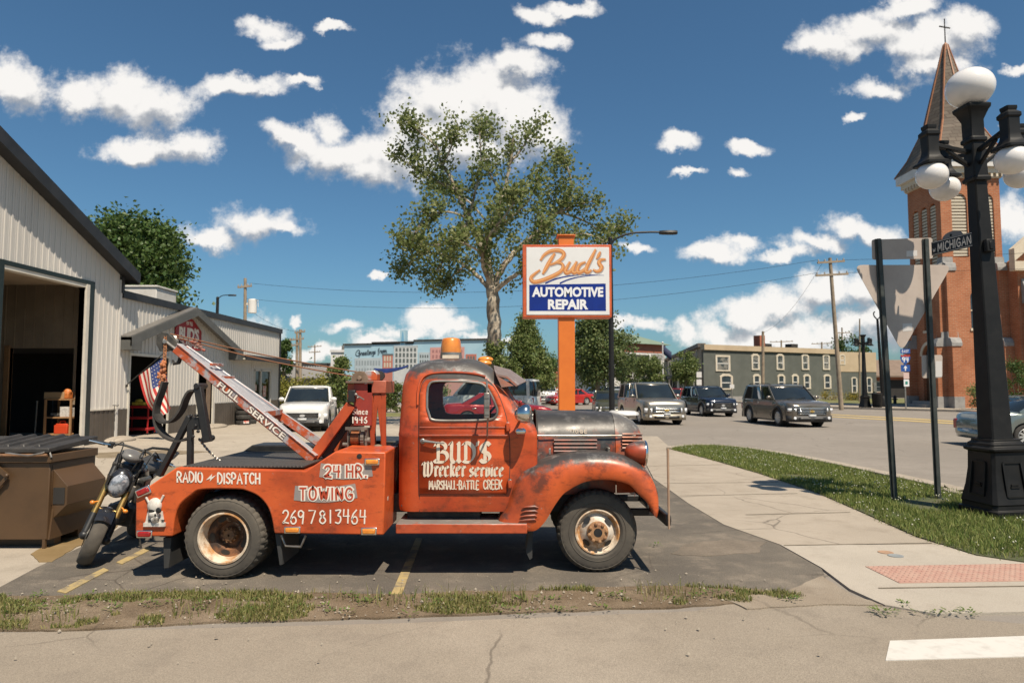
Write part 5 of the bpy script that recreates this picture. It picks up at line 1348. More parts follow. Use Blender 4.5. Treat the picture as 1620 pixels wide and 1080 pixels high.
# shell of the room
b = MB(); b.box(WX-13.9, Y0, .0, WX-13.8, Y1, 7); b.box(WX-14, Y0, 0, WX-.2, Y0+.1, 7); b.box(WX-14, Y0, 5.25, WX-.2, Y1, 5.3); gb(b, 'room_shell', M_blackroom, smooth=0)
Ys = 21.2
b = MB(); b.prism([(WX-9,0),(-15.6,0),(-15.6,2.92),(-13.62,2.92),(-13.62,0),(WX-.18,0),(WX-.18,5.2),(WX-9,5.2)], Ys, Ys+.12)
x = WX-8.9
while x < WX-.2:
    b.box(x-.02, Ys-.02, 2.95 if -15.7 < x < -13.55 else 0, x+.02, Ys+.01, 5.15); x += .3
gb(b, 'inner_wall', M_inside, smooth=0)
b = MB(); b.box(-15.75, Ys-.05, 0, -15.6, Ys+.13, 3.0); gb(b, 'door_post', M_wood)
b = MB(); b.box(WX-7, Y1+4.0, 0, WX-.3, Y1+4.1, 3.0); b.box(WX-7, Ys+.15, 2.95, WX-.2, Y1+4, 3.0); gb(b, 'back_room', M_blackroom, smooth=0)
b = MB(); b.box(WX-.10, Y1-.02, 0, WX+.06, Y1+.08, gz_(Y1)-.2); gb(b, 'corner_trim', M_siding, smooth=0)
b = MB(); b.box(WX-.02, Y1+.02, 4.72, WX+.10, Y1+.14, 5.25); gb(b, 'downpipe', M_trim)
b = MB(); p = atX(178, 641, WX+.04); b.tube([p, p+Vector((.08,0,0)), p+Vector((.10,.12,-.02)), p+Vector((.05,.25,.01))], .012, 6); b.tube([p+Vector((.06,0,0)), p+Vector((.07,.03,-.5))], .01, 6); gb(b, 'hose_tap', M_dark)
# shelf unit inside the bay and what lies on it
SX = -13.55
sh = thing('shelf_unit', (SX, 20.8, 0), 'wooden shelf unit just inside the tall open bay', 'shelves')
def shb(mb, n, m, par=sh, **k): return mb.build(n, m, par, off=(SX, 20.8, 0), **k)
for zz in (.28, .78, 1.32):
    b = MB(); b.box(SX-.40, 20.50, zz, SX+.36, 21.1, zz+.04); shb(b, 'shelf', M_wood)
for dx in (-.40, .36):
    for dy in (-.3, .3):
        b = MB(); b.box(SX+dx-.025, 20.8+dy-.025, 0, SX+dx+.025, 20.8+dy+.025, 1.34); shb(b, 'post', M_wood)
def solo(name, mb, m, loc, label, cat, group=None, **k):
    o = mb.build(name, m, None, **k); o.location = loc; return tag(o, label, cat, group)
ct = thing('petrol_can', (-13.48, 20.62, 0.32), 'bright red petrol can on the bottom shelf in the bay', 'fuel can')
b = MB(); b.box(-.20,-.12,0,.20,.12,.26); b.box(-.17,-.09,.26,.17,.09,.30); b.build('body', mat('petrol_red', (.55,.06,.02), rough=.4), ct, bevel=.035, seg=3)
b = MB(); b.tube([(-.1,0,.29),(-.08,0,.37),(.06,0,.37),(.09,0,.29)], .018, 8); b.build('handle', MATS['petrol_red'], ct)
b = MB(); b.cyl((.14,0,.30),(.14,0,.36),.035); b.build('cap', M_black, ct)
sw = thing('power_saw', (-13.5, 20.7, 1.36), 'orange and black power saw on the top shelf in the bay', 'power tool')
b = MB(); b.box(-.12,-.12,0,.16,.12,.2); b.sphere((.05,0,.2),.13,.1,.1); b.build('body', mat('tool_orange', (.5,.16,.04), rough=.5), sw, bevel=.03)
b = MB(); b.box(-.42,-.03,.14,-.1,.03,.18); b.box(-.36,-.08,.0,-.28,.08,.15); b.build('guide_bar', M_steel, sw)
solo('cardboard_box', MB().box(-.3,-.2,0,.3,.2,.2), mat('card', (.36,.23,.12), rough=.85), (-13.75,20.75,1.36), 'small brown carton beside the orange saw on the shelf', 'box', bevel=.01)
solo('paper_stack', MB().box(-.15,-.15,0,.15,.15,.26).box(-.16,-.14,.26,.13,.15,.30), mat('paper', (.6,.58,.54), (.4,.38,.36), rough=.8, scale=18), (-13.40,20.7,.82), 'stack of white papers on the middle shelf', 'papers', bevel=.005)
tr = thing('socket_tray', (-13.75, 20.65, .82), 'open tray of metal sockets on the middle shelf', 'tool tray')
b = MB(); b.box(-.16,-.12,0,.16,.12,.05); b.build('tray', M_black, tr, bevel=.01)
for k in range(6):
    b = MB(); b.cyl((-.12+.048*k, 0, .05), (-.12+.048*k, 0, .11), .02, n=8); b.build('socket', M_steel, tr)
cab_t = thing('tool_cabinet', (-15.0, 23.4, 0), 'black drawer cabinet in the dark room behind the bay', 'tool cabinet')
b = MB(); b.box(-.5,-.3,.1,.5,.3,1.3); b.build('body', M_black, cab_t, bevel=.02)
for k in range(6):
    b = MB(); b.box(-.46,-.325,.15+k*.19,.46,-.30,.31+k*.19); d_ = b.build('drawer', M_dark, cab_t, bevel=.01)
    b = MB(); b.box(-.3,-.35,.27+k*.19,.3,-.325,.29+k*.19); b.build('handle', M_steel, d_)
b = MB(); b.tube([(0,0,0),(.03,0,1.25)], .02); b.sphere((.03,0,1.25), .03); solo('steel_pipe', b, mat('pipe_grey', (.35,.33,.3), rough=.4, metal=.6), (-15.0,21.6,0), 'pale metal pipe leaning in the dark doorway of the bay', 'pipe')

# ---- low office
OL = Vector((WX, 29, 0))
off_ = thing('office_building', OL, 'low pale steel shop building with a gabled porch roof', 'building')
def ob(mb, n, m, parent=off_, **k): return mb.build(n, m, parent, off=OL, **k)
A0, A1, AT = 22.5, 25.0, 2.75; B0, B1, BT = 27.4, 28.75, 2.66; C0, C1, CT_ = 33.4, 35.7, 2.55
OZ = 4.68; OY = 36.9
b = MB(); b.prism([(Y1+.1,0),(A0,0),(A0,AT),(A1,AT),(A1,0),(B0,0),(B0,BT),(B1,BT),(B1,0),(C0,0),(C0,CT_),(C1,CT_),(C1,0),(OY,0),(OY,OZ),(Y1+.1,OZ)], WX-.16, WX, 'yz')
def blocked(y): return (A0-.1 < y < A1+.1 and AT+.1) or (B0-.08 < y < B1+.08 and BT+.1) or (C0-.08 < y < C1+.08 and CT_+.1) or 0
y = Y1+.25
while y < OY-.05:
    zb = blocked(y) or 1.03; b.prism([(y-.026,zb),(y+.026,zb),(y+.026,OZ-.02),(y-.026,OZ-.02)], WX-.01, WX+.022, 'yz'); y += .235
b.box(WX-10, OY, 0, WX, OY+.12, OZ)
ob(b, 'wall', M_siding, smooth=0)
b = MB()
for a, c in ((Y1+.1, A0-.06), (A1+.06, B0-.06), (B1+.30, C0-.06), (C1+.06, OY)):
    b = MB(); b.prism([(a,0),(c,0),(c,1.0),(a,1.0)], WX-.02, WX+.018, 'yz'); y = a+.05
    while y < c-.03: b.prism([(y-.022,0),(y+.022,0),(y+.022,1.0),(y-.022,1.0)], WX, WX+.034, 'yz'); y += .235
    ob(b, 'wainscot', M_wain, smooth=0)
b = MB(); b.box(WX-12, Y1+.1, OZ, WX+.02, OY+.14, OZ+.05); ob(b, 'roof', M_roofs, smooth=0)
b = MB(); b.box(WX+.02, Y1+.1, OZ-.10, WX+.10, OY+.14, OZ+.14); b.box(WX-12, OY+.14, OZ-.1, WX+.1, OY+.2, OZ+.14); ob(b, 'fascia', M_trim, smooth=0)
b = MB(); b.box(WX-.02, OY-.06, 0, WX+.05, OY+.14, OZ-.1); ob(b, 'corner_trim', M_trim, smooth=0)
for nm, a, c, t_ in (('door_frame', A0, A1, AT), ('door_frame', B0, B1, BT)):
    b = MB(); b.prism([(a-.08,0),(a,0),(a,t_),(c,t_),(c,0),(c+.08,0),(c+.08,t_+.09),(a-.08,t_+.09)], WX-.12, WX+.045, 'yz'); ob(b, nm, M_wtrim if nm else M_trim, smooth=0)
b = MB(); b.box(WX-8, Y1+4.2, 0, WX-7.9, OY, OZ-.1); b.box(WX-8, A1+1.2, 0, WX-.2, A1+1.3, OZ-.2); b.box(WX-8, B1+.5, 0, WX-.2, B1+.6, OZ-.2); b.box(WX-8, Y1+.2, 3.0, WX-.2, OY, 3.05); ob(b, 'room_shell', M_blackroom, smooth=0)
b = MB(); b.box(WX-.09, B1-.35, .02, WX-.05, B1-.02, BT-.02); ob(b, 'door', mat('brown_door', (.22,.15,.10), (.17,.115,.08), rough=.6, scale=2))
# shop front glazing
M_shop = glass_mat('shop_glass', (.35,.38,.36), .9)
b = MB(); 
for a, c in ((C0,C0+.07),(C0+.85,C0+.95),(C1-.07,C1)): b.prism([(a,0),(c,0),(c,CT_),(a,CT_)], WX-.1, WX+.03, 'yz')
b.prism([(C0,CT_-.07),(C1,CT_-.07),(C1,CT_),(C0,CT_)], WX-.1, WX+.03, 'yz'); fr_ = ob(b, 'window_frame', M_wtrim, smooth=0)
b = MB(); b.quad((WX-.04,C0,.1),(WX-.04,C1,.1),(WX-.04,C1,CT_-.07),(WX-.04,C0,CT_-.07)); ob(b, 'pane', M_shop, fr_, fix=False, smooth=0)
b = MB(); b.box(WX-.035, C0+.2, 1.5, WX-.03, C0+.45, 1.8); b.box(WX-.035, C0+1.3, 1.2, WX-.03, C0+1.75, 1.75); b.split('window_poster', mat('poster', (.5,.42,.36), (.4,.12,.08), rough=.7, scale=5), fr_, off=OL)
# gabled porch roof
PC, PH_ = 26.4, 4.55; px_ = WX+.36
zE, zP = 3.22, 4.66
b = MB()
for sg in (-1, 1):
    b.prism([(PC, zP),(PC, zP+.13),(PC+sg*PH_, zE+.13),(PC+sg*PH_, zE)], WX-.0, px_+.02, 'yz')
ob(b, 'porch_roof', mat('porch_metal', (.17,.16,.145), (.13,.12,.11), rough=.5, metal=.2, scale=3), smooth=0)
b = MB()
for sg in (-1, 1):
    b.prism([(PC, zP-.20),(PC, zP+.10),(PC+sg*PH_, zE+.10),(PC+sg*PH_, zE-.20)], px_, px_+.05, 'yz')
ob(b, 'porch_fascia', mat('fascia_grey', (.085,.085,.078), (.11,.108,.10), rough=.55, scale=2), smooth=0)
b = MB()
for sg in (-1, 1):
    y_ = PC+sg*PH_; b.box(WX, min(y_, y_-sg*.62), zE-.32, px_+.045, max(y_, y_-sg*.62), zE+.09)
ob(b, 'eave_box', MATS['fascia_grey'], smooth=0)
b = MB(); b.box(WX, PC+PH_, 3.02, WX+.52, OY+.1, 3.10); b.box(WX+.50, PC+PH_, 2.92, WX+.58, OY+.15, 3.16); ob(b, 'canopy', M_trim, smooth=0)
b = MB(); b.box(WX, PC+PH_, 2.96, WX+.5, OY+.08, 3.01); ob(b, 'canopy_soffit', M_wtrim, smooth=0)
# painted shop sign up in the porch gable
M_sred = mat('sign_red', (.33,.012,.016), (.25,.010,.012), rough=.5, scale=4)
sg_ = thing('shop_sign', (WX+.06, PC, 3.7), 'red arched shop sign lettered in white under the porch gable', 'sign')
def sgb(mb, n, m, **k): return mb.build(n, m, sg_, off=(WX+.06, PC, 3.7), **k)
ctr = atX(300, 530, WX+.08)
w2 = 1.06
b = MB(); b.prism([(ctr.y-w2, ctr.z-.56),(ctr.y+w2, ctr.z-.56),(ctr.y+w2, ctr.z+.22),(ctr.y+.35, ctr.z+.62),(ctr.y+.1, ctr.z+.66),(ctr.y-.1, ctr.z+.66),(ctr.y-.35, ctr.z+.62),(ctr.y-w2, ctr.z+.22)], WX+.02, WX+.06, 'yz'); sgb(b, 'board', M_sred, bevel=.01)
b = MB()
def sfn(x, y, l=0): return (WX+.0625+l, ctr.y+x, ctr.z+y)
font_text(b, "BUD'S", (-.80,-.22,.84,.30), sfn, offset=.05); stroke_text(b, list('269-558-0211'), (-.92,-.46,.92,-.27), .05, sfn, None, 3, gap=.3); stroke_text(b, list('EST'), (-.22,.40,-.02,.50), .03, sfn, None, 3, gap=.35); stroke_text(b, list('46'), (.06,.38,.24,.52), .035, sfn, None, 3, gap=.3); sgb(b, 'lettering', M_letter, smooth=0, fix=False)
# white rooftop unit
ac = thing('rooftop_unit', (WX-2.2, 27.6, OZ+.05), 'square white vent box on the flat shop roof', 'roof vent')
b = MB(); b.box(-.75,-.8,0,.75,.8,.9); b.build('housing', mat('unit_white', (.6,.57,.52), (.5,.47,.42), rough=.6, scale=3), ac, bevel=.03)
b = MB(); b.box(-.80,-.85,.9,.80,.85,.98); b.build('lid', MATS['unit_white'], ac, bevel=.02)
# concrete stoop blocks, floor items
for (px, py, sx, sy, lab) in ((176,697,.55,.8,'rounded concrete block on the ground beside the bay door'),(330,676,.5,1.2,'low concrete step in front of the office door')):
    p = gnd(px, py); b = MB(); b.sphere((0,0,.02), sx, sy, .14, 20, 8); o = solo('concrete_block', b, M_walk, (p.x+.1, p.y, 0), lab, 'concrete block', smooth=80)
# tool trolley in the first office bay
tt = thing('tool_trolley', (-13.5, 24.9, 0), 'red tool trolley with yellow tools inside the flagged bay', 'tool trolley')
for zz in (.15, .55, .95):
    b = MB(); b.box(-.45,-.28,zz,.45,.28,zz+.09); b.build('tray', mat('trolley_red', (.36,.02,.02), rough=.45), tt, bevel=.015)
for dx in (-.42, .42):
    for dy in (-.25, .25):
        b = MB(); b.box(dx-.02,dy-.02,.06,dx+.02,dy+.02,.95); b.build('post', MATS['trolley_red'], tt)
        b = MB(); b.lathe((dx,dy-.015,.05),(0,1,0),[(0,.05),(.03,.05)],12); b.build('castor', M_black, tt)
b = MB(); b.box(-.2,-.22,1.04,.25,.1,1.16); b.sphere((0,-.1,1.2),.14,.1,.08); solo('tool_bag', b, mat('tool_yellow', (.55,.38,.03), (.3,.2,.03), rough=.7, scale=12), (-13.5,24.9,0), 'yellow tool bag on top of the red trolley', 'tool bag', bevel=.02)
lf = thing('car_lift_post', (-13.1, 25.35, 0), 'tall blue lift post inside the flagged bay', 'vehicle lift')
b = MB(); b.box(-.12,-.14,0,.12,.14,3.0); b.build('post', mat('lift_blue', (.012,.05,.15), rough=.5), lf, bevel=.02)
b = MB(); b.box(-.3,-.25,0,.3,.25,.04); b.build('base_plate', M_black, lf)
b = MB(); b.lathe((0,0,0),(0,0,1),[(0,.14),(.3,.17),(.31,.16),(.04,.13)],18); b.tube([(-.16,0,.28),(-.1,0,.46),(.1,0,.46),(.16,0,.28)],.008,6); solo('bucket', b, mat('bucket_white', (.55,.52,.46), rough=.6), (-12.9,28.45,0), 'white bucket just inside the narrow office doorway', 'bucket')
# tyres
def tyre_mesh(r=.33, w_=.21):
    b = MB(); pr = [(0,r*.62),(0,r*.80),(.012,r*.92),(.035,r*.985),(.06,r),(w_-.06,r),(w_-.035,r*.985),(w_-.012,r*.92),(w_,r*.80),(w_,r*.62),(w_*.75,r*.60),(w_*.25,r*.60)]
    b.lathe((0,0,0),(0,0,1),pr+[pr[0]],40,caps=False,mod=lambda k,j: .975 if k in (3,4,5,6) and j % 3 == 0 else 1); return b
tm = tyre_mesh()
TL = [('bottom tyre of the stack by the office wall, with a red and white sticker',0),('second tyre from the bottom of the stack by the office wall',1),('third tyre from the bottom of the stack by the office wall',2),('topmost tyre of the stack by the office wall',3)]
pt = atX(385, 660, WX+.42)
ty0 = tm.build('tyre', M_rub, None, smooth=30)
for i, (lab, k) in enumerate(TL):
    o = ty0 if i == 0 else ty0.copy()
    if i: col.objects.link(o)
    o.location = (WX+.42+.02*math.sin(k*2), pt.y+.02*math.cos(k*3), .225*k); o.rotation_euler.z = k
    tag(o, lab, 'tyre', 'tyres stacked by the office')
b = MB(); b.box(-.01,-.12,.03,.01,.12,.15); st = b.build('sticker', mat('sticker', (.6,.1,.06), (.65,.6,.55), rough=.5, scale=9, lo=.45, hi=.5), ty0); st.location = (.20*.98+.03,-.262,.03); st.rotation_euler.z = -.9
for k in range(2):
    o = ty0.copy(); col.objects.link(o); o.location = (WX+.40, pt.y+.74, .225*k); tag(o, ('lower' if k == 0 else 'upper')+' tyre of the short stack behind the taller one', 'tyre', 'tyres stacked by the office')
# flag on its pole
fl = thing('wall_flag', (WX, 22.3, 2.0), 'American flag hanging from a slanted pole on the shop wall', 'flag')
def fb_(mb, n, m, par=fl, **k): return mb.build(n, m, par, off=(WX, 22.3, 2.0), **k)
pb, ptp = atY(199, 610, 22.3), atY(260, 558, 22.15)
b = MB(); b.tube([pb, ptp], .016, 8); b.sphere(ptp, .03); b.lathe(pb, (1,0,0), [(-.05,.05),(.05,.045)], 10); fb_(b, 'pole', M_dark)
h0, h1 = atY(219.5, 594, 22.25), atY(257.5, 566, 22.16); e0, e1 = atY(254, 660, 22.3), atY(274, 646, 22.1)
def flp(u, v):
    a = h0.lerp(h1, u); e = e0.lerp(e1, u); p = a.lerp(e, v)
    p = p + Vector((-.20*math.sin(math.pi*v)*(1-u)*.6, 0, -.22*math.sin(math.pi*v)*(1-u)))
    p.y += .13*math.sin(u*9+v*2.2)*v**.7; p.x += .05*math.sin(v*7+u*5)*v
    return p
flr, flw, flb = mat('flag_red', (.46,.035,.03), (.40,.03,.025), rough=.8), mat('flag_white', (.66,.60,.53), rough=.8), mat('flag_blue', (.03,.05,.17), rough=.8)
b = MB(); NU, NV = 52, 30
for i in range(NU):
    for j in range(NV):
        u0, u1, v0, v1 = i/NU, (i+1)/NU, j/NV, (j+1)/NV
        st_ = int(u0*13); b.cur = 2 if (st_ >= 6 and v0 < .4-1e-6) else (0 if st_ % 2 == 0 else 1)
        b.quad(flp(u0,v0), flp(u1,v0), flp(u1,v1), flp(u0,v1))
b.cur = 0
cl = fb_(b, 'cloth', [flr, flw, flb], fix=False, smooth=0)
b = MB()
for i in range(5):
    for j in range(6):
        u, v = .50+.095*i+.03, .035+.065*j; p = flp(u, v); q = flp(u+.012, v); r_ = flp(u, v+.012); n_ = (q-p).cross(r_-p).normalized(); n_ = n_ if n_.y < 0 else -n_
        a1 = (q-p).normalized()*.022; a2 = n_.cross(a1.normalized())*.022; c_ = p+n_*.006
        b.poly([c_+a1*math.cos(t)*(1 if k % 2 == 0 else .45)+a2*math.sin(t)*(1 if k % 2 == 0 else .45) for k, t in enumerate([math.pi/5*k for k in range(10)])])
fb_(b, 'stars', flw, cl, fix=False, smooth=0)

# ------------------------------------------------------------------ dumpster
DL = Vector((-5.0, 7.46, 0)); dz_ = .06
dmp = thing('dumpster', DL, 'brown steel dumpster with ribbed black lids at the left edge', 'dumpster')
def db(mb, n, m, par=dmp, **k): return mb.build(n, m, par, off=DL, **k)
s = NT('dumpster_brown')
c = s.mix(s.noise(2, 8, .65, lo=.35, hi=.7), (.088,.048,.021), (.065,.036,.016)); c = s.mix(s.noise(1, 8, .8, vec=s.coord((22,22,1.2)), lo=.70, hi=.80), c, (.22,.16,.11))
c = s.mix(s.noise(7, 8, .8, lo=.70, hi=.74), c, (.05,.022,.012)); s.set(c=c, rough=.5); s.bump(s.noise(1.4, 2, .5), .2, .02); M_dump = s.m
xl, xr_d = -7.0, -5.0; yn, yf = 7.46, 8.27; zt = 1.04
b = MB(); b.box(xl, yn, dz_+.04, xr_d, yf, .92); b.box(xl-.02, yn-.03, .92, xr_d+.03, yf, zt-.03); body = db(b, 'body', M_dump, bevel=.008)
b = MB()                                   # folded side pocket for the truck forks
b.prism([(7.50,.46),(8.22,.46),(8.22,.90),(7.50,.90)], xr_d, xr_d+.004, 'yz')
b.loft([[Vector((xr_d,y,.30)), Vector((xr_d+.16,y,.46)), Vector((xr_d+.16,y,.66)), Vector((xr_d,y,.84))] for y in (7.52, 8.22)]); db(b, 'fork_pocket', M_dump, bevel=.006)
b = MB(); b.box(xr_d+.012, 7.512, .47, xr_d+.135, 7.53, .645); db(b, 'pocket_opening', M_blackroom)
b = MB(); b.prism([(7.47,.10),(7.9,.10),(7.52,.42)], xr_d, xr_d+.02, 'yz') ; db(b, 'gusset', M_dump)
for y in (7.7, 8.1):
    b = MB(); b.box(xl, y-.05, 0, xr_d-.04, y+.05, dz_+.04); db(b, 'skid', M_dump)
b = MB(); b.box(xr_d-.05, yn-.0, 0, xr_d-.02, yn+.03, dz_+.05) ; db(b, 'foot', M_dump)
M_lid = mat('lid_plastic', (.024,.022,.020), (.045,.04,.035), rough=.55, scale=4)
for xa, xb in ((xl, -6.02), (-5.98, xr_d+.02)):
    b = MB()
    def lz(y): return zt + .04 + .05*(y-yn)/(yf-yn)
    b.loft([[Vector((xa,yn-.06,lz(yn)-.05)), Vector((xa,yn-.06,lz(yn))), Vector((xa,yf,lz(yf)+.02)), Vector((xa,yf,lz(yf)-.05))],[Vector((xb,yn-.06,lz(yn)-.05)), Vector((xb,yn-.06,lz(yn))), Vector((xb,yf,lz(yf)+.02)), Vector((xb,yf,lz(yf)-.05))]])
    k = xa+.12
    while k < xb-.05:
        b.loft([[Vector((k-.045,yn+.03,lz(yn)-.01)), Vector((k-.02,yn+.05,lz(yn)+.035)), Vector((k+.02,yn+.05,lz(yn)+.035)), Vector((k+.045,yn+.03,lz(yn)-.01))],[Vector((k-.045,yf-.05,lz(yf)-.01)), Vector((k-.02,yf-.08,lz(yf)+.05)), Vector((k+.02,yf-.08,lz(yf)+.05)), Vector((k+.045,yf-.05,lz(yf)-.01))]]); k += .17
    db(b, 'lid', M_lid, bevel=.01)
b = MB(); b.tube([(xl,yn-.05,1.005),(xr_d,yn-.05,1.005)], .017, 8); db(b, 'lid_bar', mat('bar_rust', (.26,.13,.06), (.12,.07,.04), rough=.6, scale=14))
b = MB(); b.bar((-5.72,yn-.03,1.0),(-5.42,yn-.045,.78),.05,.02,(0,1,0)); b.bar((-5.42,yn-.045,.78),(-5.75,yn-.035,.40),.035,.02,(0,1,0)); b.sphere((-5.42,yn-.06,.79),.022); db(b, 'lock_bar', M_dump)
b = MB(); p = Vector((xr_d+.0,yn+.02,1.0)); b.tube([p+Vector((-.45,-.07,.03)), p+Vector((-.2,-.08,.0)), p+Vector((-.04,-.08,.03)), p+Vector((.0,-.05,.06)), p+Vector((.03,-.05,-.02))], .012, 6); db(b, 'latch_chain', M_steel)

# ------------------------------------------------------------------ small motorcycle
fc = gnd(139, 893); rc_ = Vector((-4.36, 8.02, 0)); hdg = math.atan2((fc-rc_).y, (fc-rc_).x)
bk = thing('motorcycle', fc, 'small black motorcycle with gold forks leaning on its stand', 'motorcycle')
BM = Matrix.Rotation(hdg, 4, 'Z') @ Matrix.Rotation(R(-13), 4, 'X')
SC = 1.06
stx = Vector((-.36, 0, 1.0)) ; axd = (Vector((-.36,0,1.0))-Vector((0.02,0,.25))).normalized()
STEER = Matrix.Translation(stx) @ Matrix.Rotation(R(20), 4, axd) @ Matrix.Translation(-stx)
def kb(mb, n, m, par=bk, steer=False, **k):
    M = BM @ Matrix.Scale(SC, 4)
    if steer: M = M @ STEER
    mb.xf(M); return mb.build(n, m, par, **k)
M_bblk = mat('bike_black', (.014,.014,.016), (.022,.022,.024), rough=.22, scale=4, coat=.6)
M_gold = mat('fork_gold', (.46,.30,.10), (.38,.24,.08), rough=.3, metal=.85, scale=5)
M_bgrey = mat('bike_grey', (.10,.095,.085), (.14,.13,.115), rough=.35, metal=.5, scale=5)
def bwheel(cx, w_, r):
    b = MB(); pr = [(-w_*.32,r*.68),(-w_*.46,r*.80),(-w_*.5,r*.88)] + [(w_*.5*math.sin(a), r*.88+r*.12*math.cos(a)) for a in [R(-75+15*i) for i in range(11)]] + [(w_*.5,r*.88),(w_*.46,r*.80),(w_*.32,r*.68)]
    b.lathe((cx,0,r),(0,1,0),pr,60,caps=False,mod=lambda k,j: .985 if (j+abs(k-8)) % 4 == 0 and 4 < k < 13 else 1); return b
def brim(cx, w_, r):
    b = MB(); b.lathe((cx,0,r),(0,1,0),[(-w_*.34,r*.69),(-w_*.34,r*.62),(0,r*.58),(w_*.34,r*.62),(w_*.34,r*.69)],40,caps=False)
    for k in range(5):
        a = k*2*math.pi/5; d_ = Vector((math.cos(a),0,math.sin(a))); b.bar(Vector((cx,0,r))+d_*.03, Vector((cx,0,r))+d_*r*.62, .03, .025, (0,1,0))
    b.lathe((cx,0,r),(0,1,0),[(-.06,.035),(.06,.035)],14); return b
wf = kb(bwheel(0,.125,.255), 'front_wheel', M_dust, steer=True); kb(brim(0,.125,.255), 'rim', M_bgrey, wf, True)
b = MB(); b.lathe((0,-.075,.255),(0,1,0),[(0,.11),(.005,.11)],28); b.lathe((0,-.075,.255),(0,1,0),[(-.004,.06),(.006,.06)],20); kb(b, 'brake_disc', M_bgrey, wf, True)
wr = kb(bwheel(-1.2,.135,.255), 'rear_wheel', M_dust); kb(brim(-1.2,.135,.255), 'rim', M_bgrey, wr)
for y in (-.095, .095):
    b = MB(); b.tube([Vector((.02,y,.24)), Vector((-.08,y,.44))], .032, 12); b.sphere((.02,y,.255),.04); lo_ = kb(b, 'fork', M_black, steer=True)
    b = MB(); b.tube([Vector((-.07,y,.42)), Vector((-.25,y,.79))], .028, 12); kb(b, 'fork_tube', M_gold, lo_, True)
    b = MB(); b.tube([Vector((-.24,y,.77)), Vector((-.34,y,.97))], .031, 12); kb(b, 'fork_clamp', M_black, lo_, True)
b = MB(); b.bar((-.29,-.13,.88),(-.29,.13,.88),.07,.04); b.bar((-.23,-.12,.76),(-.23,.12,.76),.07,.04); kb(b, 'triple_clamp', M_dark, steer=True, bevel=.01)
b = MB(); b.loft([[Vector((.255*1.13*math.cos(a)*1, y, .255+.255*1.13*math.sin(a))) + Vector((0,0,-.02*(y/.07)**2)) for y in (-.072,-.05,0,.05,.072)] + [Vector((.255*1.08*math.cos(a), y, .255+.255*1.08*math.sin(a)-.02*(y/.07)**2)) for y in (.072,.05,0,-.05,-.072)] for a in [R(48+7.5*i) for i in range(12)]]); kb(b, 'front_mudguard', M_bblk, steer=True, smooth=50)
b = MB(); b.tube([(-.33,-.36,1.02),(-.36,-.24,1.03),(-.36,-.12,1.06),(-.36,.12,1.06),(-.36,.24,1.03),(-.33,.36,1.02)], .012, 8); hbr = kb(b, 'handlebar', M_bgrey, steer=True)
for sg in (-1, 1):
    b = MB(); b.tube([(-.335,sg*.26,1.025),(-.325,sg*.38,1.015)], .019, 10); kb(b, 'grip', M_black, hbr, True)
    b = MB(); b.tube([(-.32,sg*.22,1.03),(-.27,sg*.28,1.03),(-.275,sg*.40,1.02)], .008, 6); kb(b, 'lever', M_chrome, hbr, True)
    b = MB(); b.box(-.36,sg*.21-.025,1.0,-.32,sg*.21+.025,1.06); kb(b, 'switch', M_black, hbr, True, bevel=.008)
b = MB()
for y, z in ((-.1,.98),(.06,.95),(.14,1.0)): b.tube(catmull([(-.32,y*1.8,1.03),(-.24,y*1.2,1.10),(-.2,y,.95),(-.24,y*.6,.78)],4), .006, 5)
kb(b, 'cables', M_black, hbr, True)
b = MB(); b.sphere((-.14,0,.73),.055,.085,.115,20,12); hlm = kb(b, 'headlight', mat('bike_lens', (.36,.38,.41), (.12,.13,.15), rough=.12, scale=16, lo=.4, hi=.6, spec=.9, coat=.6), steer=True, smooth=80)
b = MB(); b.sphere((-.19,0,.74),.09,.115,.145,20,12); b.box(-.24,-.115,.70,-.12,-.095,.80); b.box(-.24,.095,.70,-.12,.115,.80); kb(b, 'headlight_shell', M_bblk, hlm, True, smooth=60)
b = MB(); b.sphere((-.30,0,1.00),.09,.105,.055,18,10); b.sphere((-.24,0,.99),.07,.09,.05,16,8); kb(b, 'instrument_pod', mat('pod_grey', (.20,.195,.185), (.12,.115,.11), rough=.3, scale=3), steer=True, smooth=80)
b = MB(); b.loft([[Vector((x, w_*c_, z+h_*s_)) for c_, s_ in [(math.cos(t), math.sin(t)) for t in [2*math.pi*i/16 for i in range(16)]]] for x, w_, z, h_ in ((-.32,.05,.82,.06),(-.38,.13,.80,.12),(-.52,.15,.80,.14),(-.66,.12,.76,.10),(-.74,.08,.72,.06))]); tk = kb(b, 'fuel_tank', M_bblk, smooth=70)
for sg in (-1, 1):
    b = MB(); b.loft([[Vector((-.30,sg*.12,.80)), Vector((-.34,sg*.17,.78)), Vector((-.36,sg*.16,.52)), Vector((-.30,sg*.12,.56))],[Vector((-.58,sg*.13,.80)), Vector((-.58,sg*.18,.78)), Vector((-.56,sg*.17,.60)), Vector((-.54,sg*.13,.60))]]); pn = kb(b, 'side_panel', M_bgrey, tk, bevel=.02, smooth=40)
    b = MB(); b.quad((-.38,sg*.181,.76),(-.54,sg*.184,.77),(-.52,sg*.184,.70),(-.40,sg*.181,.68)); kb(b, 'red_decal', mat('decal_red', (.42,.02,.02), rough=.4), tk, smooth=0)
b = MB(); b.loft([[Vector((x, w_*c_, z+h_*s_)) for c_, s_ in [(math.cos(t), math.copysign(abs(math.sin(t))**.7, math.sin(t))) for t in [2*math.pi*i/16 for i in range(16)]]] for x, w_, z, h_ in ((-.60,.07,.80,.03),(-.68,.12,.815,.05),(-.85,.14,.80,.05),(-1.0,.13,.83,.05),(-1.25,.11,.87,.045),(-1.36,.06,.88,.03))]); kb(b, 'seat', mat('seat_grey', (.035,.034,.033), (.055,.053,.05), rough=.6, scale=6), smooth=70)
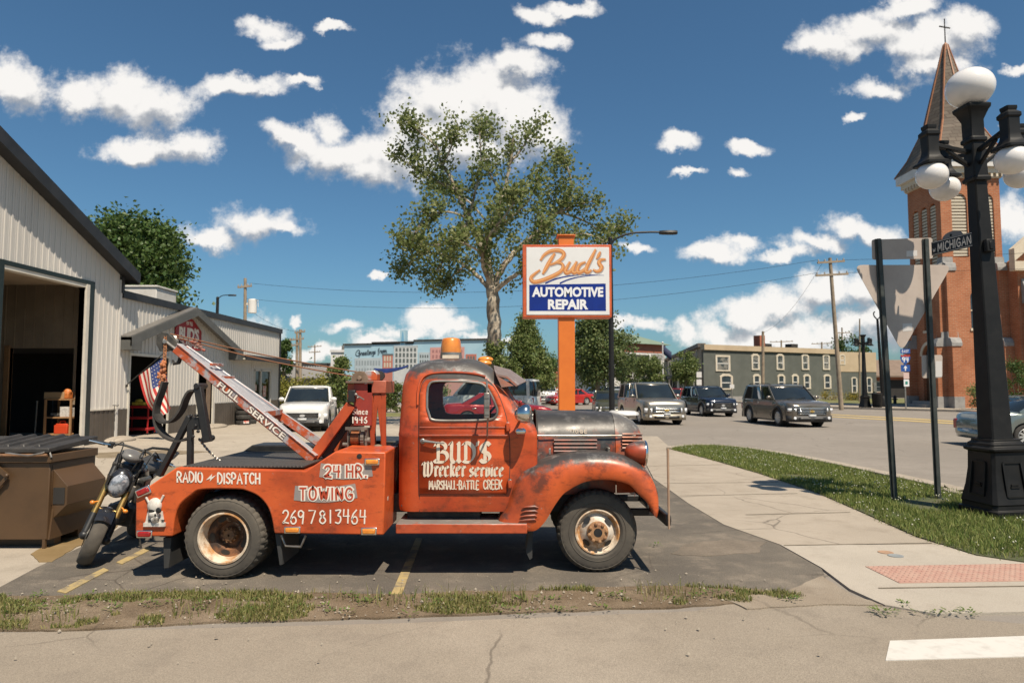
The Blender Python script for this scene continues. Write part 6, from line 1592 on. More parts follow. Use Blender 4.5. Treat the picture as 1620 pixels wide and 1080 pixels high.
b = MB(); b.loft([[Vector((x, w_*c_, z+h_*s_)) for c_, s_ in [(math.cos(t), math.sin(t)) for t in [2*math.pi*i/12 for i in range(12)]]] for x, w_, z, h_ in ((-.85,.11,.72,.06),(-1.1,.12,.78,.07),(-1.36,.09,.84,.05),(-1.5,.03,.86,.02))]); kb(b, 'tail', M_bblk, smooth=70)
for sg in (-1, 1):
    b = MB(); b.tube([(-1.05,sg*.13,.86),(-1.2,sg*.16,.92),(-1.38,sg*.14,.94),(-1.45,0,.95)], .015, 8); kb(b, 'grab_rail', M_black)
b = MB(); b.tube([(-.34,0,.80),(-.45,0,.60),(-.55,0,.42),(-.8,0,.38),(-.85,0,.62),(-.5,0,.72)], .035, 8); b.bar((-.8,.0,.36),(-1.2,-.09,.255),.05,.07,(0,1,0)); b.bar((-.8,0,.36),(-1.2,.09,.255),.05,.07,(0,1,0)); kb(b, 'frame', M_black)
b = MB(); b.box(-.72,-.12,.28,-.45,.12,.46); b.cyl((-.50,0,.40),(-.36,0,.40),.085,n=14); b.lathe((-.62,-.16,.36),(0,1,0),[(0,.08),(.32,.08)],18)
for k in range(5): b.cyl((-.47+.025*k,0,.40),(-.465+.025*k,0,.40),.098,n=14)
kb(b, 'engine', mat('engine_black', (.035,.033,.03), (.08,.075,.068), rough=.5, metal=.4, scale=12), bevel=.012)
b = MB(); b.tube([(-.38,.0,.36),(-.40,-.10,.28),(-.6,-.15,.22),(-.9,-.17,.30)], .018, 8); b.tube([(-.85,-.17,.30),(-1.25,-.18,.46)], [.035,.055], 12); kb(b, 'exhaust', M_dark)
b = MB(); b.tube([(-.62,.13,.27),(-.60,.30,-.045)], .011, 8); b.tube([(-.60,.29,-.03),(-.70,.33,-.05)], .011, 6); b.tube([(-.66,.12,.26),(-.52,.20,.26)], .012); kb(b, 'kickstand', M_dark)
for sg in (-1, 1):
    b = MB(); b.sphere((-.07,sg*.145,.53),.02,.024,.02,12,8); b.cyl((-.12,sg*.09,.55),(-.08,sg*.14,.532),.007); kb(b, 'turn_signal', M_amber, steer=True, smooth=60)

# ------------------------------------------------------------------ the roadside sign
SL = Vector((1.28, 16.2, 0)); SY = 16.0
sgn = thing('pole_sign', SL, 'large white and blue lettered shop sign on a bright orange pole', 'sign')
def sb(mb, n, m, par=sgn, **k): return mb.build(n, m, par, off=SL, **k)
M_opole = mat('orange_pole', (.66,.17,.022), (.58,.14,.018), rough=.45, scale=1.5)
M_oframe = mat('orange_frame', (.56,.11,.03), (.42,.07,.022), rough=.5, scale=3)
x0, zb = S(827, 502, SY); x1, zt = S(967, 387, SY)
xp0, _ = S(884, 560, SY+.05); xp1, _ = S(909.5, 560, SY+.05)
b = MB(); b.box(xp0, SY+.05, 0, xp1, SY+.42, zb+.02); sb(b, 'pole', M_opole, bevel=.012)
b = MB(); _, zc = S(884, 373, SY+.05); b.box(xp0+.01, SY+.06, zt-.02, xp1-.01, SY+.41, zc); b.box(xp0-.03, SY+.02, zc, xp1+.03, SY+.45, zc+.03); sb(b, 'pole_cap', M_opole, bevel=.006)
b = MB(); b.prism([(x0,zb),(x1,zb),(x1,zt),(x0,zt)], SY, SY+.46, 'xz'); bxo = sb(b, 'cabinet', M_oframe, bevel=.015)
s = NT('sign_face'); s.set(c=s.mix(s.noise(2, 5, .6, lo=.3, hi=.8), (.70,.69,.67), (.62,.61,.59)), rough=.35); M_face = s.m
fx0, fz0 = S(833, 498, SY-.012); fx1, fz1 = S(963.5, 391, SY-.012)
b = MB(); b.box(fx0, SY-.012, fz0, fx1, SY+.01, fz1); sb(b, 'face', M_face, bevel=.006)
b = MB(); b.box(fx0, SY+.45, fz0, fx1, SY+.475, fz1); sb(b, 'face', M_face, bevel=.006)
def Z2(x, y): return (800 + x*300/1045, 350 + y*310/1080)          # from the enlarged crop used for tracing
def szf(dy):
    def fn(x, y, l=0):
        px, py = Z2(x, -y); X, Z = S(px, py, SY-.012); return (X, SY-.012-dy-l, Z)
    return fn
M_blue = mat('sign_blue', (.004,.022,.205), (.004,.018,.17), rough=.35, scale=3)
b = MB(); f_ = szf(.002); b.add([f_(x, -y) for x, y in ((130,350),(551,343),(553,494),(130,494))], [(0,1,2,3)]); pnl = sb(b, 'blue_panel', M_blue, smooth=0, fix=False)
M_swt = mat('sign_white', (.72,.72,.72), rough=.4)
b = MB(); f4 = szf(.004); font_text(b, 'AUTOMOTIVE', (145,-417,538,-362), f4, offset=.045); font_text(b, 'REPAIR', (233,-486,455,-430), f4, offset=.045); sb(b, 'lettering', M_swt, pnl, smooth=0, fix=False)
BUDS = [[(268,180),(246,215),(222,258),(205,288)],[(193,212),(212,186),(244,166),(284,160),(312,168),(320,186),(304,210),(276,228),(246,240)],[(276,228),(306,232),(316,252),(300,278),(258,302),(204,324),(160,334),(140,322),(142,306),(162,288),(186,270)],
 [(352,226),(336,256),(328,276),(340,284),(362,268),(388,226)],[(390,224),(374,258),(370,278),(382,283),(396,274)],[(436,226),(410,238),(396,262),(398,280),(414,280),(438,262),(452,238)],[(494,158),(474,198),(448,250),(442,276),(456,280),(470,270)],
 [(520,170),(512,188),(502,206)],[(546,210),(526,212),(514,224),(518,238),(528,252),(520,270),(500,276),(484,268)]]
for wd, dx, dyy, lift, m, nm in ((22, 4, 5, .003, mat('sign_shade', (.36,.32,.29), rough=.5), 'script_shadow'), (21, 0, 0, .006, mat('sign_orange', (.58,.20,.045), rough=.45), 'script'), (9, -1.5, -1.5, .010, mat('sign_orange_light', (.68,.34,.13), rough=.45), 'script_highlight')):
    b = MB(); f5 = szf(lift)
    for st_ in BUDS: ribbon(b, [(x+dx, -(y+dyy)) for x, y in st_], wd*(.8 if len(st_) < 4 else 1), f5, smooth=6, taper=True)
    sb(b, nm, m, sgn, smooth=0, fix=False)
b = MB(); f6 = szf(.0025)
for st_ in ([(218,342),(270,320),(330,305),(400,297),(470,295),(541,298)],[(298,342),(345,322),(400,308),(470,299),(541,297)]):
    pts = catmull([(x, -y, 0) for x, y in st_], 5); n_ = len(pts); vs = []
    for i, p in enumerate(pts):
        w_ = 9*(1-i/(n_-1))+1.2; vs += [f6(p.x, p.y+w_/2, .0002*(st_[0][0] > 250)), f6(p.x, p.y-w_/2, .0002*(st_[0][0] > 250))]
    b.add(vs, [(2*i,2*i+1,2*i+3,2*i+2) for i in range(n_-1)])
sb(b, 'swoosh', M_blue, sgn, smooth=0, fix=False)
b = MB()
for px in (830.2, 964.8):
    for py in (420, 445, 470):
        X, Z = S(px, py, SY-.002); b.lathe((X, SY, Z), (0,-1,0), [(0,.012),(.006,.009)], 8)
sb(b, 'screw', M_steel, bxo)

# ------------------------------------------------------------------ ornate five-globe street lamps
M_iron = mat('lamp_iron', (.009,.009,.009), (.015,.0145,.014), rough=.5, scale=5, spec=.22)
s = NT('globe_glass'); s.set(c=(.70,.68,.66), rough=.18, spec=.5)
s.b.inputs['Subsurface Weight'].default_value = .35; s.b.inputs['Subsurface Radius'].default_value = (.2,.2,.2); s.b.inputs['Subsurface Scale'].default_value = .3
M_globe = s.m
def sq(mb, secs):
    """square column through (z, half width) sections with small chamfers"""
    rings = []
    for z, h in secs:
        c = h*.86; rings.append([Vector((x, y, z)) for x, y in ((c,-h),(h,-c),(h,c),(c,h),(-c,h),(-h,c),(-h,-c),(-c,-h))])
    return mb.loft(rings)
def street_lamp(loc, label, rz=0.0, sc_=1.0, tilt=0.0, globes=True, group='ornate black street lamps', plain=False):
    t = thing('street_lamp', loc, label, 'street lamp', group); t.rotation_euler = (0, tilt, rz); t.scale = (sc_,)*3
    b = MB(); sq(b, [(0,.36),(.10,.36),(.11,.33),(.17,.325),(.18,.335),(.40,.285),(.62,.255),(.85,.245),(.87,.28),(.90,.285),(.93,.245),(.96,.245),(.99,.21),(1.02,.21)]); b.build('base', M_iron, t, bevel=.006 if not plain else 0, smooth=30)
    if not plain:
        b = MB()
        for a in range(4):
            m_ = Matrix.Rotation(a*math.pi/2, 4, 'Z'); q = MB()
            for pa, pb_ in (((-.13,.28),(.13,.28)),((-.12,.72),(.12,.72)),((-.13,.28),(-.12,.72)),((.13,.28),(.12,.72)),((-.06,.40),(.06,.40)),((-.05,.43),(.05,.43))):
                def yy(z): return -(.335-.05*(z-.18)/.22) if z < .40 else -(.285-.03*(z-.40)/.22) if z < .62 else -(.255-.01*(z-.62)/.23)
                q.bar((pa[0], yy(pa[1])-.004, pa[1]), (pb_[0], yy(pb_[1])-.004, pb_[1]), .022, .022)
            q.xf(m_); b.add(q.v, q.f)
        b.build('base_panel', M_iron, t, smooth=0)
    b = MB(); sq(b, [(1.02,.155),(1.06,.148),(4.55,.088),(4.56,.125),(4.60,.13),(4.63,.105),(5.1,.095),(5.12,.12),(5.16,.12),(5.18,.10),(5.42,.10),(5.50,.13),(5.55,.15),(5.58,.17),(5.62,.175),(5.64,.15)]); b.build('shaft', M_iron, t, bevel=.004 if not plain else 0, smooth=30)
    if not plain:
        b = MB(); b.box(-.06,-.18,3.55,.06,-.11,3.72); b.box(-.025,-.19,3.58,.025,-.17,3.69); b.build('outlet_box', M_iron, t, bevel=.01)
    if globes:
        b = MB(); b.sphere((0,0,5.90), .305, .305, .275, 36, 20); b.build('globe', M_globe, t, smooth=80)
    for a in range(4):
        m_ = Matrix.Rotation(a*math.pi/2, 4, 'Z')
        b = MB(); b.bar((.08,0,4.98),(.64,0,5.10),.07,.05); b.bar((.08,0,4.78),(.40,0,5.02),.04,.04); b.xf(m_); ar = b.build('arm', M_iron, t, bevel=.004 if not plain else 0)
        b = MB(); q = MB(); sq(q, [(4.80,.20),(4.83,.20),(4.86,.15),(4.93,.11),(5.0,.095),(5.20,.10),(5.22,.12),(5.26,.12),(5.30,.075),(5.33,.085),(5.36,.085)])
        q.v = [(v[0]*.85+.64, v[1]*.85, v[2]) for v in q.v]; q.xf(m_); q.build('fixture', M_iron, ar, smooth=30)
        if globes:
            b = MB(); b.sphere((.64,0,4.66), .205, .205, .19, 26, 16); b.xf(m_); b.build('globe', M_globe, ar, smooth=80)
    return t
p = gnd(1583, 812, .03)
street_lamp((p.x, p.y, .02), 'big black cast iron lamp post with white globes standing in the grass', R(3), 1.0, R(-1.6))
for px, Y, lab, gl in ((1366, 52, 'black lamp post without globes on the far pavement, left of the tall thin pole', False),
                   (1157, 92, 'white globed lamp post in front of the dark grey corner building', True),
                   (838, 100, 'white globed lamp post in front of the cone shaped tree', True),
                   (1065, 112, 'distant white globed lamp post before the pale brick facade', True)):
    q = atY(px, 560, Y); street_lamp((q.x, q.y, 0), lab, R(10), 1.0, 0, gl, plain=True)
# ------------------------------------------------------------------ cobra head street light behind the sign
M_pole = mat('pole_black', (.012,.012,.012), (.018,.018,.018), rough=.5, scale=3, spec=.25)
def cobra(loc, h, tip, label, r=.10, name='street_light', base=True):
    t = thing(name, loc, label, 'street light', 'cobra head street lights')
    b = MB(); b.tube([(0,0,0),(0,0,h)], [r*1.15, r*.8], 14); b.sphere((0,0,h),r*.9); b.build('pole', M_pole, t)
    if base:
        b = MB(); sq(b, [(0,.26),(.5,.24),(.52,.20),(.7,.13)]); b.build('base', M_pole, t)
    q = catmull([(0,0,h-.25),(tip*.12,0,h+.02),(tip*.4,0,h+.22),(tip*.75,0,h+.27),(tip,0,h+.27)], 6)
    b = MB(); b.tube(q, .04, 8); a_ = b.build('arm', M_pole, t)
    b = MB(); d_ = math.copysign(1, tip); b.loft([[Vector((tip+d_*x, y*w_, h+.27+z)) for y, z in ((-1,-.04),(-.7,.05),(.7,.05),(1,-.04),(.8,-.08),(-.8,-.08))] for x, w_ in ((-.05,.06),(.1,.15),(.5,.17),(.65,.10))]); b.build('lamp_head', M_pole, a_, smooth=40)
    return t
q = atY(965.5, 378, 26.5); e = atY(1045, 367, 26.5); cobra((q.x, q.y, 0), q.z, e.x-q.x, 'slim black street light with a curved arm just right of the white and blue sign')
q = atY(344.5, 468, 62); e = atY(362, 468, 62); cobra((q.x, q.y, 0), q.z-.2, e.x-q.x, 'short armed black street light rising behind the low shop roof', .16, base=False)

# ------------------------------------------------------------------ road signs seen from behind
M_alu = mat('sign_back', (.43,.365,.315), (.37,.31,.27), rough=.6, metal=0, scale=2.2)
M_chan = mat('channel_post', (.045,.055,.052), (.075,.08,.075), rough=.55, metal=.4, scale=6)
b1, b2 = gnd(1415, 791, .03), gnd(1484, 787, .03)
t1 = atY(1389, 378, b1.y-.02); t2 = atY(1464, 378, b2.y-.02)
ys = thing('yield_sign', (b1+b2)/2, 'back of a weathered triangular yield sign held by two steel posts', 'road sign')
def yb(mb, n, m, par=ys, **k): return mb.build(n, m, par, off=(b1+b2)/2, **k)
for p0, p1 in ((b1, t1), (b2, t2)):
    b = MB(); d = (p1-p0); p0e = p0-d*.01
    for dx, w_ in ((-.035,.03),(.035,.03)): b.bar(p0e+Vector((dx,0,0)), p1+Vector((dx,0,0)), w_, .012, (0,1,0))
    b.bar(p0e+Vector((0,-.03,0)), p1+Vector((0,-.03,0)), .045, .01, (0,1,0))
    for sg in (-1, 1): b.bar(p0e+Vector((sg*.023,-.015,0)), p1+Vector((sg*.023,-.015,0)), .008, .035, (0,1,0))
    po = yb(b, 'post', M_chan, smooth=0)
    b = MB(); k = .3
    while k < .98: b.lathe(p0.lerp(p1, k)+Vector((0,-.0355,0)), (0,-1,0), [(0,.006),(.001,.005)], 6); k += .028
    yb(b, 'post_holes', M_black, po, smooth=0)
def on_sign(px, py, d=.05):
    k = (px-1389)/(1464-1389); Y = t1.y + (t2.y-t1.y)*k + d
    p = atY(px, py, Y); return p
def plate(pts, name, r=.0, par=ys, m=M_alu, d=.03, th=.006):
    fr_ = [on_sign(x, y, d) for x, y in pts]; bk_ = [on_sign(x, y, d)+Vector((0,th,0)) for x, y in pts]
    b = MB(); n = len(pts); b.add(fr_+bk_, [tuple(range(n)), tuple(range(2*n-1,n-1,-1))] + [(i,(i+1) % n,(i+1) % n+n,i+n) for i in range(n)]); return yb(b, name, m, par, smooth=0)
def rounded(pts, r, k=5):
    out = []; n = len(pts); P = [Vector((x, y, 0)) for x, y in pts]
    for i in range(n):
        a, c, d = P[i-1], P[i], P[(i+1) % n]; u = (a-c).normalized(); v = (d-c).normalized()
        p0, p2 = c+u*r, c+v*r
        for j in range(k+1):
            t = j/k; q = p0*(1-t)**2 + c*2*t*(1-t) + p2*t*t; out.append((q.x, q.y))
    return out
plate(rounded([(1351,419),(1506,419),(1427,556)], 14), 'triangle_plate')
plate(rounded([(1379,379),(1475,376),(1476,409),(1380,411)], 4), 'top_plate')
plate(rounded([(1458,562),(1491,561),(1491,597),(1459,598)], 4), 'small_plate')
M_stk = mat('sticker_pale', (.52,.50,.48), rough=.5)
for pl in ([(1428,512),(1443,511),(1443,523),(1428,524)],[(1434,397),(1451,396),(1451,405),(1434,406)],[(1480,571),(1490,571),(1490,596),(1480,596)]): plate(pl, 'sticker', m=M_stk, d=.026, th=.003)
# MICHIGAN street name blade on the lamp post
bn, bf = Vector((6.40, 9.36, 0)), Vector((6.26, 10.06, 0))
zc = 3.78
mbn = thing('street_name_sign', ((bn+bf)/2)+Vector((0,0,zc)), 'black street name blade lettered MICHIGAN on the big lamp post', 'street sign')
def mbb(mb, n, m, par=mbn, **k): return mb.build(n, m, par, off=((bn+bf)/2)+Vector((0,0,zc)), **k)
dd = (bn-bf).normalized(); nn = Vector((-dd.y, dd.x, 0)); nn = nn if nn.x < 0 else -nn; Lb = (bn-bf).length
def mfn(x, y, l=0): p = bf+dd*x*Lb+nn*(.012+l)+Vector((0,0,zc+y)); return p
b = MB(); 
b.loft([[mfn(0,-.10,0), mfn(0,.10,0), mfn(0,.10,-.024), mfn(0,-.10,-.024)],[mfn(1,-.10,0), mfn(1,.10,0), mfn(1,.10,-.024), mfn(1,-.10,-.024)]]); bl = mbb(b, 'blade', mat('blade_black', (.012,.013,.014), rough=.4))
b = MB(); pts = [(.28+.24*(1-math.cos(a))*1.0, .10+.085*math.sin(a)) for a in [math.pi*i/12 for i in range(13)]]; b.add([mfn(x,y,0) for x,y in pts]+[mfn(x,y,-.02) for x,y in pts], [tuple(range(13)), tuple(range(25,12,-1))]+[(i,i+1,i+14,i+13) for i in range(12)]); cr_ = mbb(b, 'crest', mat('crest_grey', (.16,.16,.16), rough=.5))
b = MB(); stroke_text(b, list('MICHIGAN'), (.17,-.058,.96,.056), .022, lambda x, y, l=0: mfn(x, y, .002+l), None, 3, gap=.28)
b.add([mfn(*q, .0018) for q in ((.01,-.092),(.99,-.092),(.99,-.086),(.01,-.086))], [(0,1,2,3)]); b.add([mfn(*q, .0018) for q in ((.01,.092),(.99,.092),(.99,.086),(.01,.086))], [(0,1,2,3)]); stroke_text(b, ['W'], (.04,-.05,.10,-.005), .014, lambda x, y, l=0: mfn(x, y, .002+l)); mbb(b, 'lettering', M_letter, bl, smooth=0, fix=False)
b = MB(); c_ = mfn(.5, .135, .003); 
for ang in range(3): b.poly([mfn(.5+.03*math.cos(a), .13+.02*math.sin(a)+.0*ang, .002+.0003*ang) for a in [math.pi*i/5 for i in range(10)]]) if ang == 0 else None
mbb(b, 'crest_mark', M_iron, cr_, smooth=0, fix=False)

# ------------------------------------------------------------------ church
s = NT('church_brick')
bt = s.n('ShaderNodeTexBrick'); bt.inputs['Scale'].default_value = 1.0
bt.inputs['Color1'].default_value = (.44,.165,.08,1); bt.inputs['Color2'].default_value = (.345,.122,.058,1); bt.inputs['Mortar'].default_value = (.40,.25,.16,1)
bt.inputs['Brick Width'].default_value = .40; bt.inputs['Row Height'].default_value = .14; bt.inputs['Mortar Size'].default_value = .018
sp_ = s.n('ShaderNodeSeparateXYZ'); s.l(s.tc.outputs['Object'], sp_.inputs[0]); cb_ = s.n('ShaderNodeCombineXYZ')
s.l(s.math('ADD', sp_.outputs[0], sp_.outputs[1]), cb_.inputs[0]); s.l(sp_.outputs[2], cb_.inputs[1]); s.l(cb_.outputs[0], bt.inputs['Vector'])
c = s.mix(s.noise(.5, 6, .65, lo=.3, hi=.75), bt.outputs['Color'], s.mix(.5, bt.outputs['Color'], (.22,.07,.03))); s.set(c=c, rough=.9, spec=.2); M_brick = s.m
M_stone = mat('grey_stone', (.30,.29,.275), (.22,.21,.20), rough=.85, scale=2)
M_crm = mat('cream_trim', (.60,.52,.40), (.52,.44,.33), rough=.7, scale=1.5)
M_gutter = mat('white_trim', (.62,.60,.57), (.54,.52,.49), rough=.6, scale=1.5)
M_louv = mat('louvre_cream', (.50,.44,.34), rough=.7)
s = NT('slate'); v_ = s.n('ShaderNodeTexBrick'); v_.inputs['Scale'].default_value = 1; v_.inputs['Brick Width'].default_value = .5; v_.inputs['Row Height'].default_value = .32; v_.inputs['Mortar Size'].default_value = .03
v_.inputs['Color1'].default_value = (.115,.092,.07,1); v_.inputs['Color2'].default_value = (.175,.14,.105,1); v_.inputs['Mortar'].default_value = (.09,.065,.05,1)
sp_ = s.n('ShaderNodeSeparateXYZ'); s.l(s.tc.outputs['Object'], sp_.inputs[0]); cb_ = s.n('ShaderNodeCombineXYZ'); s.l(s.math('ADD', sp_.outputs[0], sp_.outputs[1]), cb_.inputs[0]); s.l(sp_.outputs[2], cb_.inputs[1]); s.l(cb_.outputs[0], v_.inputs['Vector'])
s.set(c=v_.outputs['Color'], rough=.85); M_slate = s.m
M_cop = mat('copper_edge', (.36,.15,.065), (.25,.11,.055), rough=.5, scale=2)
CY, CX, TW = 54.0, 34.75, 4.45
CL = Vector((CX+TW/2, CY+TW/2, 0))
chq = thing('church', CL, 'red brick church with a steep shingled steeple and a cross', 'church')
def cq(mb, n, m, par=chq, **k): return mb.build(n, m, par, off=CL, **k)
def arch(cx, z0, z1, hw, n=8):
    return [(cx-hw, z0), (cx+hw, z0)] + [(cx+hw*math.cos(a), z1-hw+hw*math.sin(a)) for a in [math.pi*i/n for i in range(n+1)]]
b = MB(); zT = 18.4
# tower walls with recessed panels
b.prism([(CX,0),(CX+TW,0),(CX+TW,zT),(CX,zT)], CY+.35, CY+TW, 'xz')
for face in ('front', 'left'):
    loc_ = (lambda u: CX+u) if face == 'front' else (lambda u: CY+TW-u)
    holes = [[(loc_(u), z) for u, z in arch(cx_, z0_, z1_, hw_)] for cx_, z0_, z1_, hw_ in ((1.15,12.0,17.2,.62),(TW/2,12.0,17.2,.0),(TW-1.15,12.0,17.2,.62))if hw_] if face == 'front' else [[(loc_(u), z) for u, z in arch(cx_, 11.2, 16.6, .42)] for cx_ in (1.05, TW/2, TW-1.05)]
    holes.append([(loc_(u), z) for u, z in arch(TW*.5, 6.3, 9.3, .5)])
    if face == 'left': holes.append([(loc_(u), z) for u, z in arch(TW*.5, .05, 5.2, .95)])
    outer = [(loc_(0),0),(loc_(TW),0),(loc_(TW),zT),(loc_(0),zT)]
    if face == 'front': b.prism(outer, CY, CY+.35, 'xz', holes)
    else: b.prism(outer, CX-.35, CX+.0, 'yz', holes)
cq(b, 'tower_wall', M_brick, smooth=0)
for face in ('front', 'left'):
    for cx_, z0_, z1_, hw_ in (((1.15,12,17.2,.62),(TW-1.15,12,17.2,.62)) if face == 'front' else ((1.05,11.2,16.6,.42),(TW/2,11.2,16.6,.42),(TW-1.05,11.2,16.6,.42))):
        b = MB(); z = z0_+.1
        while z < z1_-.15:
            w_ = hw_ if z < z1_-hw_ else math.sqrt(max(.01, hw_**2-(z-z1_+hw_)**2))
            if face == 'front': b.box(CX+cx_-w_, CY+.10, z, CX+cx_+w_, CY+.30, z+.17)
            else: b.box(CX-.27, CY+TW-cx_-w_, z, CX-.05, CY+TW-cx_+w_, z+.17)
            z += .26
        cq(b, 'louvre', M_louv, smooth=0)
M_pane = mat('dark_pane', (.02,.028,.035), (.04,.05,.06), rough=.08, scale=1, spec=.7)
for face in ('front', 'left'):
    b = MB(); u0, u1 = TW*.5-.5, TW*.5+.5
    b2_ = MB()
    if face == 'front':
        b.box(CX+u0, CY+.28, 6.3, CX+u1, CY+.32, 9.3); 
        for x in (u0, TW*.5-.04, u1-.08): b2_.box(CX+x, CY+.2, 6.3, CX+x+.08, CY+.28, 9.2)
        b2_.box(CX+u0-.1, CY-.08, 6.1, CX+u1+.1, CY+.2, 6.3); b2_.box(CX+u0, CY+.2, 7.7, CX+u1, CY+.26, 7.8)
    else:
        b.box(CX-.05, CY+TW-u1, 6.3, CX-.02, CY+TW-u0, 9.3)
        for x in (u0, TW*.5-.04, u1-.08): b2_.box(CX-.15, CY+TW-x-.08, 6.3, CX-.06, CY+TW-x, 9.2)
        b2_.box(CX-.45, CY+TW-u1-.1, 6.1, CX-.2, CY+TW-u0+.1, 6.3); b2_.box(CX-.13, CY+TW-u1, 7.7, CX-.06, CY+TW-u0, 7.8)
    wf_ = cq(b2_, 'window', M_crm, smooth=0); cq(b, 'pane', M_pane, wf_, smooth=0)
# west door
b = MB(); b.box(CX-.08, CY+TW/2-.95, 0, CX-.03, CY+TW/2+.95, 3.9); dr = cq(b, 'door', mat('door_wood', (.09,.045,.02), (.06,.03,.015), rough=.6, scale=2), smooth=0)
b = MB(); b.prism([(y, z) for y, z in arch(CY+TW/2, 3.95, 5.15, .85)], CX-.09, CX-.04, 'yz'); cq(b, 'fanlight', M_pane, dr, smooth=0)
b = MB()
for i in range(12):
    a0, a1 = math.pi*i/12, math.pi*(i+1)/12; c0 = CY+TW/2
    b.loft([[Vector((CX-.42, c0+.95*math.cos(a), 4.2+.95*math.sin(a))), Vector((CX-.42, c0+1.2*math.cos(a), 4.2+1.2*math.sin(a))), Vector((CX-.34, c0+1.2*math.cos(a), 4.2+1.2*math.sin(a))), Vector((CX-.34, c0+.95*math.cos(a), 4.2+.95*math.sin(a)))] for a in (a0, a1)])
cq(b, 'door_arch', M_crm, dr, smooth=0)
b = MB(); b.box(CX-1.6, CY+TW/2-1.3, 0, CX-.36, CY+TW/2+1.3, .28); b.box(CX-1.2, CY+TW/2-1.2, .28, CX-.36, CY+TW/2+1.2, .5); cq(b, 'door_steps', M_stone, smooth=0)
# buttresses with stone weatherings
for bx, by, ax_ in ((CX-.35, CY-.0, 'l'), (CX-.35, CY+TW-.5, 'l'), (CX-.35, CY, 'f'), (CX+TW-.7, CY, 'f')):
    b = MB(); q_ = MB()
    if ax_ == 'l':
        b.box(bx-.75, by, .9, bx, by+.55, 5.0); b.box(bx-.40, by, 5.0, bx, by+.55, 11.0); q_.box(bx-.85, by-.05, 0, bx, by+.6, .9)
        for z, o_ in ((5.0,.82),(11.0,.48)):
            q_.prism([(bx-o_, z-.15),(bx, z-.15),(bx, z+1.0),(bx-.36 if z < 6 else bx-.05, z+1.0),(bx-.40 if z < 6 else bx-.1, z+.55),(bx-o_*.8, z+.45),(bx-o_, z+.1)], by-.06, by+.61, 'xz')
    else:
        b.box(bx, by-.75, .9, bx+.7, by, 5.0); b.box(bx, by-.40, 5.0, bx+.7, by, 11.0); q_.box(bx-.05, by-.85, 0, bx+.75, by, .9)
        for z, o_ in ((5.0,.82),(11.0,.48)):
            q_.prism([(by-o_, z-.15),(by, z-.15),(by, z+1.0),(by-.36 if z < 6 else by-.05, z+1.0),(by-.40 if z < 6 else by-.1, z+.55),(by-o_*.8, z+.45),(by-o_, z+.1)], bx-.06, bx+.76, 'yz')
    bt_ = cq(b, 'buttress', M_brick, smooth=0); q_.split('weathering', M_stone, bt_, off=CL, smooth=0)
def band(z0, z1, o_, name, m):
    b = MB(); b.box(CX-.35-o_, CY-o_, z0, CX+TW+o_, CY+TW+o_, z1); cq(b, name, m, smooth=0)
band(zT, zT+.35, .12, 'cornice', M_crm); band(zT+.36, zT+.8, .35, 'cornice', M_crm); band(zT+.81, zT+1.5, .62, 'gutter', M_gutter)
b = MB(); x = CX-.2
while x < CX+TW: b.box(x, CY-.35, zT+.05, x+.16, CY-.13, zT+.36); x += .42
y = CY
while y < CY+TW: b.box(CX-.70, y, zT+.05, CX-.48, y+.16, zT+.36); y += .42
cq(b, 'dentil', M_crm, smooth=0)
cxx, cyy = CX+TW/2-.17, CY+TW/2
z0, z1, za = zT+1.5, 23.6, 30.6; e0 = TW/2+.8
eave = [Vector((cxx+e0*x, cyy+e0*y, z0)) for x, y in ((-1,-1),(0,-1),(1,-1),(1,0),(1,1),(0,1),(-1,1),(-1,0))]
rr = 1.95; oct_ = [Vector((cxx+rr*math.cos(a), cyy+rr*math.sin(a), z1)) for a in [R(225+45*i) for i in range(8)]]
mid_ = [e.lerp(o_, .45)+Vector((0,0,-.35)) for e, o_ in zip(eave, oct_)]
tipr = [Vector((cxx+.16*math.cos(a), cyy+.16*math.sin(a), za)) for a in [R(225+45*i) for i in range(8)]]
b = MB(); b.loft([eave, mid_, oct_, tipr]); cq(b, 'steeple', M_slate, smooth=0)
b = MB()
for i in range(8):
    b.tube([oct_[i], tipr[i]], .07, 5)
    if i % 2 == 0: b.tube([eave[i], mid_[i], oct_[i]], .08, 5)
b.lathe((cxx,cyy,za-.5),(0,0,1),[(0,.3),(.5,.2),(.7,.05)],8); cq(b, 'steeple_ridge', M_cop)
b = MB(); b.cyl((cxx,cyy,za),(cxx,cyy,za+2.3),.05,.04,6); b.bar((cxx-.55,cyy-.15,za+1.55),(cxx+.55,cyy+.15,za+1.55),.08,.08); cq(b, 'cross', M_dark)
# nave: gabled front to the right of the tower
NX0, NX1, NY = CX+TW, CX+TW+17, CY-1.5
b = MB(); mid = (NX0+NX1)/2
zg = lambda x: 11.5 + (x-NX0)*.85 if x < mid else 11.5+(NX1-x)*.85
b.prism([(NX0,0),(NX1,0),(NX1,zg(NX1)),(mid,zg(mid)),(NX0,zg(NX0))], NY, NY+1.1, 'xz'); b.box(NX0, NY+1.1, 0, NX1, NY+11, 11.2); cq(b, 'nave_wall', M_brick, smooth=0)
b = MB()
for a_, c_ in ((NX0-.6, mid), (NX1+.6, mid)):
    b.prism([(a_, zg(NX0)-.2),(c_, zg(mid)+.3),(c_, zg(mid)+1.3),(a_, zg(NX0)+.8)], NY-.6, NY, 'xz'); 
b.box(NX0-.6, NY-.6, zg(NX0)-.9, NX0+1.0, NY, zg(NX0)-.2); cq(b, 'gable_cornice', M_crm, smooth=0)
b = MB()
b.box(NX0-.1, NY+1.1, 11.2, NX1+.1, NY+11, 11.5)
cq(b, 'nave_roof', M_slate, smooth=0)
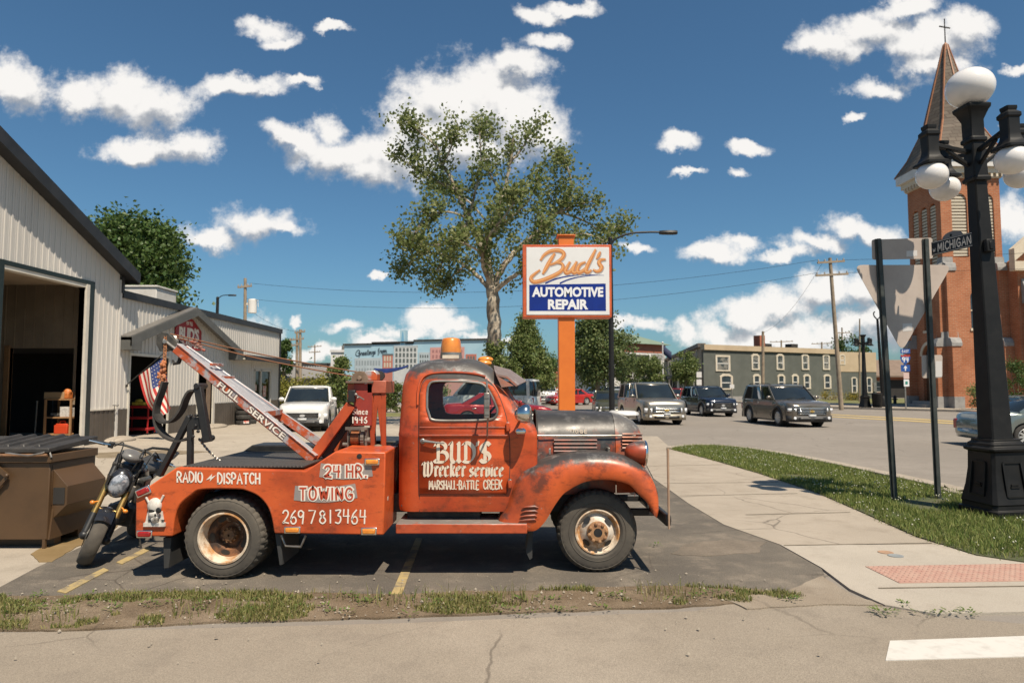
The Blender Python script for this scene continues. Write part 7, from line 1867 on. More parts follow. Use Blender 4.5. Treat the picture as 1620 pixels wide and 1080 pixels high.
for x in (NX0+.3, NX0+4.5):
    b = MB(); b.box(x, NY-.9, .9, x+.9, NY, 8.2); q_ = MB(); q_.box(x-.05, NY-1.0, 0, x+.95, NY, .9)
    q_.prism([(NY-1.0, 8.1),(NY, 8.1),(NY, 10.0),(NY-.1, 10.0),(NY-.3, 9.5),(NY-.35,9.3),(NY-.7, 9.1),(NY-.75,8.7),(NY-1.0, 8.5)], x-.06, x+.96, 'yz')
    bt_ = cq(b, 'buttress', M_brick, smooth=0); q_.split('weathering', M_stone, bt_, off=CL, smooth=0)
b = MB(); b.box(mid-2.5, NY-.05, 2.0, mid+2.5, NY+.02, 9); cq(b, 'nave_window', M_pane, smooth=0)

# ------------------------------------------------------------------ small far-side street furniture
def post_sign(px, py, Y):
    return atY(px, py, Y)
g0 = atY(1432, 600, 49.0); ri = thing('route_sign', (g0.x, g0.y, 0), 'blue interstate 94 route signs stacked on a slim far post', 'road sign')
def rb(mb, n, m, par=ri, **k): return mb.build(n, m, par, off=(g0.x, g0.y, 0), **k)
b = MB(); _, zt_ = S(1432, 552, 49); b.box(g0.x-.04, g0.y+.01, 0, g0.x+.04, g0.y+.06, zt_); rb(b, 'post', M_steel)
M_ib, M_iw = mat('route_blue', (.012,.065,.26), rough=.5), mat('route_white', (.68,.68,.68), rough=.5)
def rplate(x0p, x1p, y0p, y1p, m, nm, d=0):
    a_, c_ = atY(x0p, y1p, 49-d), atY(x1p, y0p, 49-d); b = MB(); b.box(a_.x, 49-d-.012, a_.z, c_.x, 49-d, c_.z); return rb(b, nm, m)
rplate(1424.5,1439.5,552,559,M_ib,'east_plate'); b = MB(); stroke_text(b, list('EAST'), (1427,-557.3,1437,-553.7), .7, up(sp(49,-.016)), None, 2, gap=.3); rb(b, 'lettering', M_iw, smooth=0, fix=False)
sh_ = [(1425,561),(1428.5,562),(1432,560.5),(1435.5,562),(1439,561),(1440,566),(1438,572),(1432,576.5),(1426,572),(1424,566)]
b = MB(); b.prism([S(*q, 49) for q in sh_], 48.985, 49.0); shd = rb(b, 'shield', M_ib, smooth=0)
b = MB(); b.prism([S(*q, 49) for q in ((1425,561),(1428.5,562),(1432,560.5),(1435.5,562),(1439,561),(1439.4,564),(1424.6,564))], 48.978, 48.985); rb(b, 'shield_band', mat('route_red', (.40,.04,.03), rough=.5), shd, smooth=0)
b = MB(); stroke_text(b, list('94'), (1427.3,-572.3,1436.8,-565.3), 1.5, up(sp(49,-.022)), None, 3, gap=.25); rb(b, 'lettering', M_iw, shd, smooth=0, fix=False)
rplate(1425.3,1439.3,577,587.5,M_ib,'arrow_plate'); b = MB(); f_ = up(sp(49,-.016)); b.add([f_(x,-y) for x, y in ((1432.3,578.3),(1435.6,582),(1433.2,582),(1433.2,586.3),(1431.4,586.3),(1431.4,582),(1429,582))], [(0,1,2,3,4,5,6)]); rb(b, 'arrow', M_iw, smooth=0, fix=False)
rplate(1429.5,1438,589,599,mat('pink_plate', (.55,.40,.36), rough=.6),'small_plate'); rplate(1430,1438,600,611,M_iw,'small_plate')
b = MB(); f_ = up(sp(49,-.016)); b.add([f_(x,-y) for x, y in ((1432,603),(1436,603),(1436,608),(1432,608))], [(0,1,2,3)]); rb(b, 'plate_mark', mat('route_green', (.03,.2,.16), rough=.6), smooth=0, fix=False)
g0 = gnd(1388, 647); b = MB(); b.lathe((0,0,0),(0,0,1),[(0,.30),(.1,.33),(.95,.36),(1.0,.38),(1.06,.36),(1.08,.22),(1.0,.2)],20); solo('litter_bin', b, M_iron, (g0.x, g0.y, .13), 'black litter bin on the far pavement between lamp post and thin pole', 'litter bin')
g0 = gnd(1416, 640); hy = thing('fire_hydrant', (g0.x, g0.y, .1), 'dark fire hydrant beyond the far pavement by the route sign', 'fire hydrant')
b = MB(); b.lathe((0,0,0),(0,0,1),[(0,.2),(.06,.2),(.07,.14),(.55,.13),(.58,.17),(.62,.17),(.72,.10),(.76,.03)],14); b.build('body', M_dark, hy)
b = MB(); b.cyl((-.24,0,.42),(.24,0,.42),.06,n=10); b.cyl((0,-.22,.40),(0,0,.40),.075,n=10); b.build('nozzle', M_dark, hy)
q0, q1 = atY(1397.5, 632, 57), atY(1388, 505, 57); tp_ = thing('light_pole', (q0.x, q0.y, 0), 'tall thin black pole with a curled finial before the church', 'pole')
b = MB(); b.tube([(0,0,0),(q1.x-q0.x,0,q1.z)], [.17,.09], 12); b.lathe((0,0,0),(0,0,1),[(0,.4),(.6,.36),(.9,.2)],12); b.build('pole', M_iron, tp_)
b = MB(); c_ = Vector((q1.x-q0.x, 0, q1.z)); b.tube(catmull([c_+Vector((-.02,0,0)), c_+Vector((-.25,0,.25)), c_+Vector((-.30,0,.5)), c_+Vector((-.2,0,.65))],5), .05, 6); b.tube(catmull([c_+Vector((.02,0,0)), c_+Vector((.25,0,.25)), c_+Vector((.30,0,.5)), c_+Vector((.2,0,.65))],5), .05, 6); b.build('finial', M_iron, tp_)

# ------------------------------------------------------------------ vehicles
def carpaint(name, c, rough=.28, metal=.3, c2=None):
    if name in MATS: return MATS[name]
    s = NT(name); s.set(c=s.mix(s.noise(.8, 4, .5, lo=.3, hi=.8), c, c2 or tuple(x*.86 for x in c)), rough=rough, metal=metal, coat=.7); s.b.inputs['Coat Roughness'].default_value = .06
    return s.m
M_cgl = mat('car_glass', (.012,.016,.018), (.02,.026,.028), rough=.04, scale=1, spec=.9)
M_clad = mat('car_cladding', (.022,.022,.023), (.035,.034,.033), rough=.6, scale=3)
M_lens = mat('car_lens', (.80,.81,.82), (.62,.63,.64), rough=.12, scale=12, spec=.8, coat=.5)
M_alloy = mat('alloy', (.62,.61,.59), (.50,.49,.47), rough=.35, metal=.5, scale=4)
M_plate2 = mat('number_plate', (.55,.55,.52), (.35,.37,.42), rough=.5, scale=10)
def interp(tab, x):
    if x <= tab[0][0]: return tab[0][1]
    for a, c in zip(tab, tab[1:]):
        if x <= c[0]: return a[1] + (c[1]-a[1])*(x-a[0])/(c[0]-a[0])
    return tab[-1][1]
_WH = {}
def car_wheel(r, w_):
    k = (r, w_)
    if k in _WH: return _WH[k]
    t = MB(); t.lathe((0,0,0),(0,1,0),[(-w_*.42,r*.66),(-w_*.5,r*.80),(-w_*.46,r*.93),(-w_*.36,r),(w_*.36,r),(w_*.46,r*.93),(w_*.5,r*.80),(w_*.42,r*.66)],36,caps=False)
    m = MB(); m.lathe((0,0,0),(0,1,0),[(-w_*.44,r*.68),(-w_*.47,r*.64),(-w_*.3,r*.58),(w_*.3,r*.58)],32,caps=False)
    for i in range(10):
        a = 2*math.pi*i/10+.1; d_ = Vector((math.cos(a),0,math.sin(a))); m.bar(d_*r*.12+Vector((0,-w_*.36,0)), d_*r*.62+Vector((0,-w_*.42,0)), r*.17, w_*.12, (0,1,0))
    m.lathe((0,0,0),(0,1,0),[(-w_*.44,.001),(-w_*.43,r*.14),(-w_*.3,r*.18)],14,caps=False)
    d = MB(); d.lathe((0,0,0),(0,1,0),[(-w_*.18,.01),(-w_*.18,r*.6)],24,caps=False)
    _WH[k] = (t, m, d); return _WH[k]
def car(name, label, cat, loc, rz, L_, W_, H_, paint_m, top, gh, wr=.35, wx=(.29,-.29), clad=False, grille='bars', badge=None, bed=None, windows=3, rims=M_alloy, chrome=True, two=None, roof_rails=False, lens_h=.15, group='cars and trucks on the road', face=True, van=False):
    """top: [(x/L, z)] bonnet-belt-tail line; gh: (screen base, roof front, roof rear, rear base) as x/L, plus belt z"""
    t = thing(name, loc, label, cat, group, rz)
    hw = W_/2; xs = []
    n = 64
    ax = [wx[0]*L_, wx[1]*L_]; ar = wr*1.16; zs = wr*.62
    xs = sorted(set([round(-L_/2+L_*i/n, 4) for i in range(n+1)]))
    tops = [(x*L_, z) for x, z in top]
    rings = []
    for x in xs:
        zb = zs
        for a in ax:
            d = abs(x-a)
            if d < ar: zb = max(zb, wr + math.sqrt(ar*ar-d*d)*.98)
        e = (L_/2-abs(x))/ (L_*.5)
        ef = min(1.0, e/.16); pw = (1-(1-ef)**2.4)
        w_ = hw*(.80+.20*pw) if not van else hw*(.93+.07*pw)
        zt = interp(tops, x); 
        zb2 = zb + (.12*(1-min(1, e/.05)))
        zb2 = min(zb2, zt-.12)
        zm = zb2+(zt-zb2)*.45
        half = [(0,zb2),(w_*.90,zb2),(w_*.985,zb2+.05*(zt-zb2)),(w_*1.0,zm),(w_*.985,zb2+(zt-zb2)*.78),(w_*.955,zt-.05),(w_*.90,zt-.012),(w_*.55,zt+.012),(0,zt+.022)]
        r_ = [Vector((x, -y, z)) for y, z in half] + [Vector((x, y, z)) for y, z in reversed(half[1:-1])]
        rings.append(r_)
    b = MB(); b.loft(rings); body = b.build('body', paint_m, t, smooth=42)
    # cabin
    xb0, xr0, xr1, xb1, zbelt = gh; tw = .80 if not van else .90
    P = [(xb0*L_, zbelt), (xr0*L_, H_-.035), (xr1*L_, H_-.02), (xb1*L_, zbelt)]
    wb = hw*.93
    def wtop(z): return wb + (hw*tw-wb)*(z-zbelt)/(H_-zbelt)
    def prof(w_s, shrink=0.0):
        pts = []
        N = 8
        for i in range(N+1): pass
        return pts
    def cabin(off_, zcut=None):
        rg = []
        for f in (0, .25, .5, .75, 1.0):
            z = zbelt-.03 + (H_-.03-zbelt)*f
            xf_ = P[0][0] + (P[1][0]-P[0][0])*f + .06*math.sin(math.pi*f)*.6; xr_ = P[3][0] + (P[2][0]-P[3][0])*f - (.05*math.sin(math.pi*f))
            w_ = wtop(z)-off_; rg.append([Vector((xf_-off_, -w_*.86, z)), Vector((xf_-off_+.05, 0, z)), Vector((xf_-off_, w_*.86, z)), Vector((xf_-.12-off_, w_, z)), Vector((xr_+.10+off_, w_*.985, z)), Vector((xr_+off_, w_*.88, z)), Vector((xr_+off_-.02, 0, z)), Vector((xr_+off_, -w_*.88, z)), Vector((xr_+.10+off_, -w_*.985, z)), Vector((xf_-.12-off_, -w_, z))])
        return rg
    b = MB(); b.loft(cabin(.0)); b.build('window_glass', M_cgl, t, smooth=50)
    # roof and pillars
    cg = cabin(-.012); tp_ = cg[-1]; b = MB()
    lo_ = [v + Vector((0,0,-.045)) for v in tp_]; hi = [Vector((v.x*.995, v.y*.93, H_-.01)) for v in tp_]; hh = [Vector((v.x*.9+.1*(P[1][0]+P[2][0])/2, v.y*.6, H_+.012)) for v in tp_]
    b.loft([lo_, tp_, hi, hh]); rf_ = b.build('roof', paint_m, t, smooth=50)
    b = MB()
    for sg in (-1, 1):
        def cp(f, u):       # u 0..1 from screen pillar to tail pillar along the side
            r_ = cg[0], cg[-1]; a0, a1 = (r_[0][9], r_[0][8]) if sg < 0 else (r_[0][3], r_[0][4]); c0, c1 = (r_[1][9], r_[1][8]) if sg < 0 else (r_[1][3], r_[1][4])
            return a0.lerp(a1, u).lerp(c0.lerp(c1, u), f)
        b.bar(cp(0,-.015), cp(1,-.01), .09, .035, (0,1,0))
        us = {1:(.98,), 2:(.50,.97), 3:(.36,.68,.975)}[windows]
        for u in us: b.bar(cp(0,u), cp(1,u), .10 if u < .9 else .16, .03, (0,1,0))
        b.bar(cp(.02,0), cp(.02,1), .03, .05, (0,0,1))
    b.build('pillar', paint_m, t, smooth=30)
    if roof_rails:
        for sg in (-1, 1):
            b = MB(); b.tube([(xr0*L_-.15, sg*hw*tw*.88, H_), (xr0*L_-.3, sg*hw*tw*.88, H_+.05), (xr1*L_+.3, sg*hw*tw*.88, H_+.05), (xr1*L_+.15, sg*hw*tw*.88, H_)], .02, 6); b.build('roof_rail', M_clad, rf_)
    # arches, sills, bumpers
    for a in ax:
        for sg in (-1, 1):
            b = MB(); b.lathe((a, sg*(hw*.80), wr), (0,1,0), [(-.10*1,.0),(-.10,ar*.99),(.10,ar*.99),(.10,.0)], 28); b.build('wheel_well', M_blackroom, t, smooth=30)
            if clad:
                b = MB(); pts = [(a+math.cos(q)*(ar+.03), sg*(hw*.985), wr+math.sin(q)*(ar+.03)) for q in [R(-8+196*i/14) for i in range(15)]]; b.tube(pts, .045, 6); b.build('arch_trim', M_clad, t)
            tt, mm, dd_ = car_wheel(wr, .235)
            Mx = Matrix.Translation((a, sg*(hw-.13), wr)) @ (Matrix.Rotation(math.pi, 4, 'Z') if sg > 0 else Matrix.Identity(4))
            q = MB(); q.v = list(tt.v); q.f = tt.f; q.mi = tt.mi; q.xf(Mx); wo_ = q.build('wheel', M_rub, t, smooth=30)
            q = MB(); q.v = list(mm.v); q.f = mm.f; q.mi = mm.mi; q.xf(Mx); q.build('rim', rims, wo_, smooth=40)
            q = MB(); q.v = list(dd_.v); q.f = dd_.f; q.mi = dd_.mi; q.xf(Mx); q.build('brake', M_clad, wo_, smooth=40)
    mclad = M_clad if clad else (two or paint_m)
    for sg in (-1, 1):
        b = MB(); b.box(ax[1]+ar, sg*hw*.955-.03, zs-.02, ax[0]-ar, sg*hw*.955+.03, zs+.14); b.build('sill', mclad, t, bevel=.02)
    zf = interp(tops, L_*.5)       # height of the nose
    b = MB(); fxs = []
    xF = L_/2
    b.loft([[Vector((xF-.26,-hw*.97,z)) for z in (zs-.02, zs+.24)][:1]*0 or [Vector((xF-.30+dx, y*hw, z)) for y, dx in ((-.975,0),(-.90,.20),(-.6,.30),(0,.335),(.6,.30),(.90,.20),(.975,0))] for z in (zs-.01, zs+.25)], closed=False)
    b.build('front_bumper', mclad, t, solid=.05, smooth=40)
    b = MB(); b.loft([[Vector((-xF+.30-dx, y*hw, z)) for y, dx in ((-.975,0),(-.90,.20),(-.6,.29),(0,.315),(.6,.29),(.90,.20),(.975,0))] for z in (zs+.02, zs+.28)], closed=False); b.build('rear_bumper', mclad, t, solid=.05, smooth=40)
    if face:
        zg0, zg1 = zs+.30, zf-.10; gx = xF-.025; gw = hw*.64
        def nose(y): return xF + .028 - .30*max(0, abs(y)/hw-.55)**1.5*1.2 - .02
        def strip(z0, z1, w_, d, nm, m, par=t, k=9):
            b = MB(); b.loft([[Vector((nose(-w_+2*w_*i/(k-1))+d, -w_+2*w_*i/(k-1), z)) for i in range(k)] for z in (z0, z1)], closed=False); return b.build(nm, m, par, solid=.025, smooth=40)
        gr = strip(zg0, zg1, gw, .0, 'grille', M_black)
        nb = {'bars':4, 'two':2, 'mesh':6}[grille]
        for i in range(nb):
            z = zg0+(zg1-zg0)*(i+.5)/nb; strip(z-.012 if nb > 2 else z-.03, z+.012 if nb > 2 else z+.03, gw*.97, .018, 'grille_bar', M_chrome if chrome else M_clad, gr)
        strip(zg1-.01, zg1+.018, gw*1.02, .02, 'grille_trim', M_chrome if chrome else M_clad, gr)
        strip(zs+.06, zs+.18, gw*.9, .035, 'air_intake', M_black)
        if badge:
            z = (zg0+zg1)/2; b = MB(); xx = nose(0)+.045
            if badge == 'bowtie': b.prism([(-.11,z-.02),(-.045,z-.02),(-.035,z-.045),(.035,z-.045),(.045,z-.02),(.11,z-.02),(.10,z+.025),(.045,z+.025),(.035,z+.05),(-.035,z+.05),(-.045,z+.025),(-.10,z+.025)], xx-.02, xx, 'yz'); m_ = mat('badge_gold', (.55,.36,.10), rough=.3, metal=.6)
            else: b.lathe((xx-.02,0,z),(1,0,0),[(0,.055),(.02,.05)],16); b.v = [(v[0], v[1]*1.9, v[2]) for v in b.v]; m_ = mat('badge_blue', (.02,.07,.25) if badge == 'oval' else (.4,.4,.4), rough=.3)
            b.build('badge', m_, gr, smooth=30)
        strip(zs+.20, zs+.30, .16, .045, 'number_plate', M_plate2, k=3)
        for sg in (-1, 1):
            ys_ = [sg*(gw*1.04+(hw*.985-gw*1.04)*i/5) for i in range(6)]
            b = MB(); zc_ = zg1-lens_h*.55
            b.loft([[Vector((nose(y)+.012-.012*i, y, z)) for i, y in enumerate(ys_)] for z in (zc_-lens_h*.5, zc_+lens_h*.5)], closed=False); hl_ = b.build('headlight', M_lens, t, solid=.03, smooth=40)
            b = MB(); b.lathe((nose(sg*hw*.72)+.0, sg*hw*.74, zs+.16),(1,0,0),[(0,.06),(.045,.06),(.05,.03)],12); b.build('fog_lamp', M_lens, t)
    zt_ = interp(tops, -L_*.49)
    for sg in (-1, 1):
        b = MB(); b.box(-xF-.005, sg*hw*.80-.11, zt_-.42, -xF+.24, sg*hw*.80+.11, zt_-.12); b.build('tail_light', M_red, t, bevel=.03)
    b = MB(); b.box(-xF-.02, -.26, zt_-.52, -xF+.05, .26, zt_-.37); b.build('number_plate', M_plate2, t)
    # mirrors, door seams, handles
    xm = xb0*L_-.28
    for sg in (-1, 1):
        b = MB(); b.sphere((xm, sg*(hw+.10), zbelt+.10), .07, .12, .085, 12, 8); b.bar((xm, sg*hw*.92, zbelt+.05), (xm, sg*(hw+.05), zbelt+.08), .05, .04); b.build('mirror', paint_m if not clad else paint_m, t, smooth=60)
        b = MB(); sx_ = [xb0*L_-.42, (xb0*L_-.42)*.5+ (xb1*L_+.35)*.5, xb1*L_+.45] if windows > 1 else [xb0*L_-.42, xb1*L_+.1]
        for x in sx_: b.bar((x, sg*hw*1.001, zs+.18), (x-.03, sg*hw*.975, zbelt-.03), .012, .012)
        b.build('door_seam', M_black, body)
        for x in (sx_[1]+.16, sx_[-1]+.14)[:len(sx_)-1]:
            b = MB(); b.box(x-.02, sg*hw*.995-.02, zbelt-.18, x+.16, sg*hw*.995+.02, zbelt-.145); b.build('door_handle', M_chrome if chrome else paint_m, body, bevel=.008)
    # wipers
    b = MB(); b.bar((P[0][0]+.0, -hw*.5, zbelt+.02), (P[0][0]-.10, hw*.02, zbelt+.10), .02, .02); b.bar((P[0][0]+.0, 0, zbelt+.02), (P[0][0]-.10, hw*.5, zbelt+.10), .02, .02); b.build('wiper', M_black, t)
    if bed:                      # open load bed of a pickup
        x0_, x1_ = bed[0]*L_, bed[1]*L_; b = MB(); b.box(x0_, -hw*.80, zt_-.02, x1_, hw*.80, zt_+.03); b.build('load_bed', M_clad, t)
    return t
SUVTOP = [(-.5,.95),(-.47,1.12),(-.40,1.14),(.18,1.10),(.24,1.09),(.36,1.05),(.45,1.0),(.49,.93),(.5,.86)]
p_tan = carpaint('paint_bronze', (.20,.175,.145), .25, .6); p_sil = carpaint('paint_pewter', (.27,.245,.205), .3, .6); p_navy = carpaint('paint_navy', (.014,.018,.034), .2, .3)
p_wht = carpaint('paint_white', (.66,.65,.62), .3, 0.0); p_red = carpaint('paint_red', (.30,.012,.012), .25, .2); p_grn = carpaint('paint_sage', (.19,.215,.20), .25, .5); p_olv = carpaint('paint_olive', (.085,.085,.055), .3, .4); p_blk = carpaint('paint_black', (.015,.015,.017), .2, .2)
def at(px, Y): return ((px-810)/1080*Y*1.003, Y, 0)
D = lambda a: R(a)
car('suv', 'bronze grey suv with gold grille badge, rightmost of the three on the road', 'car', at(1236, 31.6), D(274), 5.19, 2.0, 1.80, p_tan, [(-.5,1.0),(-.47,1.14),(-.40,1.17),(.17,1.15),(.24,1.13),(.36,1.10),(.44,1.05),(.485,.98),(.5,.90)], (.235,.075,-.42,-.475,1.13), .37, (.285,-.295), True, 'bars', 'bowtie', roof_rails=True, lens_h=.13)
car('suv', 'dark navy suv, middle one of the three on the road', 'car', at(1117, 41.2), D(276), 4.60, 1.86, 1.70, p_navy, SUVTOP, (.22,.06,-.40,-.475,1.09), .35, (.285,-.295), True, 'mesh', 'round', chrome=False, roof_rails=True, lens_h=.13)
car('suv', 'older pewter suv with a two bar grille, nearest the black street light', 'car', at(1026, 33.2), D(276), 5.05, 2.0, 1.90, p_sil, [(-.5,1.05),(-.485,1.18),(-.40,1.2),(.18,1.19),(.25,1.17),(.36,1.14),(.46,1.08),(.492,1.0),(.5,.86)], (.235,.10,-.455,-.49,1.17), .37, (.30,-.285), False, 'two', 'bowtie', two=carpaint('bumper_gold', (.30,.255,.19), .35, .4), roof_rails=True, lens_h=.2)
car('pickup', 'white pickup parked before the shrubs beside the shop', 'pickup', at(493, 28.6), D(280), 5.07, 1.84, 1.745, p_wht, [(-.5,.98),(-.49,1.10),(-.15,1.13),(.18,1.12),(.24,1.10),(.40,1.06),(.47,1.0),(.495,.92),(.5,.8)], (.225,.08,-.145,-.185,1.11), .36, (.31,-.30), True, 'mesh', 'oval', bed=(-.47,-.20), windows=2, chrome=False, lens_h=.2, group='parked vehicles behind the truck')
car('van', 'white panel van seen through and behind the truck cab', 'van', at(768, 36.5), D(164), 5.69, 2.0, 2.08, p_wht, [(-.5,1.15),(-.49,1.28),(.20,1.26),(.28,1.22),(.42,1.12),(.48,1.02),(.5,.9)], (.265,.14,-.485,-.495,1.25), .37, (.33,-.26), False, 'bars', windows=2, van=True, group='parked vehicles behind the truck')
car('sedan', 'red sedan parked in front of the white panel van', 'car', at(788, 29.6), D(4), 4.7, 1.82, 1.44, p_red, [(-.5,.82),(-.48,.98),(-.36,1.02),(-.30,1.0),(.2,.97),(.26,.95),(.40,.88),(.47,.78),(.5,.68)], (.25,.05,-.18,-.36,.96), .33, (.30,-.28), False, 'bars', windows=2, group='parked vehicles behind the truck')
car('pickup', 'white pickup waiting far down the road left of the orange sign pole', 'pickup', at(862, 68), D(272), 5.8, 2.03, 1.95, p_wht, [(-.5,1.1),(-.49,1.28),(-.12,1.3),(.20,1.28),(.27,1.24),(.42,1.2),(.48,1.12),(.5,.9)], (.25,.12,-.10,-.14,1.26), .40, (.32,-.30), False, 'bars', bed=(-.47,-.16), windows=2, lens_h=.22)
car('van', 'white box van far down the road behind the white pickup', 'van', at(846, 80), D(268), 6.2, 2.1, 2.7, p_wht, [(-.5,1.2),(-.49,1.3),(.2,1.3),(.28,1.25),(.42,1.1),(.5,.95)], (.27,.2,-.49,-.497,1.28), .38, (.33,-.26), False, 'bars', windows=1, van=True)
car('sedan', 'red sedan half hidden behind the orange sign pole', 'car', at(901, 63), D(215), 4.6, 1.82, 1.45, carpaint('paint_bright_red', (.45,.03,.025), .25, .1), [(-.5,.82),(-.48,.98),(-.36,1.02),(-.30,1.0),(.2,.97),(.26,.95),(.40,.88),(.47,.78),(.5,.68)], (.25,.05,-.18,-.36,.96), .33, (.30,-.28), False, 'bars', windows=2)
car('sedan', 'dark olive sedan standing just left of the black street light', 'car', at(963, 40.5), D(266), 4.8, 1.85, 1.46, p_olv, [(-.5,.82),(-.48,1.0),(-.36,1.04),(-.30,1.02),(.2,.98),(.26,.96),(.40,.88),(.47,.78),(.5,.68)], (.25,.05,-.18,-.36,.97), .34, (.30,-.28), False, 'bars', windows=2)
car('suv', 'black suv parked far off, just right of the tree trunk behind the orange pole', 'car', at(940, 84), D(200), 4.6, 1.86, 1.70, p_blk, SUVTOP, (.22,.06,-.40,-.475,1.09), .35, (.285,-.295), True, 'mesh', chrome=False)
car('suv', 'dark grey suv parked far off beside the black one', 'car', at(955, 80), D(205), 4.6, 1.86, 1.68, carpaint('paint_slate', (.035,.04,.045), .25, .4), SUVTOP, (.22,.06,-.40,-.475,1.09), .35, (.285,-.295), True, 'mesh', chrome=False)
car('sedan', 'pale blue white sedan in the distance between the street light and the pewter suv', 'car', at(982, 58), D(262), 4.6, 1.82, 1.48, carpaint('paint_pale', (.50,.53,.55), .3, .1), [(-.5,.82),(-.48,.98),(-.36,1.02),(-.30,1.0),(.2,.97),(.26,.95),(.40,.88),(.47,.78),(.5,.68)], (.25,.05,-.18,-.36,.96), .33, (.30,-.28), False, 'bars', windows=2)
car('sedan', 'red hatchback parked far off before the pale brick shopfronts', 'car', at(1066, 66), D(240), 4.2, 1.78, 1.5, p_red, [(-.5,.82),(-.48,.98),(-.36,1.02),(-.30,1.0),(.2,.97),(.26,.95),(.40,.88),(.47,.78),(.5,.68)], (.25,.05,-.25,-.42,.96), .33, (.30,-.28), False, 'bars', windows=2)
ctr_ = gnd(1545, 710); hd_ = D(-8)
car('sedan', 'sage grey sedan passing behind the big lamp post at the right edge', 'car', (ctr_.x+3.1, ctr_.y+.85, 0), hd_, 5.1, 1.87, 1.46, p_grn, [(-.5,.70),(-.49,.88),(-.46,.97),(-.34,1.02),(-.28,1.0),(.2,.97),(.26,.95),(.40,.88),(.47,.78),(.5,.66)], (.24,.05,-.20,-.34,.98), .33, (.30,-.285), False, 'bars', windows=2, rims=mat('wheel_cover', (.50,.49,.46), (.38,.37,.35), rough=.4, metal=.4, scale=8))

# ------------------------------------------------------------------ trees and shrubs
def leaf_mat(name, c, c2, tr=.3):
    s = NT(name); g = s.n('ShaderNodeNewGeometry')
    f = s.n('ShaderNodeMix', data_type='RGBA'); s.l(g.outputs['Random Per Island'], f.inputs['Factor']); f.inputs['A'].default_value = (*c,1); f.inputs['B'].default_value = (*c2,1)
    s.set(c=f.outputs['Result'], rough=.5, spec=.35)
    t = s.n('ShaderNodeBsdfTranslucent'); s.l(f.outputs['Result'], t.inputs[0]); mx = s.n('ShaderNodeMixShader'); mx.inputs[0].default_value = tr
    s.l(s.b.outputs[0], mx.inputs[1]); s.l(t.outputs[0], mx.inputs[2]); s.l(mx.outputs[0], s.t.nodes['Material Output'].inputs[0]); return s.m
def leaves(name, C, size, m, parent, flat=.35, aspect=.7):
    """C: (N,3) leaf centres -> folded diamond leaves"""
    C = np.asarray(C, float); n = len(C)
    d = nr.normal(size=(n,3)); d[:,2] -= .3; d /= np.linalg.norm(d,axis=1)[:,None]
    s_ = np.cross(d, nr.normal(size=(n,3))); s_ /= np.linalg.norm(s_,axis=1)[:,None]; nrm = np.cross(d, s_)
    l_ = (size*(.6+.8*nr.random(n)))[:,None]; w_ = l_*aspect*.5
    V = np.stack([C-d*l_*.5, C+s_*w_+nrm*l_*.12, C+d*l_*.5, C-s_*w_+nrm*l_*.12], 1).reshape(-1,3)
    b = (np.arange(n)*4)[:,None]; Fc = np.concatenate([b+np.array([[0,1,2]]), b+np.array([[0,2,3]])])
    return fast(name, V, Fc, m, parent)
M_bark = mat('bark', (.14,.105,.075), (.21,.17,.125), rough=.9, scale=3, bump=.6, bscale=14)
M_syc = mat('sycamore_bark', (.40,.345,.27), (.19,.15,.11), rough=.85, scale=1.6, lo=.42, hi=.58, bump=.3, bscale=10)
def clump_points(centres, n_each, r):
    out = []
    for c, k in centres:
        q = nr.normal(size=(int(n_each*k),3))*r*k**.4*.5; out.append(q+np.array(c))
    return np.concatenate(out)
def crown_tree(name, base, h, cw, trunk_h, label, group, m, shape='round', n=4500, leaf=.22, seed=0, bark=M_bark, sparse=.0, tr=.14, lumps=46):
    """a tapered trunk with limbs; a crown of leaf clumps through an uneven volume"""
    r_ = random.Random(seed); t = thing(name, base, label, 'tree', group)
    ch = h-trunk_h; cen = []
    for i in range(lumps):
        u = r_.random()
        a = r_.random()*6.28; z = trunk_h + ch*(.06+.94*u)
        if shape == 'cone': rad = cw/2*(1-u)**.8*(1 if u > .08 else .85)
        elif shape == 'oval': rad = cw/2*math.sin(math.pi*min(1, .12+.86*u))**.6
        else: rad = cw/2*math.sin(math.pi*min(1, .10+.80*u))**.7
        k = r_.random()**(.45 if shape != 'cone' else .3); cen.append((Vector((math.cos(a)*rad*k, math.sin(a)*rad*k, z)), r_.uniform(.6,1.3)))
    b = MB(); b.tube([(0,0,-.05),(.02,0,trunk_h*.6),(0,.02,trunk_h),(0,0,trunk_h+ch*.75)], [tr*1.25,tr,tr*.9,tr*.25], 9)
    for c, k in cen[:16]:
        z0 = trunk_h + (c.z-trunk_h)*.35; b.tube([(0,0,z0), (c.x*.45, c.y*.45, z0+(c.z-z0)*.6), tuple(c)], [tr*.4,tr*.25,tr*.08], 5)
    b.build('trunk', bark, t)
    pts = clump_points([((c.x,c.y,c.z),k) for c, k in cen], n/lumps, cw*.17 if shape != 'cone' else cw*.085)
    # a scatter of leaves between the clumps breaks the outline
    ex = clump_points([((c.x,c.y,c.z),k) for c, k in cen], n/lumps*.18, cw*(.24 if shape != 'cone' else .14))
    pts = np.concatenate([pts, ex]); pts = pts[pts[:,2] > trunk_h*.75]
    leaves('crown', pts, leaf, m, t); return t
L_dark = leaf_mat('leaf_maple', (.04,.088,.02), (.10,.145,.036)); L_mid = leaf_mat('leaf_mid', (.085,.135,.032), (.20,.225,.075)); L_syc = leaf_mat('leaf_sycamore', (.115,.165,.045), (.27,.285,.115), .5); L_yel = leaf_mat('leaf_yellow', (.15,.17,.03), (.30,.26,.05)); L_blue = leaf_mat('leaf_pear', (.07,.115,.035), (.17,.195,.07))
def T(px, py_top, Y, w_px, **k):
    p = atY(px, 600, Y); return dict(base=(p.x, Y, 0), h=S(px, py_top, Y)[1], cw=w_px/1080*Y*1.0, **k)
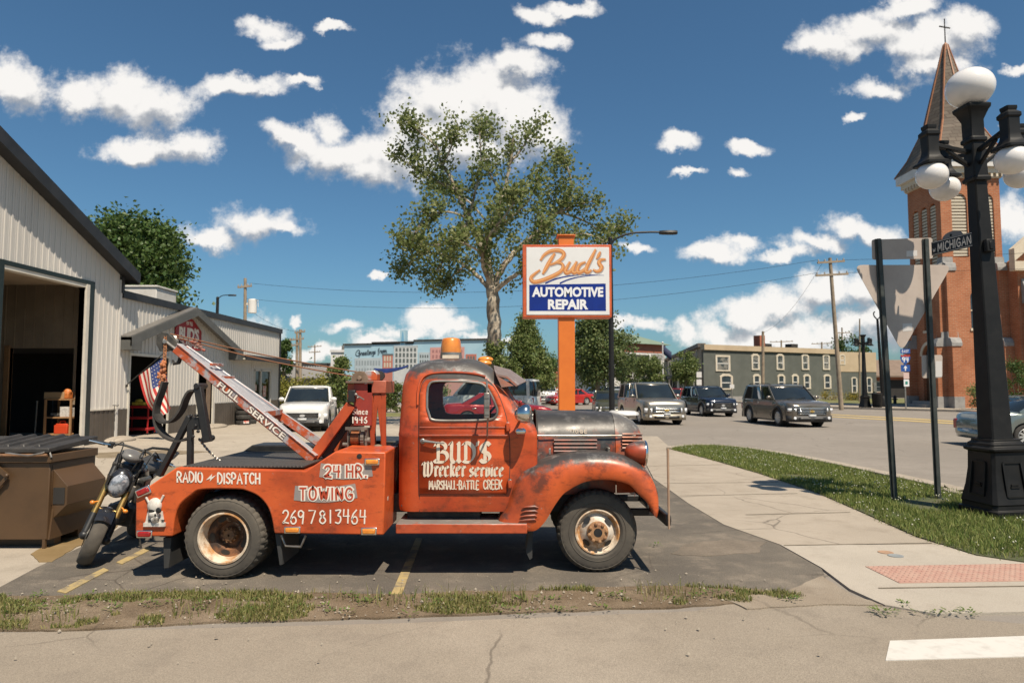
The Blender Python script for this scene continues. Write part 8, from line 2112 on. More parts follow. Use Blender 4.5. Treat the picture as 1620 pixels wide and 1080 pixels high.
TG = 'street trees in the distance'
crown_tree('maple_tree', **T(206, 352, 58, 150), trunk_h=4.0, label='big dense dark green tree rising behind the garage roof', group='trees around the lot', m=L_dark, n=24000, leaf=.36, seed=3, lumps=110, tr=.3)
crown_tree('conifer_tree', **T(833, 502, 60, 104), trunk_h=.9, label='cone shaped dense green tree behind the truck bonnet', group=TG, m=L_mid, shape='cone', n=19000, leaf=.20, seed=5, lumps=190)
crown_tree('street_tree', **T(945, 500, 47, 98), trunk_h=1.9, label='tall dense street tree between the orange pole and the black street light', group=TG, m=L_blue, shape='oval', n=12000, leaf=.19, seed=8, lumps=70, tr=.2)
crown_tree('street_tree', **T(1027, 564, 76, 44), trunk_h=1.7, label='round street tree before the white green roofed building', group=TG, m=L_mid, n=6000, leaf=.20, seed=9, lumps=44)
crown_tree('street_tree', **T(1084, 562, 74, 38), trunk_h=1.7, label='round street tree at the corner of the dark grey building', group=TG, m=L_mid, n=6000, leaf=.20, seed=10, lumps=44)
crown_tree('street_tree', **T(996, 566, 88, 42), trunk_h=1.7, label='street tree seen right behind the black street light pole', group=TG, m=L_blue, n=5000, leaf=.22, seed=12, lumps=40)
crown_tree('street_tree', **T(868, 566, 120, 50), trunk_h=1.5, label='low dark tree far behind the cone shaped tree', group=TG, m=L_dark, n=4500, leaf=.3, seed=13, lumps=36)
crown_tree('street_tree', **T(448, 541, 70, 28), trunk_h=1.5, label='small tree past the far corner of the shop roof', group='trees around the lot', m=L_dark, n=3500, leaf=.24, seed=15, lumps=30)
crown_tree('street_tree', **T(1345, 534, 105, 54), trunk_h=2, label='dark tree top above the tan clad building end', group=TG, m=L_dark, n=4000, leaf=.3, seed=16, lumps=34)
crown_tree('young_tree', **T(537, 566, 37, 40), trunk_h=.5, label='slender young tree growing behind the white pickup', group='trees around the lot', m=L_mid, shape='oval', n=2600, leaf=.14, seed=17, lumps=34, tr=.05)
def shrub(px, top, Y, wpx, m, label, seed, group='shrubs along the lot edge', leaf=.12, n=2600):
    p = atY(px, 600, Y); h = S(px, top, Y)[1]; w_ = wpx/1080*Y; r_ = random.Random(seed); t = thing('shrub', (p.x, Y, 0), label, 'shrub', group)
    cen = [((r_.uniform(-.5,.5)*w_*.8, r_.uniform(-.5,.5)*w_*.6, h*r_.uniform(.12,.9)), r_.uniform(.6,1.2)) for _ in range(24)]
    leaves('foliage', clump_points(cen, n/24, w_*.24), leaf, m, t)
    b = MB()
    for c, k in cen[:8]: b.tube([(0,0,0),(c[0]*.6,c[1]*.6,c[2]*.5),c],[.03,.02,.008],5)
    b.build('stem', M_bark, t); return t
shrub(459, 598, 39.5, 52, L_yel, 'yellow green shrub left of the white pickup', 1); shrub(494, 592, 40.5, 48, L_yel, 'yellow green shrub behind the white pickup cab', 2); shrub(520, 596, 41, 34, L_yel, 'yellow green shrub behind the white pickup bed', 3); shrub(443, 606, 40, 22, L_yel, 'low yellow shrub at the shop corner', 4)
for i, (px, top, wd, lab) in enumerate(((612,604,26,'green shrub just right of the winch mast'),(628,606,24,'green shrub left of the truck cab'),(690,612,40,'green shrub seen through the left of the cab window'),(556,602,30,'green shrub behind the winch mast'))): shrub(px, top, 45, wd, L_mid, lab, 20+i)
for i, (px, wd) in enumerate(((1312,30),(1350,26))): shrub(px, 621, 84-i*2, wd, leaf_mat('flower_yellow', (.40,.28,.03), (.09,.12,.03)), ('yellow flower bed under the corner windows of the grey building','yellow flower bed under the tan clad wall')[i], 40+i, 'flower beds by the grey building', n=1200)
shrub(1550, 600, 50.5, 40, L_mid, 'green shrub at the foot of the church tower', 50); shrub(1608, 566, 48, 36, L_dark, 'taller dark shrub against the church at the right edge', 51)
shrub(783, 520, 29.2, 32, L_mid, 'leafy growth wrapping the foot of the sycamore trunk', 52, leaf=.12, n=3000)

# the sycamore behind the sign, grown limb by limb along traced directions
SYB = atY(783, 600, 30)
syc = thing('sycamore_tree', (SYB.x, 30, 0), 'tall thin leaved sycamore with a mottled pale trunk behind the truck', 'tree', 'trees around the lot')
def sp3(px, py, dy=0.0): p = atY(px, py, 30+dy); return Vector((p.x-SYB.x, dy, p.z))
b = MB(); limbs = []
def limb(pts, r0, r1, k=5):
    q = catmull(pts, k); n_ = len(q); q = [p + Vector((rng.uniform(-1,1), rng.uniform(-1,1), rng.uniform(-1,1)))*min(.05, r0*.3) if 0 < i < n_-1 else p for i, p in enumerate(q)]
    b.tube(q, [r0+(r1-r0)*i/(n_-1) for i in range(n_)], 8 if r0 > .1 else 5); limbs.append((q, r0, r1)); return q
limb([Vector((0,0,-.1)), sp3(783,600), sp3(781,540), sp3(781,490), sp3(778,455)], .36, .27)
main = [([ (778,458,0),(768,420,-.3),(760,385,-.6),(742,345,-.9),(722,300,-1.0),(700,262,-1.1)], .20), ([(780,460,0),(792,430,.4),(815,398,.8),(850,368,1.0),(885,335,1.0),(905,300,.9)], .17), ([(778,456,0),(772,410,.5),(778,360,.9),(796,310,1.1),(806,260,.9),(812,215,.6)], .18), ([(776,460,0),(760,440,.7),(735,420,1.4),(705,405,1.8),(672,398,2.0)], .12), ([(780,462,0),(800,445,-.7),(832,425,-1.4),(862,405,-1.7),(900,388,-1.8)], .12), ([(776,450,0),(766,425,-1.0),(764,400,-1.8),(775,370,-2.5)], .11)]
for pts, r0 in main:
    q = limb([sp3(*p) for p in pts], r0, .05)
sec = [((742,345,-.9),(712,335,-1.4),(688,338,-1.9),(668,350,-2)), ((722,300,-1),(690,285,-.8),(660,268,-.5),(632,250,-.3)), ((700,262,-1.1),(690,232,-1.2),(668,212,-1.0),(650,196,-.8)), ((700,262,-1.1),(716,228,-1.4),(726,200,-1.5)), ((742,345,-.9),(752,300,-1.4),(760,255,-1.5),(758,205,-1.4)), ((796,310,1.1),(772,270,1.6),(765,230,1.7),(770,190,1.5)), ((806,260,.9),(828,232,1.1),(840,205,1.0)), ((778,360,.9),(742,320,1.7),(715,300,2.2),(690,300,2.4)), ((850,368,1),(870,340,1.8),(880,300,2.2)), ((885,335,1),(915,325,.6),(940,318,.4)), ((885,335,1),(925,350,1.2),(955,368,1.0),(975,362,.9)), ((905,300,.9),(900,270,.7),(886,245,.5)), ((850,368,1),(895,370,.5),(935,372,.1),(965,385,0)), ((672,398,2),(655,412,2.0),(642,425,1.9)), ((705,405,1.8),(690,430,2.2),(680,448,2.2)), ((735,420,1.4),(715,438,1.0),(705,452,.8)), ((862,405,-1.7),(880,425,-2.1),(885,445,-2.2)), ((832,425,-1.4),(850,385,-2.2),(858,350,-2.5)), ((764,400,-1.8),(735,385,-2.6),(710,380,-3)), ((775,370,-2.5),(800,340,-3),(820,310,-3.1)), ((668,350,-2),(655,372,-2.2),(650,392,-2.2)), ((742,345,-.9),(726,372,-1.2),(700,385,-1.5),(665,388,-1.6)), ((760,385,-.6),(800,350,-1.5),(835,320,-1.8),(850,285,-1.8))]
for pts in sec: limb([sp3(*p) for p in pts], .065, .02, 4)
tips = []
base_l = list(limbs)[1:]
for q, r0, r1 in base_l:
    n_ = len(q)
    for k in range(int(5 + n_*.5)):
        i = rng.randrange(n_//3, n_); p = q[i]; d = (q[min(i+1,n_-1)]-q[max(i-1,0)]).normalized(); d = (d*.5 + Vector((rng.gauss(0,.7), rng.gauss(0,.7), rng.gauss(.25,.55)))).normalized(); ln = rng.uniform(.3,.95)
        e = p + d*ln; m_ = p + d*ln*.5 + Vector((0,0,.06)); b.tube([p, m_, e], [.018,.012,.005], 4); tips += [(tuple(e), rng.uniform(.7,1.3)), (tuple(m_), rng.uniform(.35,.8))]
    tips.append((tuple(q[-1]), 1.2))
b.build('trunk', M_syc, syc, smooth=60)
leaves('crown', clump_points(tips, 36, .50), .15, L_syc, syc, aspect=.85)

# ------------------------------------------------------------------ buildings across the street
M_gbrick = mat('grey_brick', (.085,.092,.080), (.105,.112,.098), rough=.9, scale=.8, bump=.3, bscale=8)
M_tan = mat('tan_cladding', (.46,.36,.24), (.40,.31,.205), rough=.8, scale=.6)
M_cstone = mat('cream_surround', (.56,.50,.40), (.48,.42,.33), rough=.8, scale=1.5)
M_wbld = mat('white_render', (.66,.64,.60), (.58,.555,.52), rough=.8, scale=.5)
M_tbr = mat('tan_brick', (.33,.26,.19), (.28,.22,.16), rough=.9, scale=.8)
M_roofg = mat('green_roof', (.165,.215,.155), (.14,.185,.135), rough=.7, scale=.5)
M_rbr = mat('red_brick', (.36,.125,.07), (.30,.10,.055), rough=.9, scale=.8)
class Bld:
    def __init__(s, name, label, a, c, cat='building', group=None):
        """a, c: ground ends of the front face, left to right as seen"""
        s.a, s.c = Vector((a[0], a[1], 0)), Vector((c[0], c[1], 0)); s.d = (s.c-s.a).normalized(); s.n = Vector((s.d.y, -s.d.x, 0))
        s.t = thing(name, s.a, label, cat, group)
    def P(s, u, z, o=0): p = s.a + s.d*u + s.n*o; return Vector((p.x-s.a.x, p.y-s.a.y, z))
    def block(s, name, m, u0, u1, z0, z1, o0, o1, par=None, **k):
        b = MB(); vs = [s.P(u, z, o) for z in (z0, z1) for u, o in ((u0,o0),(u1,o0),(u1,o1),(u0,o1))]
        b.add(vs, [(3,2,1,0),(4,5,6,7),(0,1,5,4),(1,2,6,5),(2,3,7,6),(3,0,4,7)]); return b.build(name, m, par or s.t, smooth=0, **k)
    def face(s, name, m, pts, o0, o1, par=None, holes=()):
        b = MB(); b.prism(pts, 0, 1, 'xz', holes); b.v = [tuple(s.P(v[0], v[2], o0 if v[1] < .5 else o1)) for v in b.v]; return b.build(name, m, par or s.t, smooth=0)
    def window(s, u, z0, z1, w_, surround=M_cstone, arch_=False, bars=True, sw=.22, pane=None):
        h = [(u-w_/2, z0),(u+w_/2, z0),(u+w_/2, z1)] + ([(u+w_*.25, z1+.14),(u-w_*.25, z1+.14)] if arch_ else []) + [(u-w_/2, z1)]
        o_ = [(u-w_/2-sw, z0-sw*.7),(u+w_/2+sw, z0-sw*.7),(u+w_/2+sw, z1+sw*.6)] + ([(u+w_*.3, z1+.14+sw*1.2),(u-w_*.3, z1+.14+sw*1.2)] if arch_ else [(u+w_/2+sw, z1+sw),(u-w_/2-sw, z1+sw)]) + [(u-w_/2-sw, z1+sw*.6)]
        wd = s.face('window', surround, o_, .0, .10, None, [h])
        b = MB(); b.add([s.P(x, z, .03) for x, z in h], [tuple(range(len(h)))]); b.build('pane', pane or M_pane, wd, smooth=0)
        if bars:
            zm = (z0+z1)/2; s.block('sash', M_gutter, u-w_/2, u+w_/2, zm-.05, zm+.05, .035, .07, wd); s.block('sash', M_gutter, u-w_/2, u-w_/2+.07, z0, z1, .035, .07, wd); s.block('sash', M_gutter, u+w_/2-.07, u+w_/2, z0, z1, .035, .07, wd)
        return wd
def XY(px, Y): return ((px-810)/1080*Y*1.003, Y)
a, c = XY(1112, 79), XY(1322, 90)
B = Bld('corner_building', 'long dark grey two storey corner building with cream window surrounds', a, c)
Lg = (B.c-B.a).length; zt_ = S(1112, 553, 79)[1]
fpz = [(0,0),(B.c.x-B.a.x,B.c.y-B.a.y),(B.c.x-B.a.x+4,B.c.y-B.a.y+14),(2.6,16)]
for nm, mm, za_, zb_ in (('wall', M_gbrick, 0, zt_), ('roof', M_roofs, zt_+.1, zt_+.4)):
    b = MB(); b.prism(fpz, za_, zb_, 'xy'); b.build(nm, mm, B.t, smooth=0)
B.block('cornice', M_tan, -.02, Lg+.1, zt_, zt_+.62, -.4, .22)
def uof(px):
    # where the pixel column meets the facade
    k = (px-810)/1080*1.003; A_, Dv = B.a, B.d; return (k*A_.y-A_.x)/(Dv.x-k*Dv.y)
def zof(px, py): u = uof(px); Y = (B.a+B.d*u).y; return S(px, py, Y)[1]
M_curt = mat('curtained_pane', (.20,.185,.16), (.05,.055,.055), rough=.15, scale=1.2, lo=.45, hi=.55, spec=.7)
for px, w_ in ((1142,1.9),(1193.5,.95),(1232.5,.95),(1272,.95),(1305,.95)): B.window(uof(px), zof(px, 583 if w_ < 1 else 585), zof(px, 564.5), w_, arch_=w_ < 1, pane=M_curt)
for px, y0, w_ in ((1147,614,1.6),(1195,612,.85),(1233.5,612,.9),(1255.5,612,.8),(1274,613,.9),(1306,613,1.0)): B.window(uof(px), zof(px, y0), zof(px, 596.5), w_, arch_=True)
B.block('plinth', M_stone, 0, Lg, 0, .5, 0, .08)
for u, z, m_, w_ in ((uof(1212),1.5,M_rbr,.9),(uof(1220),.5,M_dark,1.2),(uof(1262),.6,M_dark,1.2)): B.block('chimney', m_, u, u+w_, zt_+.3, zt_+.6+z, -2, -1)
# the side facade running back down the street
d2 = XY(1052, 128); B2 = Bld('shop_row', 'narrow pale brick shopfronts running back beside the dark grey building', d2, (a[0]-.04, a[1]+.65))
L2 = (B2.c-B2.a).length; 
B2.block('white_wall', M_wbld, 0, L2*.62, 0, zt_+.3, -.5, 0); B2.block('wall', M_tbr, L2*.62, L2, 0, zt_+.35, -.5, 0); B2.block('cornice', mat('brown_cornice', (.12,.10,.085), rough=.7), 0, L2, zt_+.35, zt_+.8, -.5, .4)
for k in range(7): B2.window(L2*(.08+.085*k), 4.0, 5.9, .8, M_wbld, True, True, .05)
for k in range(4): B2.window(L2*(.67+.085*k), 4.0, 5.9, .8, M_cstone, True, True, .12)
for k in range(6): B2.window(L2*(.08+.155*k), .6, 2.7, 2.6, M_dark, False, False, .15)
for k in range(3): B2.block('awning', mat('awning_dark', (.05,.06,.07), rough=.8), L2*(.05+.3*k), L2*(.27+.3*k), 2.9, 3.4, 0, 1.2)
# tan clad continuation to the right
a3 = (B.c.x, B.c.y); c3 = XY(1384, 92)
B3 = Bld('clad_building', 'tan clad two storey building with a grey ground floor past the corner building', a3, c3); L3 = (B3.c-B3.a).length
B3.block('wall', M_gbrick, 0.02, L3, 0, 3.6, -12, 0); B3.block('upper_wall', M_tan, 0.02, L3, 3.6, zt_+.3, -12, .05)
for u, z0, z1 in ((.9,4.6,5.6),(L3*.42,.9,2.6),(L3*.80,.9,2.6)): B3.window(u, z0, z1, .7, M_cstone, True, True, .14)
B3.block('downpipe', M_dark, L3*.55, L3*.57, 0, zt_, .05, .15); B3.block('meter_box', M_steel, L3*.88, L3*.95, 1.0, 2.2, .05, .3)
# low brick building with an awning between it and the church
B4 = Bld('low_brick_building', 'low dark roofed brick building between the tan cladding and the church', XY(1372, 100), XY(1475, 100)); L4 = (B4.c-B4.a).length
B4.block('wall', M_rbr, 0, L4, 0, 3.2, -9, 0); B4.block('porch_shade', M_blackroom, L4*.30, L4, 0, 2.6, -.0, .05); b = MB(); b.loft([[B4.P(-.6,3.0,.9), B4.P(L4+.6,3.0,.9), B4.P(L4+.6,3.2,.9), B4.P(-.6,3.2,.9)],[B4.P(0,5.6,-4.5), B4.P(L4,5.6,-4.5), B4.P(L4,5.7,-4.5), B4.P(0,5.7,-4.5)],[B4.P(-.6,3.0,-9.9), B4.P(L4+.6,3.0,-9.9), B4.P(L4+.6,3.2,-9.9), B4.P(-.6,3.2,-9.9)]]); b.build('roof', mat('brown_roof', (.20,.145,.11), (.16,.115,.085), rough=.9, scale=1), B4.t, smooth=0)  # flat near-black panel on the wall paints the shade under the roof
B4.window(L4*.12, .9, 2.3, 1.2, M_cstone, False, True, .12)
# white building with green hipped roof
B5 = Bld('bank_building', 'white building with an orange band and a pale green hipped roof', XY(968, 116), XY(1052, 124)); L5 = (B5.c-B5.a).length
ze = S(1050, 546, 124)[1]
B5.block('wall', M_wbld, 0, L5, 0, ze-1.5, -12, 0); B5.block('brick_band', M_rbr, 0, L5, ze-1.5, ze, -12, .05); B5.block('recess', M_dark, L5*.38, L5*.68, ze-4.4, ze-1.9, .0, .06); B5.block('white_fascia', M_gutter, L5*.70, L5, ze-4.2, ze-3.0, 0, .5); B5.block('grey_panel', M_stone, L5*.72, L5*.98, ze-2.7, ze-1.7, 0, .06)
for k in range(5): B5.window(L5*(.44+.12*k), 1.2, 4.6, .8, M_wbld, False, True, .1)
b = MB(); zr = S(985, 514, 118)[1]
b.loft([[B5.P(-.8,ze,.8), B5.P(L5+.8,ze,.8), B5.P(L5+.8,ze,-12.8), B5.P(-.8,ze,-12.8)],[B5.P(L5*.12,zr,-5), B5.P(L5*.22,zr,-5), B5.P(L5*.22,zr,-7), B5.P(L5*.12,zr,-7)]]); b.build('roof', M_roofg, B5.t, smooth=0)
fp = atY(1049, 600, 100); fpo = thing('flagpole', (fp.x, 100, 0), 'white flagpole with a dark blue flag before the green roofed building', 'flagpole'); zz = S(1049, 543, 100)[1]
b = MB(); b.tube([(0,0,0),(0,0,zz)], [.14,.08], 8); b.sphere((0,0,zz+.1), .16); b.build('pole', M_gutter, fpo)
b = MB(); b.loft([[Vector((.08+x, .18*math.sin(x*3+z), zz-.2-z-.9*x)) for z in (0,.6,1.3)] for x in [i*.15 for i in range(9)]], closed=False); b.build('flag', mat('navy_flag', (.02,.028,.07), rough=.8), fpo, solid=.02)
# mural wall building
a6, c6 = XY(545, 66), XY(775, 62)
B6 = Bld('mural_building', 'low building with a sky blue painted town mural reading Greetings from', a6, c6); L6 = (B6.c-B6.a).length
def u6(px): k = (px-810)/1080*1.003; return (k*B6.a.y-B6.a.x)/(B6.d.x-k*B6.d.y)
def z6(px, py): return S(px, py, (B6.a+B6.d*u6(px)).y)[1]
zA, zB = z6(570, 545.5), z6(720, 538.5); us_ = u6(655)
M_mural = mat('mural_blue', (.30,.47,.56), (.36,.52,.60), rough=.8, scale=.5)
B6.block('wall', M_mural, 0, us_, 0, zA, -12, 0); B6.block('wall', M_mural, us_, L6, 0, zB, -12, 0)
B6.block('coping', M_dark, -.1, u6(589), zA, zA+.14, -12, .12); B6.block('coping', M_dark, u6(589), us_, zA+.12, zA+.26, -12, .12); B6.block('coping', M_dark, us_, L6+.1, zB, zB+.14, -12, .12)
M_mwt, M_mrd, M_mpk, M_mgr, M_mdk = mat('mural_white', (.52,.53,.52), (.44,.46,.46), rough=.8, scale=2), mat('mural_red', (.42,.15,.11), rough=.8), mat('mural_pink', (.52,.27,.24), rough=.8), mat('mural_grey', (.36,.42,.45), (.42,.48,.5), rough=.8, scale=2), mat('mural_dark', (.10,.12,.12), rough=.8)
def mq(x0, y0, x1, y1, m, nm, o_=.03, par=None):
    return B6.block(nm, m, u6(x0), u6(x1), z6((x0+x1)/2, y1), z6((x0+x1)/2, y0), 0, o_, par)
def mwin(par, x0, x1, ys, nx, o_, m=M_mdk):
    b = MB()
    for y0, y1 in ys:
        for i in range(nx):
            xa = x0+(x1-x0)*(i+.2)/nx; xb = x0+(x1-x0)*(i+.8)/nx
            p = [B6.P(u6(x), z6(x, y), o_+.004) for x, y in ((xa,y1),(xb,y1),(xb,y0+.8),((xa+xb)/2,y0),(xa,y0+.8))]; b.poly(p)
    return b.build('painted_windows', m, par, smooth=0)
q = mq(562, 566, 604, 640, M_mgr, 'painted_house'); mwin(q, 563, 603, ((570,578),(582,590)), 9, .03, mat('mural_mid', (.25,.29,.31), rough=.8))
q = mq(606, 560, 622, 640, M_mrd, 'painted_house', .05); mwin(q, 607.5, 620.5, ((563,571),(573,581)), 3, .05, mat('mural_cream', (.5,.45,.35), rough=.8)); mq(605.5, 559.5, 622.5, 562, M_mdk, 'painted_cornice', .06, q)
q = mq(624, 547, 661, 640, M_mwt, 'painted_house', .04); mwin(q, 625, 660, ((550,556),(558,565),(567,574),(576,583)), 6, .04); mq(623.5, 546, 661.5, 548.5, M_mgr, 'painted_cornice', .05, q)
q = B6.block('painted_spire', M_mural, u6(633), u6(641), zA-.3, z6(637, 522), -.6, .03); b = MB(); b.poly([B6.P(u6(x), z6(x, y), .034) for x, y in ((634.5,546),(640,546),(638.6,528),(637.3,523),(636,528))]); b.build('painted_tower', mat('mural_tower', (.16,.36,.52), rough=.8), q, smooth=0)
q = mq(663, 557, 680, 640, M_mgr, 'painted_house', .035); mwin(q, 664, 679, ((561,566),(569,575)), 4, .035)
q = mq(681, 549, 735, 640, M_mpk, 'painted_house', .045); mwin(q, 683, 733, ((553,558),(561,567),(570,576)), 9, .045, mat('mural_rose', (.33,.16,.15), rough=.8))
q = mq(737, 560, 754, 640, M_mrd, 'painted_house', .03); mwin(q, 739, 752, ((563,570),), 3, .03)
b = MB()
GREET = {'G':[(9,1),(6.5,9),(2,7),(0,2),(3,-1),(7,1),(7.5,4),(4.5,3.6),(7.5,4),(6.4,-4)],'r':[(0,0),(2,4.5),(3.2,3.6),(3.6,0)],'e':[(0,1.5),(3,3),(2,4.6),(.4,2.4),(1.4,0),(3.6,1)],'t':[(1.8,8),(.8,1),(2.2,0)],'i':[(1,4.4),(.6,.6),(1.8,0)],'n':[(0,4.2),(.2,0),(1.6,4),(2.8,4),(2.8,.4),(3.8,0)],'g':[(3,4),(.6,3.6),(.8,.6),(3,1.4),(3.2,4),(2.6,-3.4),(.2,-3)],'s':[(2.4,4.4),(.8,3.6),(2.6,1.4),(1,0),(0,.8)],'f':[(3,8.4),(1.6,7),(1,-3.4)],'o':[(2.4,4.2),(.3,2.6),(1,0),(3,1.4),(2.4,4.2)],'m':[(0,4.2),(.1,0),(1.4,4),(2.4,3.6),(2.4,0),(3.8,4),(5,3.6),(5,.4),(6,0)]}
def gf(x, y, l=0): px, py = x, -y; return B6.P(u6(px), z6(px, py), .03+l*10)
xx, yb_ = 563.5, 562.0
for ch in 'Greetings from':
    if ch == ' ': xx += 3; yb_ -= .5; continue
    g_ = GREET[ch]; ribbon(b, [(xx+x*.82, -(yb_)+y*.92-0+(xx-563)*.075*0) for x, y in g_], 1.15, gf, smooth=3)
    if ch == 't': ribbon(b, [(xx, -yb_+5.2), (xx+3.2, -yb_+5.6)], .8, gf)
    if ch == 'f': ribbon(b, [(xx-.3, -yb_+4), (xx+3, -yb_+4.4)], .8, gf)
    xx += (max(p[0] for p in g_)*.82+.75)*.93; yb_ -= .33
b.build('painted_lettering', mat('mural_ink', (.03,.05,.07), rough=.8), B6.t, smooth=0, fix=False)
# low grey roofed building and white block left of the mural
B7 = Bld('low_grey_building', 'low grey roofed building behind the yellow shrubs', XY(425, 72), XY(549, 72)); L7 = (B7.c-B7.a).length
B7.block('wall', M_stone, 0, L7, 0, 2.6, -8, 0); b = MB(); b.loft([[B7.P(-.5,2.5,.6), B7.P(L7+.5,2.5,.6), B7.P(L7+.5,2.6,.6), B7.P(-.5,2.6,.6)],[B7.P(0,3.75,-4), B7.P(L7,3.75,-4), B7.P(L7,3.85,-4), B7.P(0,3.85,-4)]]); b.build('roof', mat('grey_roof', (.20,.19,.175), (.17,.16,.15), rough=.9, scale=.8), B7.t, smooth=0)
B8 = Bld('long_white_building', 'long white flat roofed building with a dark toothed roof edge', XY(440, 92), XY(546, 92)); L8 = (B8.c-B8.a).length; z8 = S(480, 577, 92)[1]
B8.block('wall', M_wbld, 0, L8, 0, z8-.1, -8, 0); B8.block('roof_edge', M_dark, 0, L8, z8-.1, z8+.25, -8, .3)
for k in range(26): B8.block('dentil', M_gutter, L8*(k+.2)/26, L8*(k+.6)/26, z8-.45, z8-.1, 0, .25)
B9 = Bld('white_block', 'small white block building left of the mural', XY(524, 85), XY(547, 85)); L9 = (B9.c-B9.a).length; z9 = S(535, 557, 85)[1]
B9.block('wall', M_wbld, 0, L9, 0, z9, -5, 0); B9.block('coping', M_gutter, -.1, L9+.1, z9, z9+.3, -5, .15); B9.block('vent', M_steel, L9*.6, L9*.85, z9+.3, z9+.9, -2, -1); B9.window(L9*.4, 3.0, 4.6, .6, M_wbld, False, True, .08)
# a low line of town beyond the trees
B10 = Bld('distant_store', 'distant brick store beyond the conifer and the street trees', XY(740, 150), XY(985, 150)); L10 = (B10.c-B10.a).length
B10.block('wall', M_rbr, 0, L10, 0, 5.4, -9, 0); B10.block('cornice', M_cstone, 0, L10, 5.4, 5.9, -9, .3)
for k in range(12): B10.window(L10*(.05+.08*k), 1.0, 2.8, 1.8, M_cstone, False, True, .12)
# far wood closing the horizon
V = []
for i in range(260):
    x = rng.uniform(-420, 420); y = rng.uniform(210, 300); V += [(x+rng.gauss(0,3.0), y+rng.gauss(0,3), abs(rng.gauss(3.4,2.2))) for _ in range(90)]
o = leaves('far_wood', V, 1.7, L_dark, None); tag(o, 'dark line of far trees closing the horizon', None, None, 'stuff')

# ------------------------------------------------------------------ utility poles and wires
M_upole = mat('pole_timber', (.30,.235,.165), (.20,.155,.11), rough=.9, scale=3)
def upole(p0px, p1px, Y, r, arms, label, group='wooden utility poles', extra=None):
    p0, p1 = atY(*p0px, Y), atY(*p1px, Y); p0.z = 0; t = thing('utility_pole', p0, label, 'utility pole', group); d = p1-p0
    b = MB(); b.tube([(0,0,0), tuple(d)], [r, r*.7], 10); b.build('pole', M_upole, t)
    for f, w_ in arms:
        c_ = d*f; b = MB(); b.bar(c_+Vector((-w_,-.12,-.05)), c_+Vector((w_,-.12,.08)), .12, .14); ar = b.build('crossarm', M_upole, t)
        b = MB()
        for k in (-.92,-.45,.45,.92): b.lathe(c_+Vector((w_*k,-.12,.06+.06*k)), (0,0,1), [(0,.05),(.12,.06),(.2,.03)], 8)
        b.build('insulator', M_stone, ar)
    return t, p0, d
u1, a1_, d1_ = upole((1331,645),(1313,408), 50, .17, ((.97,1.0),(.885,1.2)), 'leaning timber utility pole on the far pavement before the grey building')
u2, a2_, d2_ = upole((387,640),(388,440), 58, .17, ((.93,.6),), 'tall utility pole with a white transformer behind the shop roof')
b = MB(); c_ = d2_*.80+Vector((.62,0,-.2)); b.lathe(c_, (0,0,1), [(-.6,.36),(.5,.36),(.55,.30),(.6,.1)], 16); b.bar(c_+Vector((-.5,0,.2)), c_, .08, .2); b.tube([c_+Vector((.1,0,.6)), c_+Vector((.5,-.1,.5)), c_+Vector((.55,-.1,-.1))], .03, 5); b.build('transformer', M_wbld, u2)
u3, a3_, d3_ = upole((475,640),(475,521), 66, .17, ((.96,.5),), 'pale utility pole behind the yellow shrubs, right of the twin pair'); u4, a4_, d4_ = upole((469.5,640),(470,526), 68, .17, ((.90,.7),(.82,.5)), 'darker utility pole close behind the pale one')
u5, a5_, d5_ = upole((1207,640),(1207,524), 74, .19, (), 'plain timber pole standing in front of the dark grey building')
u6_, a6_, d6_ = upole((497.5,640),(498,545), 120, .15, ((.96,1.2),(.85,1.0)), 'thin far pole with crossarms above the low roofs')
u7, a7_, d7_ = upole((1360,640),(1360,504), 75, .10, (), 'thin bare pole behind the far lamp post'); u8, a8_, d8_ = upole((1331,560),(1332,518), 110, .16, ((.92,1.2),), 'distant pole top above the tan clad building')
u9, a9_, d9_ = upole((1236,600),(1236,538), 130, .2, ((.97,2.2),), 'distant pole top above the middle of the dark grey building'); u10, a10_, d10_ = upole((1300,600),(1300,541), 130, .2, ((.97,2.0),), 'distant pole top above the right end of the dark grey building')
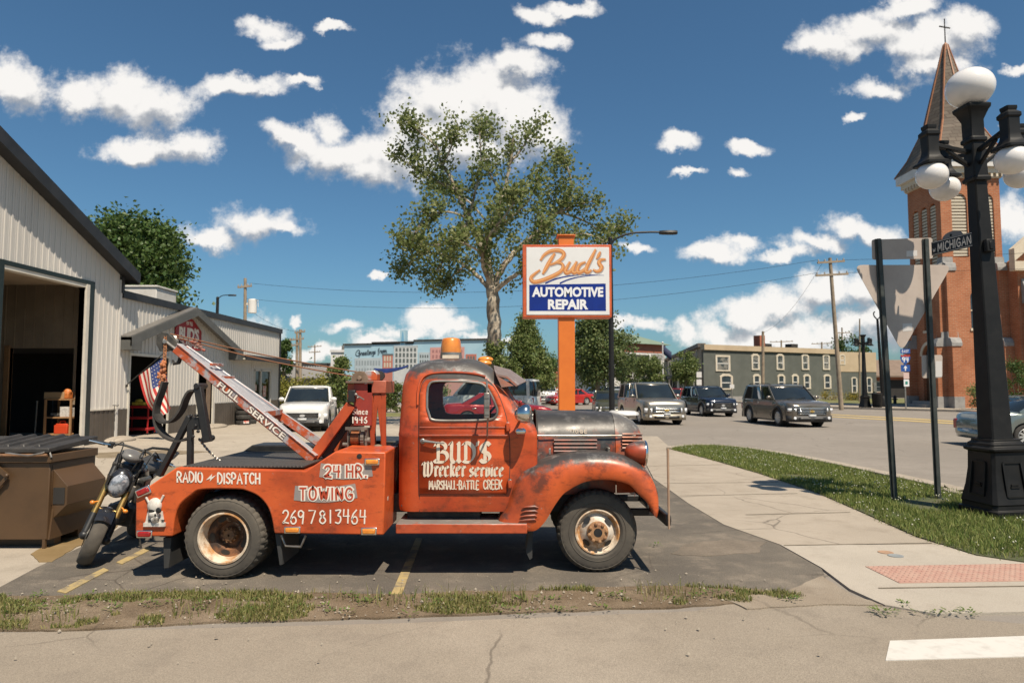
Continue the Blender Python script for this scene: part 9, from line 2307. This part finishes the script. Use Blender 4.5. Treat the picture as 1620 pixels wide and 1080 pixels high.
b = MB(); p_ = atY(519, 575, 60); b.tube([(0,0,0),(0,0,p_.z)], .10, 8); solo('sign_post', b, M_pole, (p_.x, 60, 0), 'thin dark post standing behind the white pickup bed', 'post')
def wire(p, q, sag, label, r=.012, n=24):
    b = MB(); p, q = Vector(p), Vector(q); b.tube([p.lerp(q, i/n)-Vector((0,0,sag*4*(i/n)*(1-i/n))) for i in range(n+1)], r, 4); o = b.build('power_line', M_pole); tag(o, label, 'power line', 'overhead wires')
A = a1_+d1_*.985; A2 = a1_+d1_*.90; E = a2_+d2_*.95
wire(A+Vector((-.9,-.1,0)), E+Vector((.4,-.1,.1)), 1.5, 'highest thin wire crossing the sky behind the sycamore'); wire(A2+Vector((-1.0,-.1,0)), a2_+d2_*.84, 1.6, 'lower thin wire crossing the sky behind the sycamore')
wire(A+Vector((.9,-.1,0)), (62,30,11.5), .8, 'upper wire running right from the leaning pole to the church side'); wire(A2+Vector((1.1,-.1,0)), (62,30,10.2), .8, 'lower wire running right from the leaning pole to the church side')
wire(a3_+d3_*.97, a2_+d2_*.78, .5, 'short wire between the left hand utility poles'); wire(A+Vector((-.5,-.1,0)), a5_+d5_*.98, .9, 'wire from the leaning pole to the plain timber pole')
# small roadside signs far off
def board(px, y0, y1, wpx, Y, label, m=M_gutter, post_to=640):
    p = atY(px, (y0+y1)/2, Y); h0, h1 = S(px, y1, Y)[1], S(px, y0, Y)[1]; w_ = wpx/1080*Y; t = thing('road_sign', (p.x, Y, 0), label, 'road sign', 'small far road signs')
    b = MB(); b.box(-w_/2,-.02,h0,w_/2,.02,h1); b.build('plate', m, t); b = MB(); b.cyl((0,.05,0),(0,.05,h1),.05,n=8); b.build('post', M_steel, t); return t
board(1106, 588, 597, 8, 68, 'small white plate sign above another left of the navy suv'); board(1106, 600, 609, 8, 67.8, 'lower small white plate sign left of the navy suv'); board(991, 605, 612, 7, 70, 'small white plate sign above the roof of the pewter suv'); board(1158, 608, 614, 7, 60, 'small white plate by the far lamp post at the grey building')
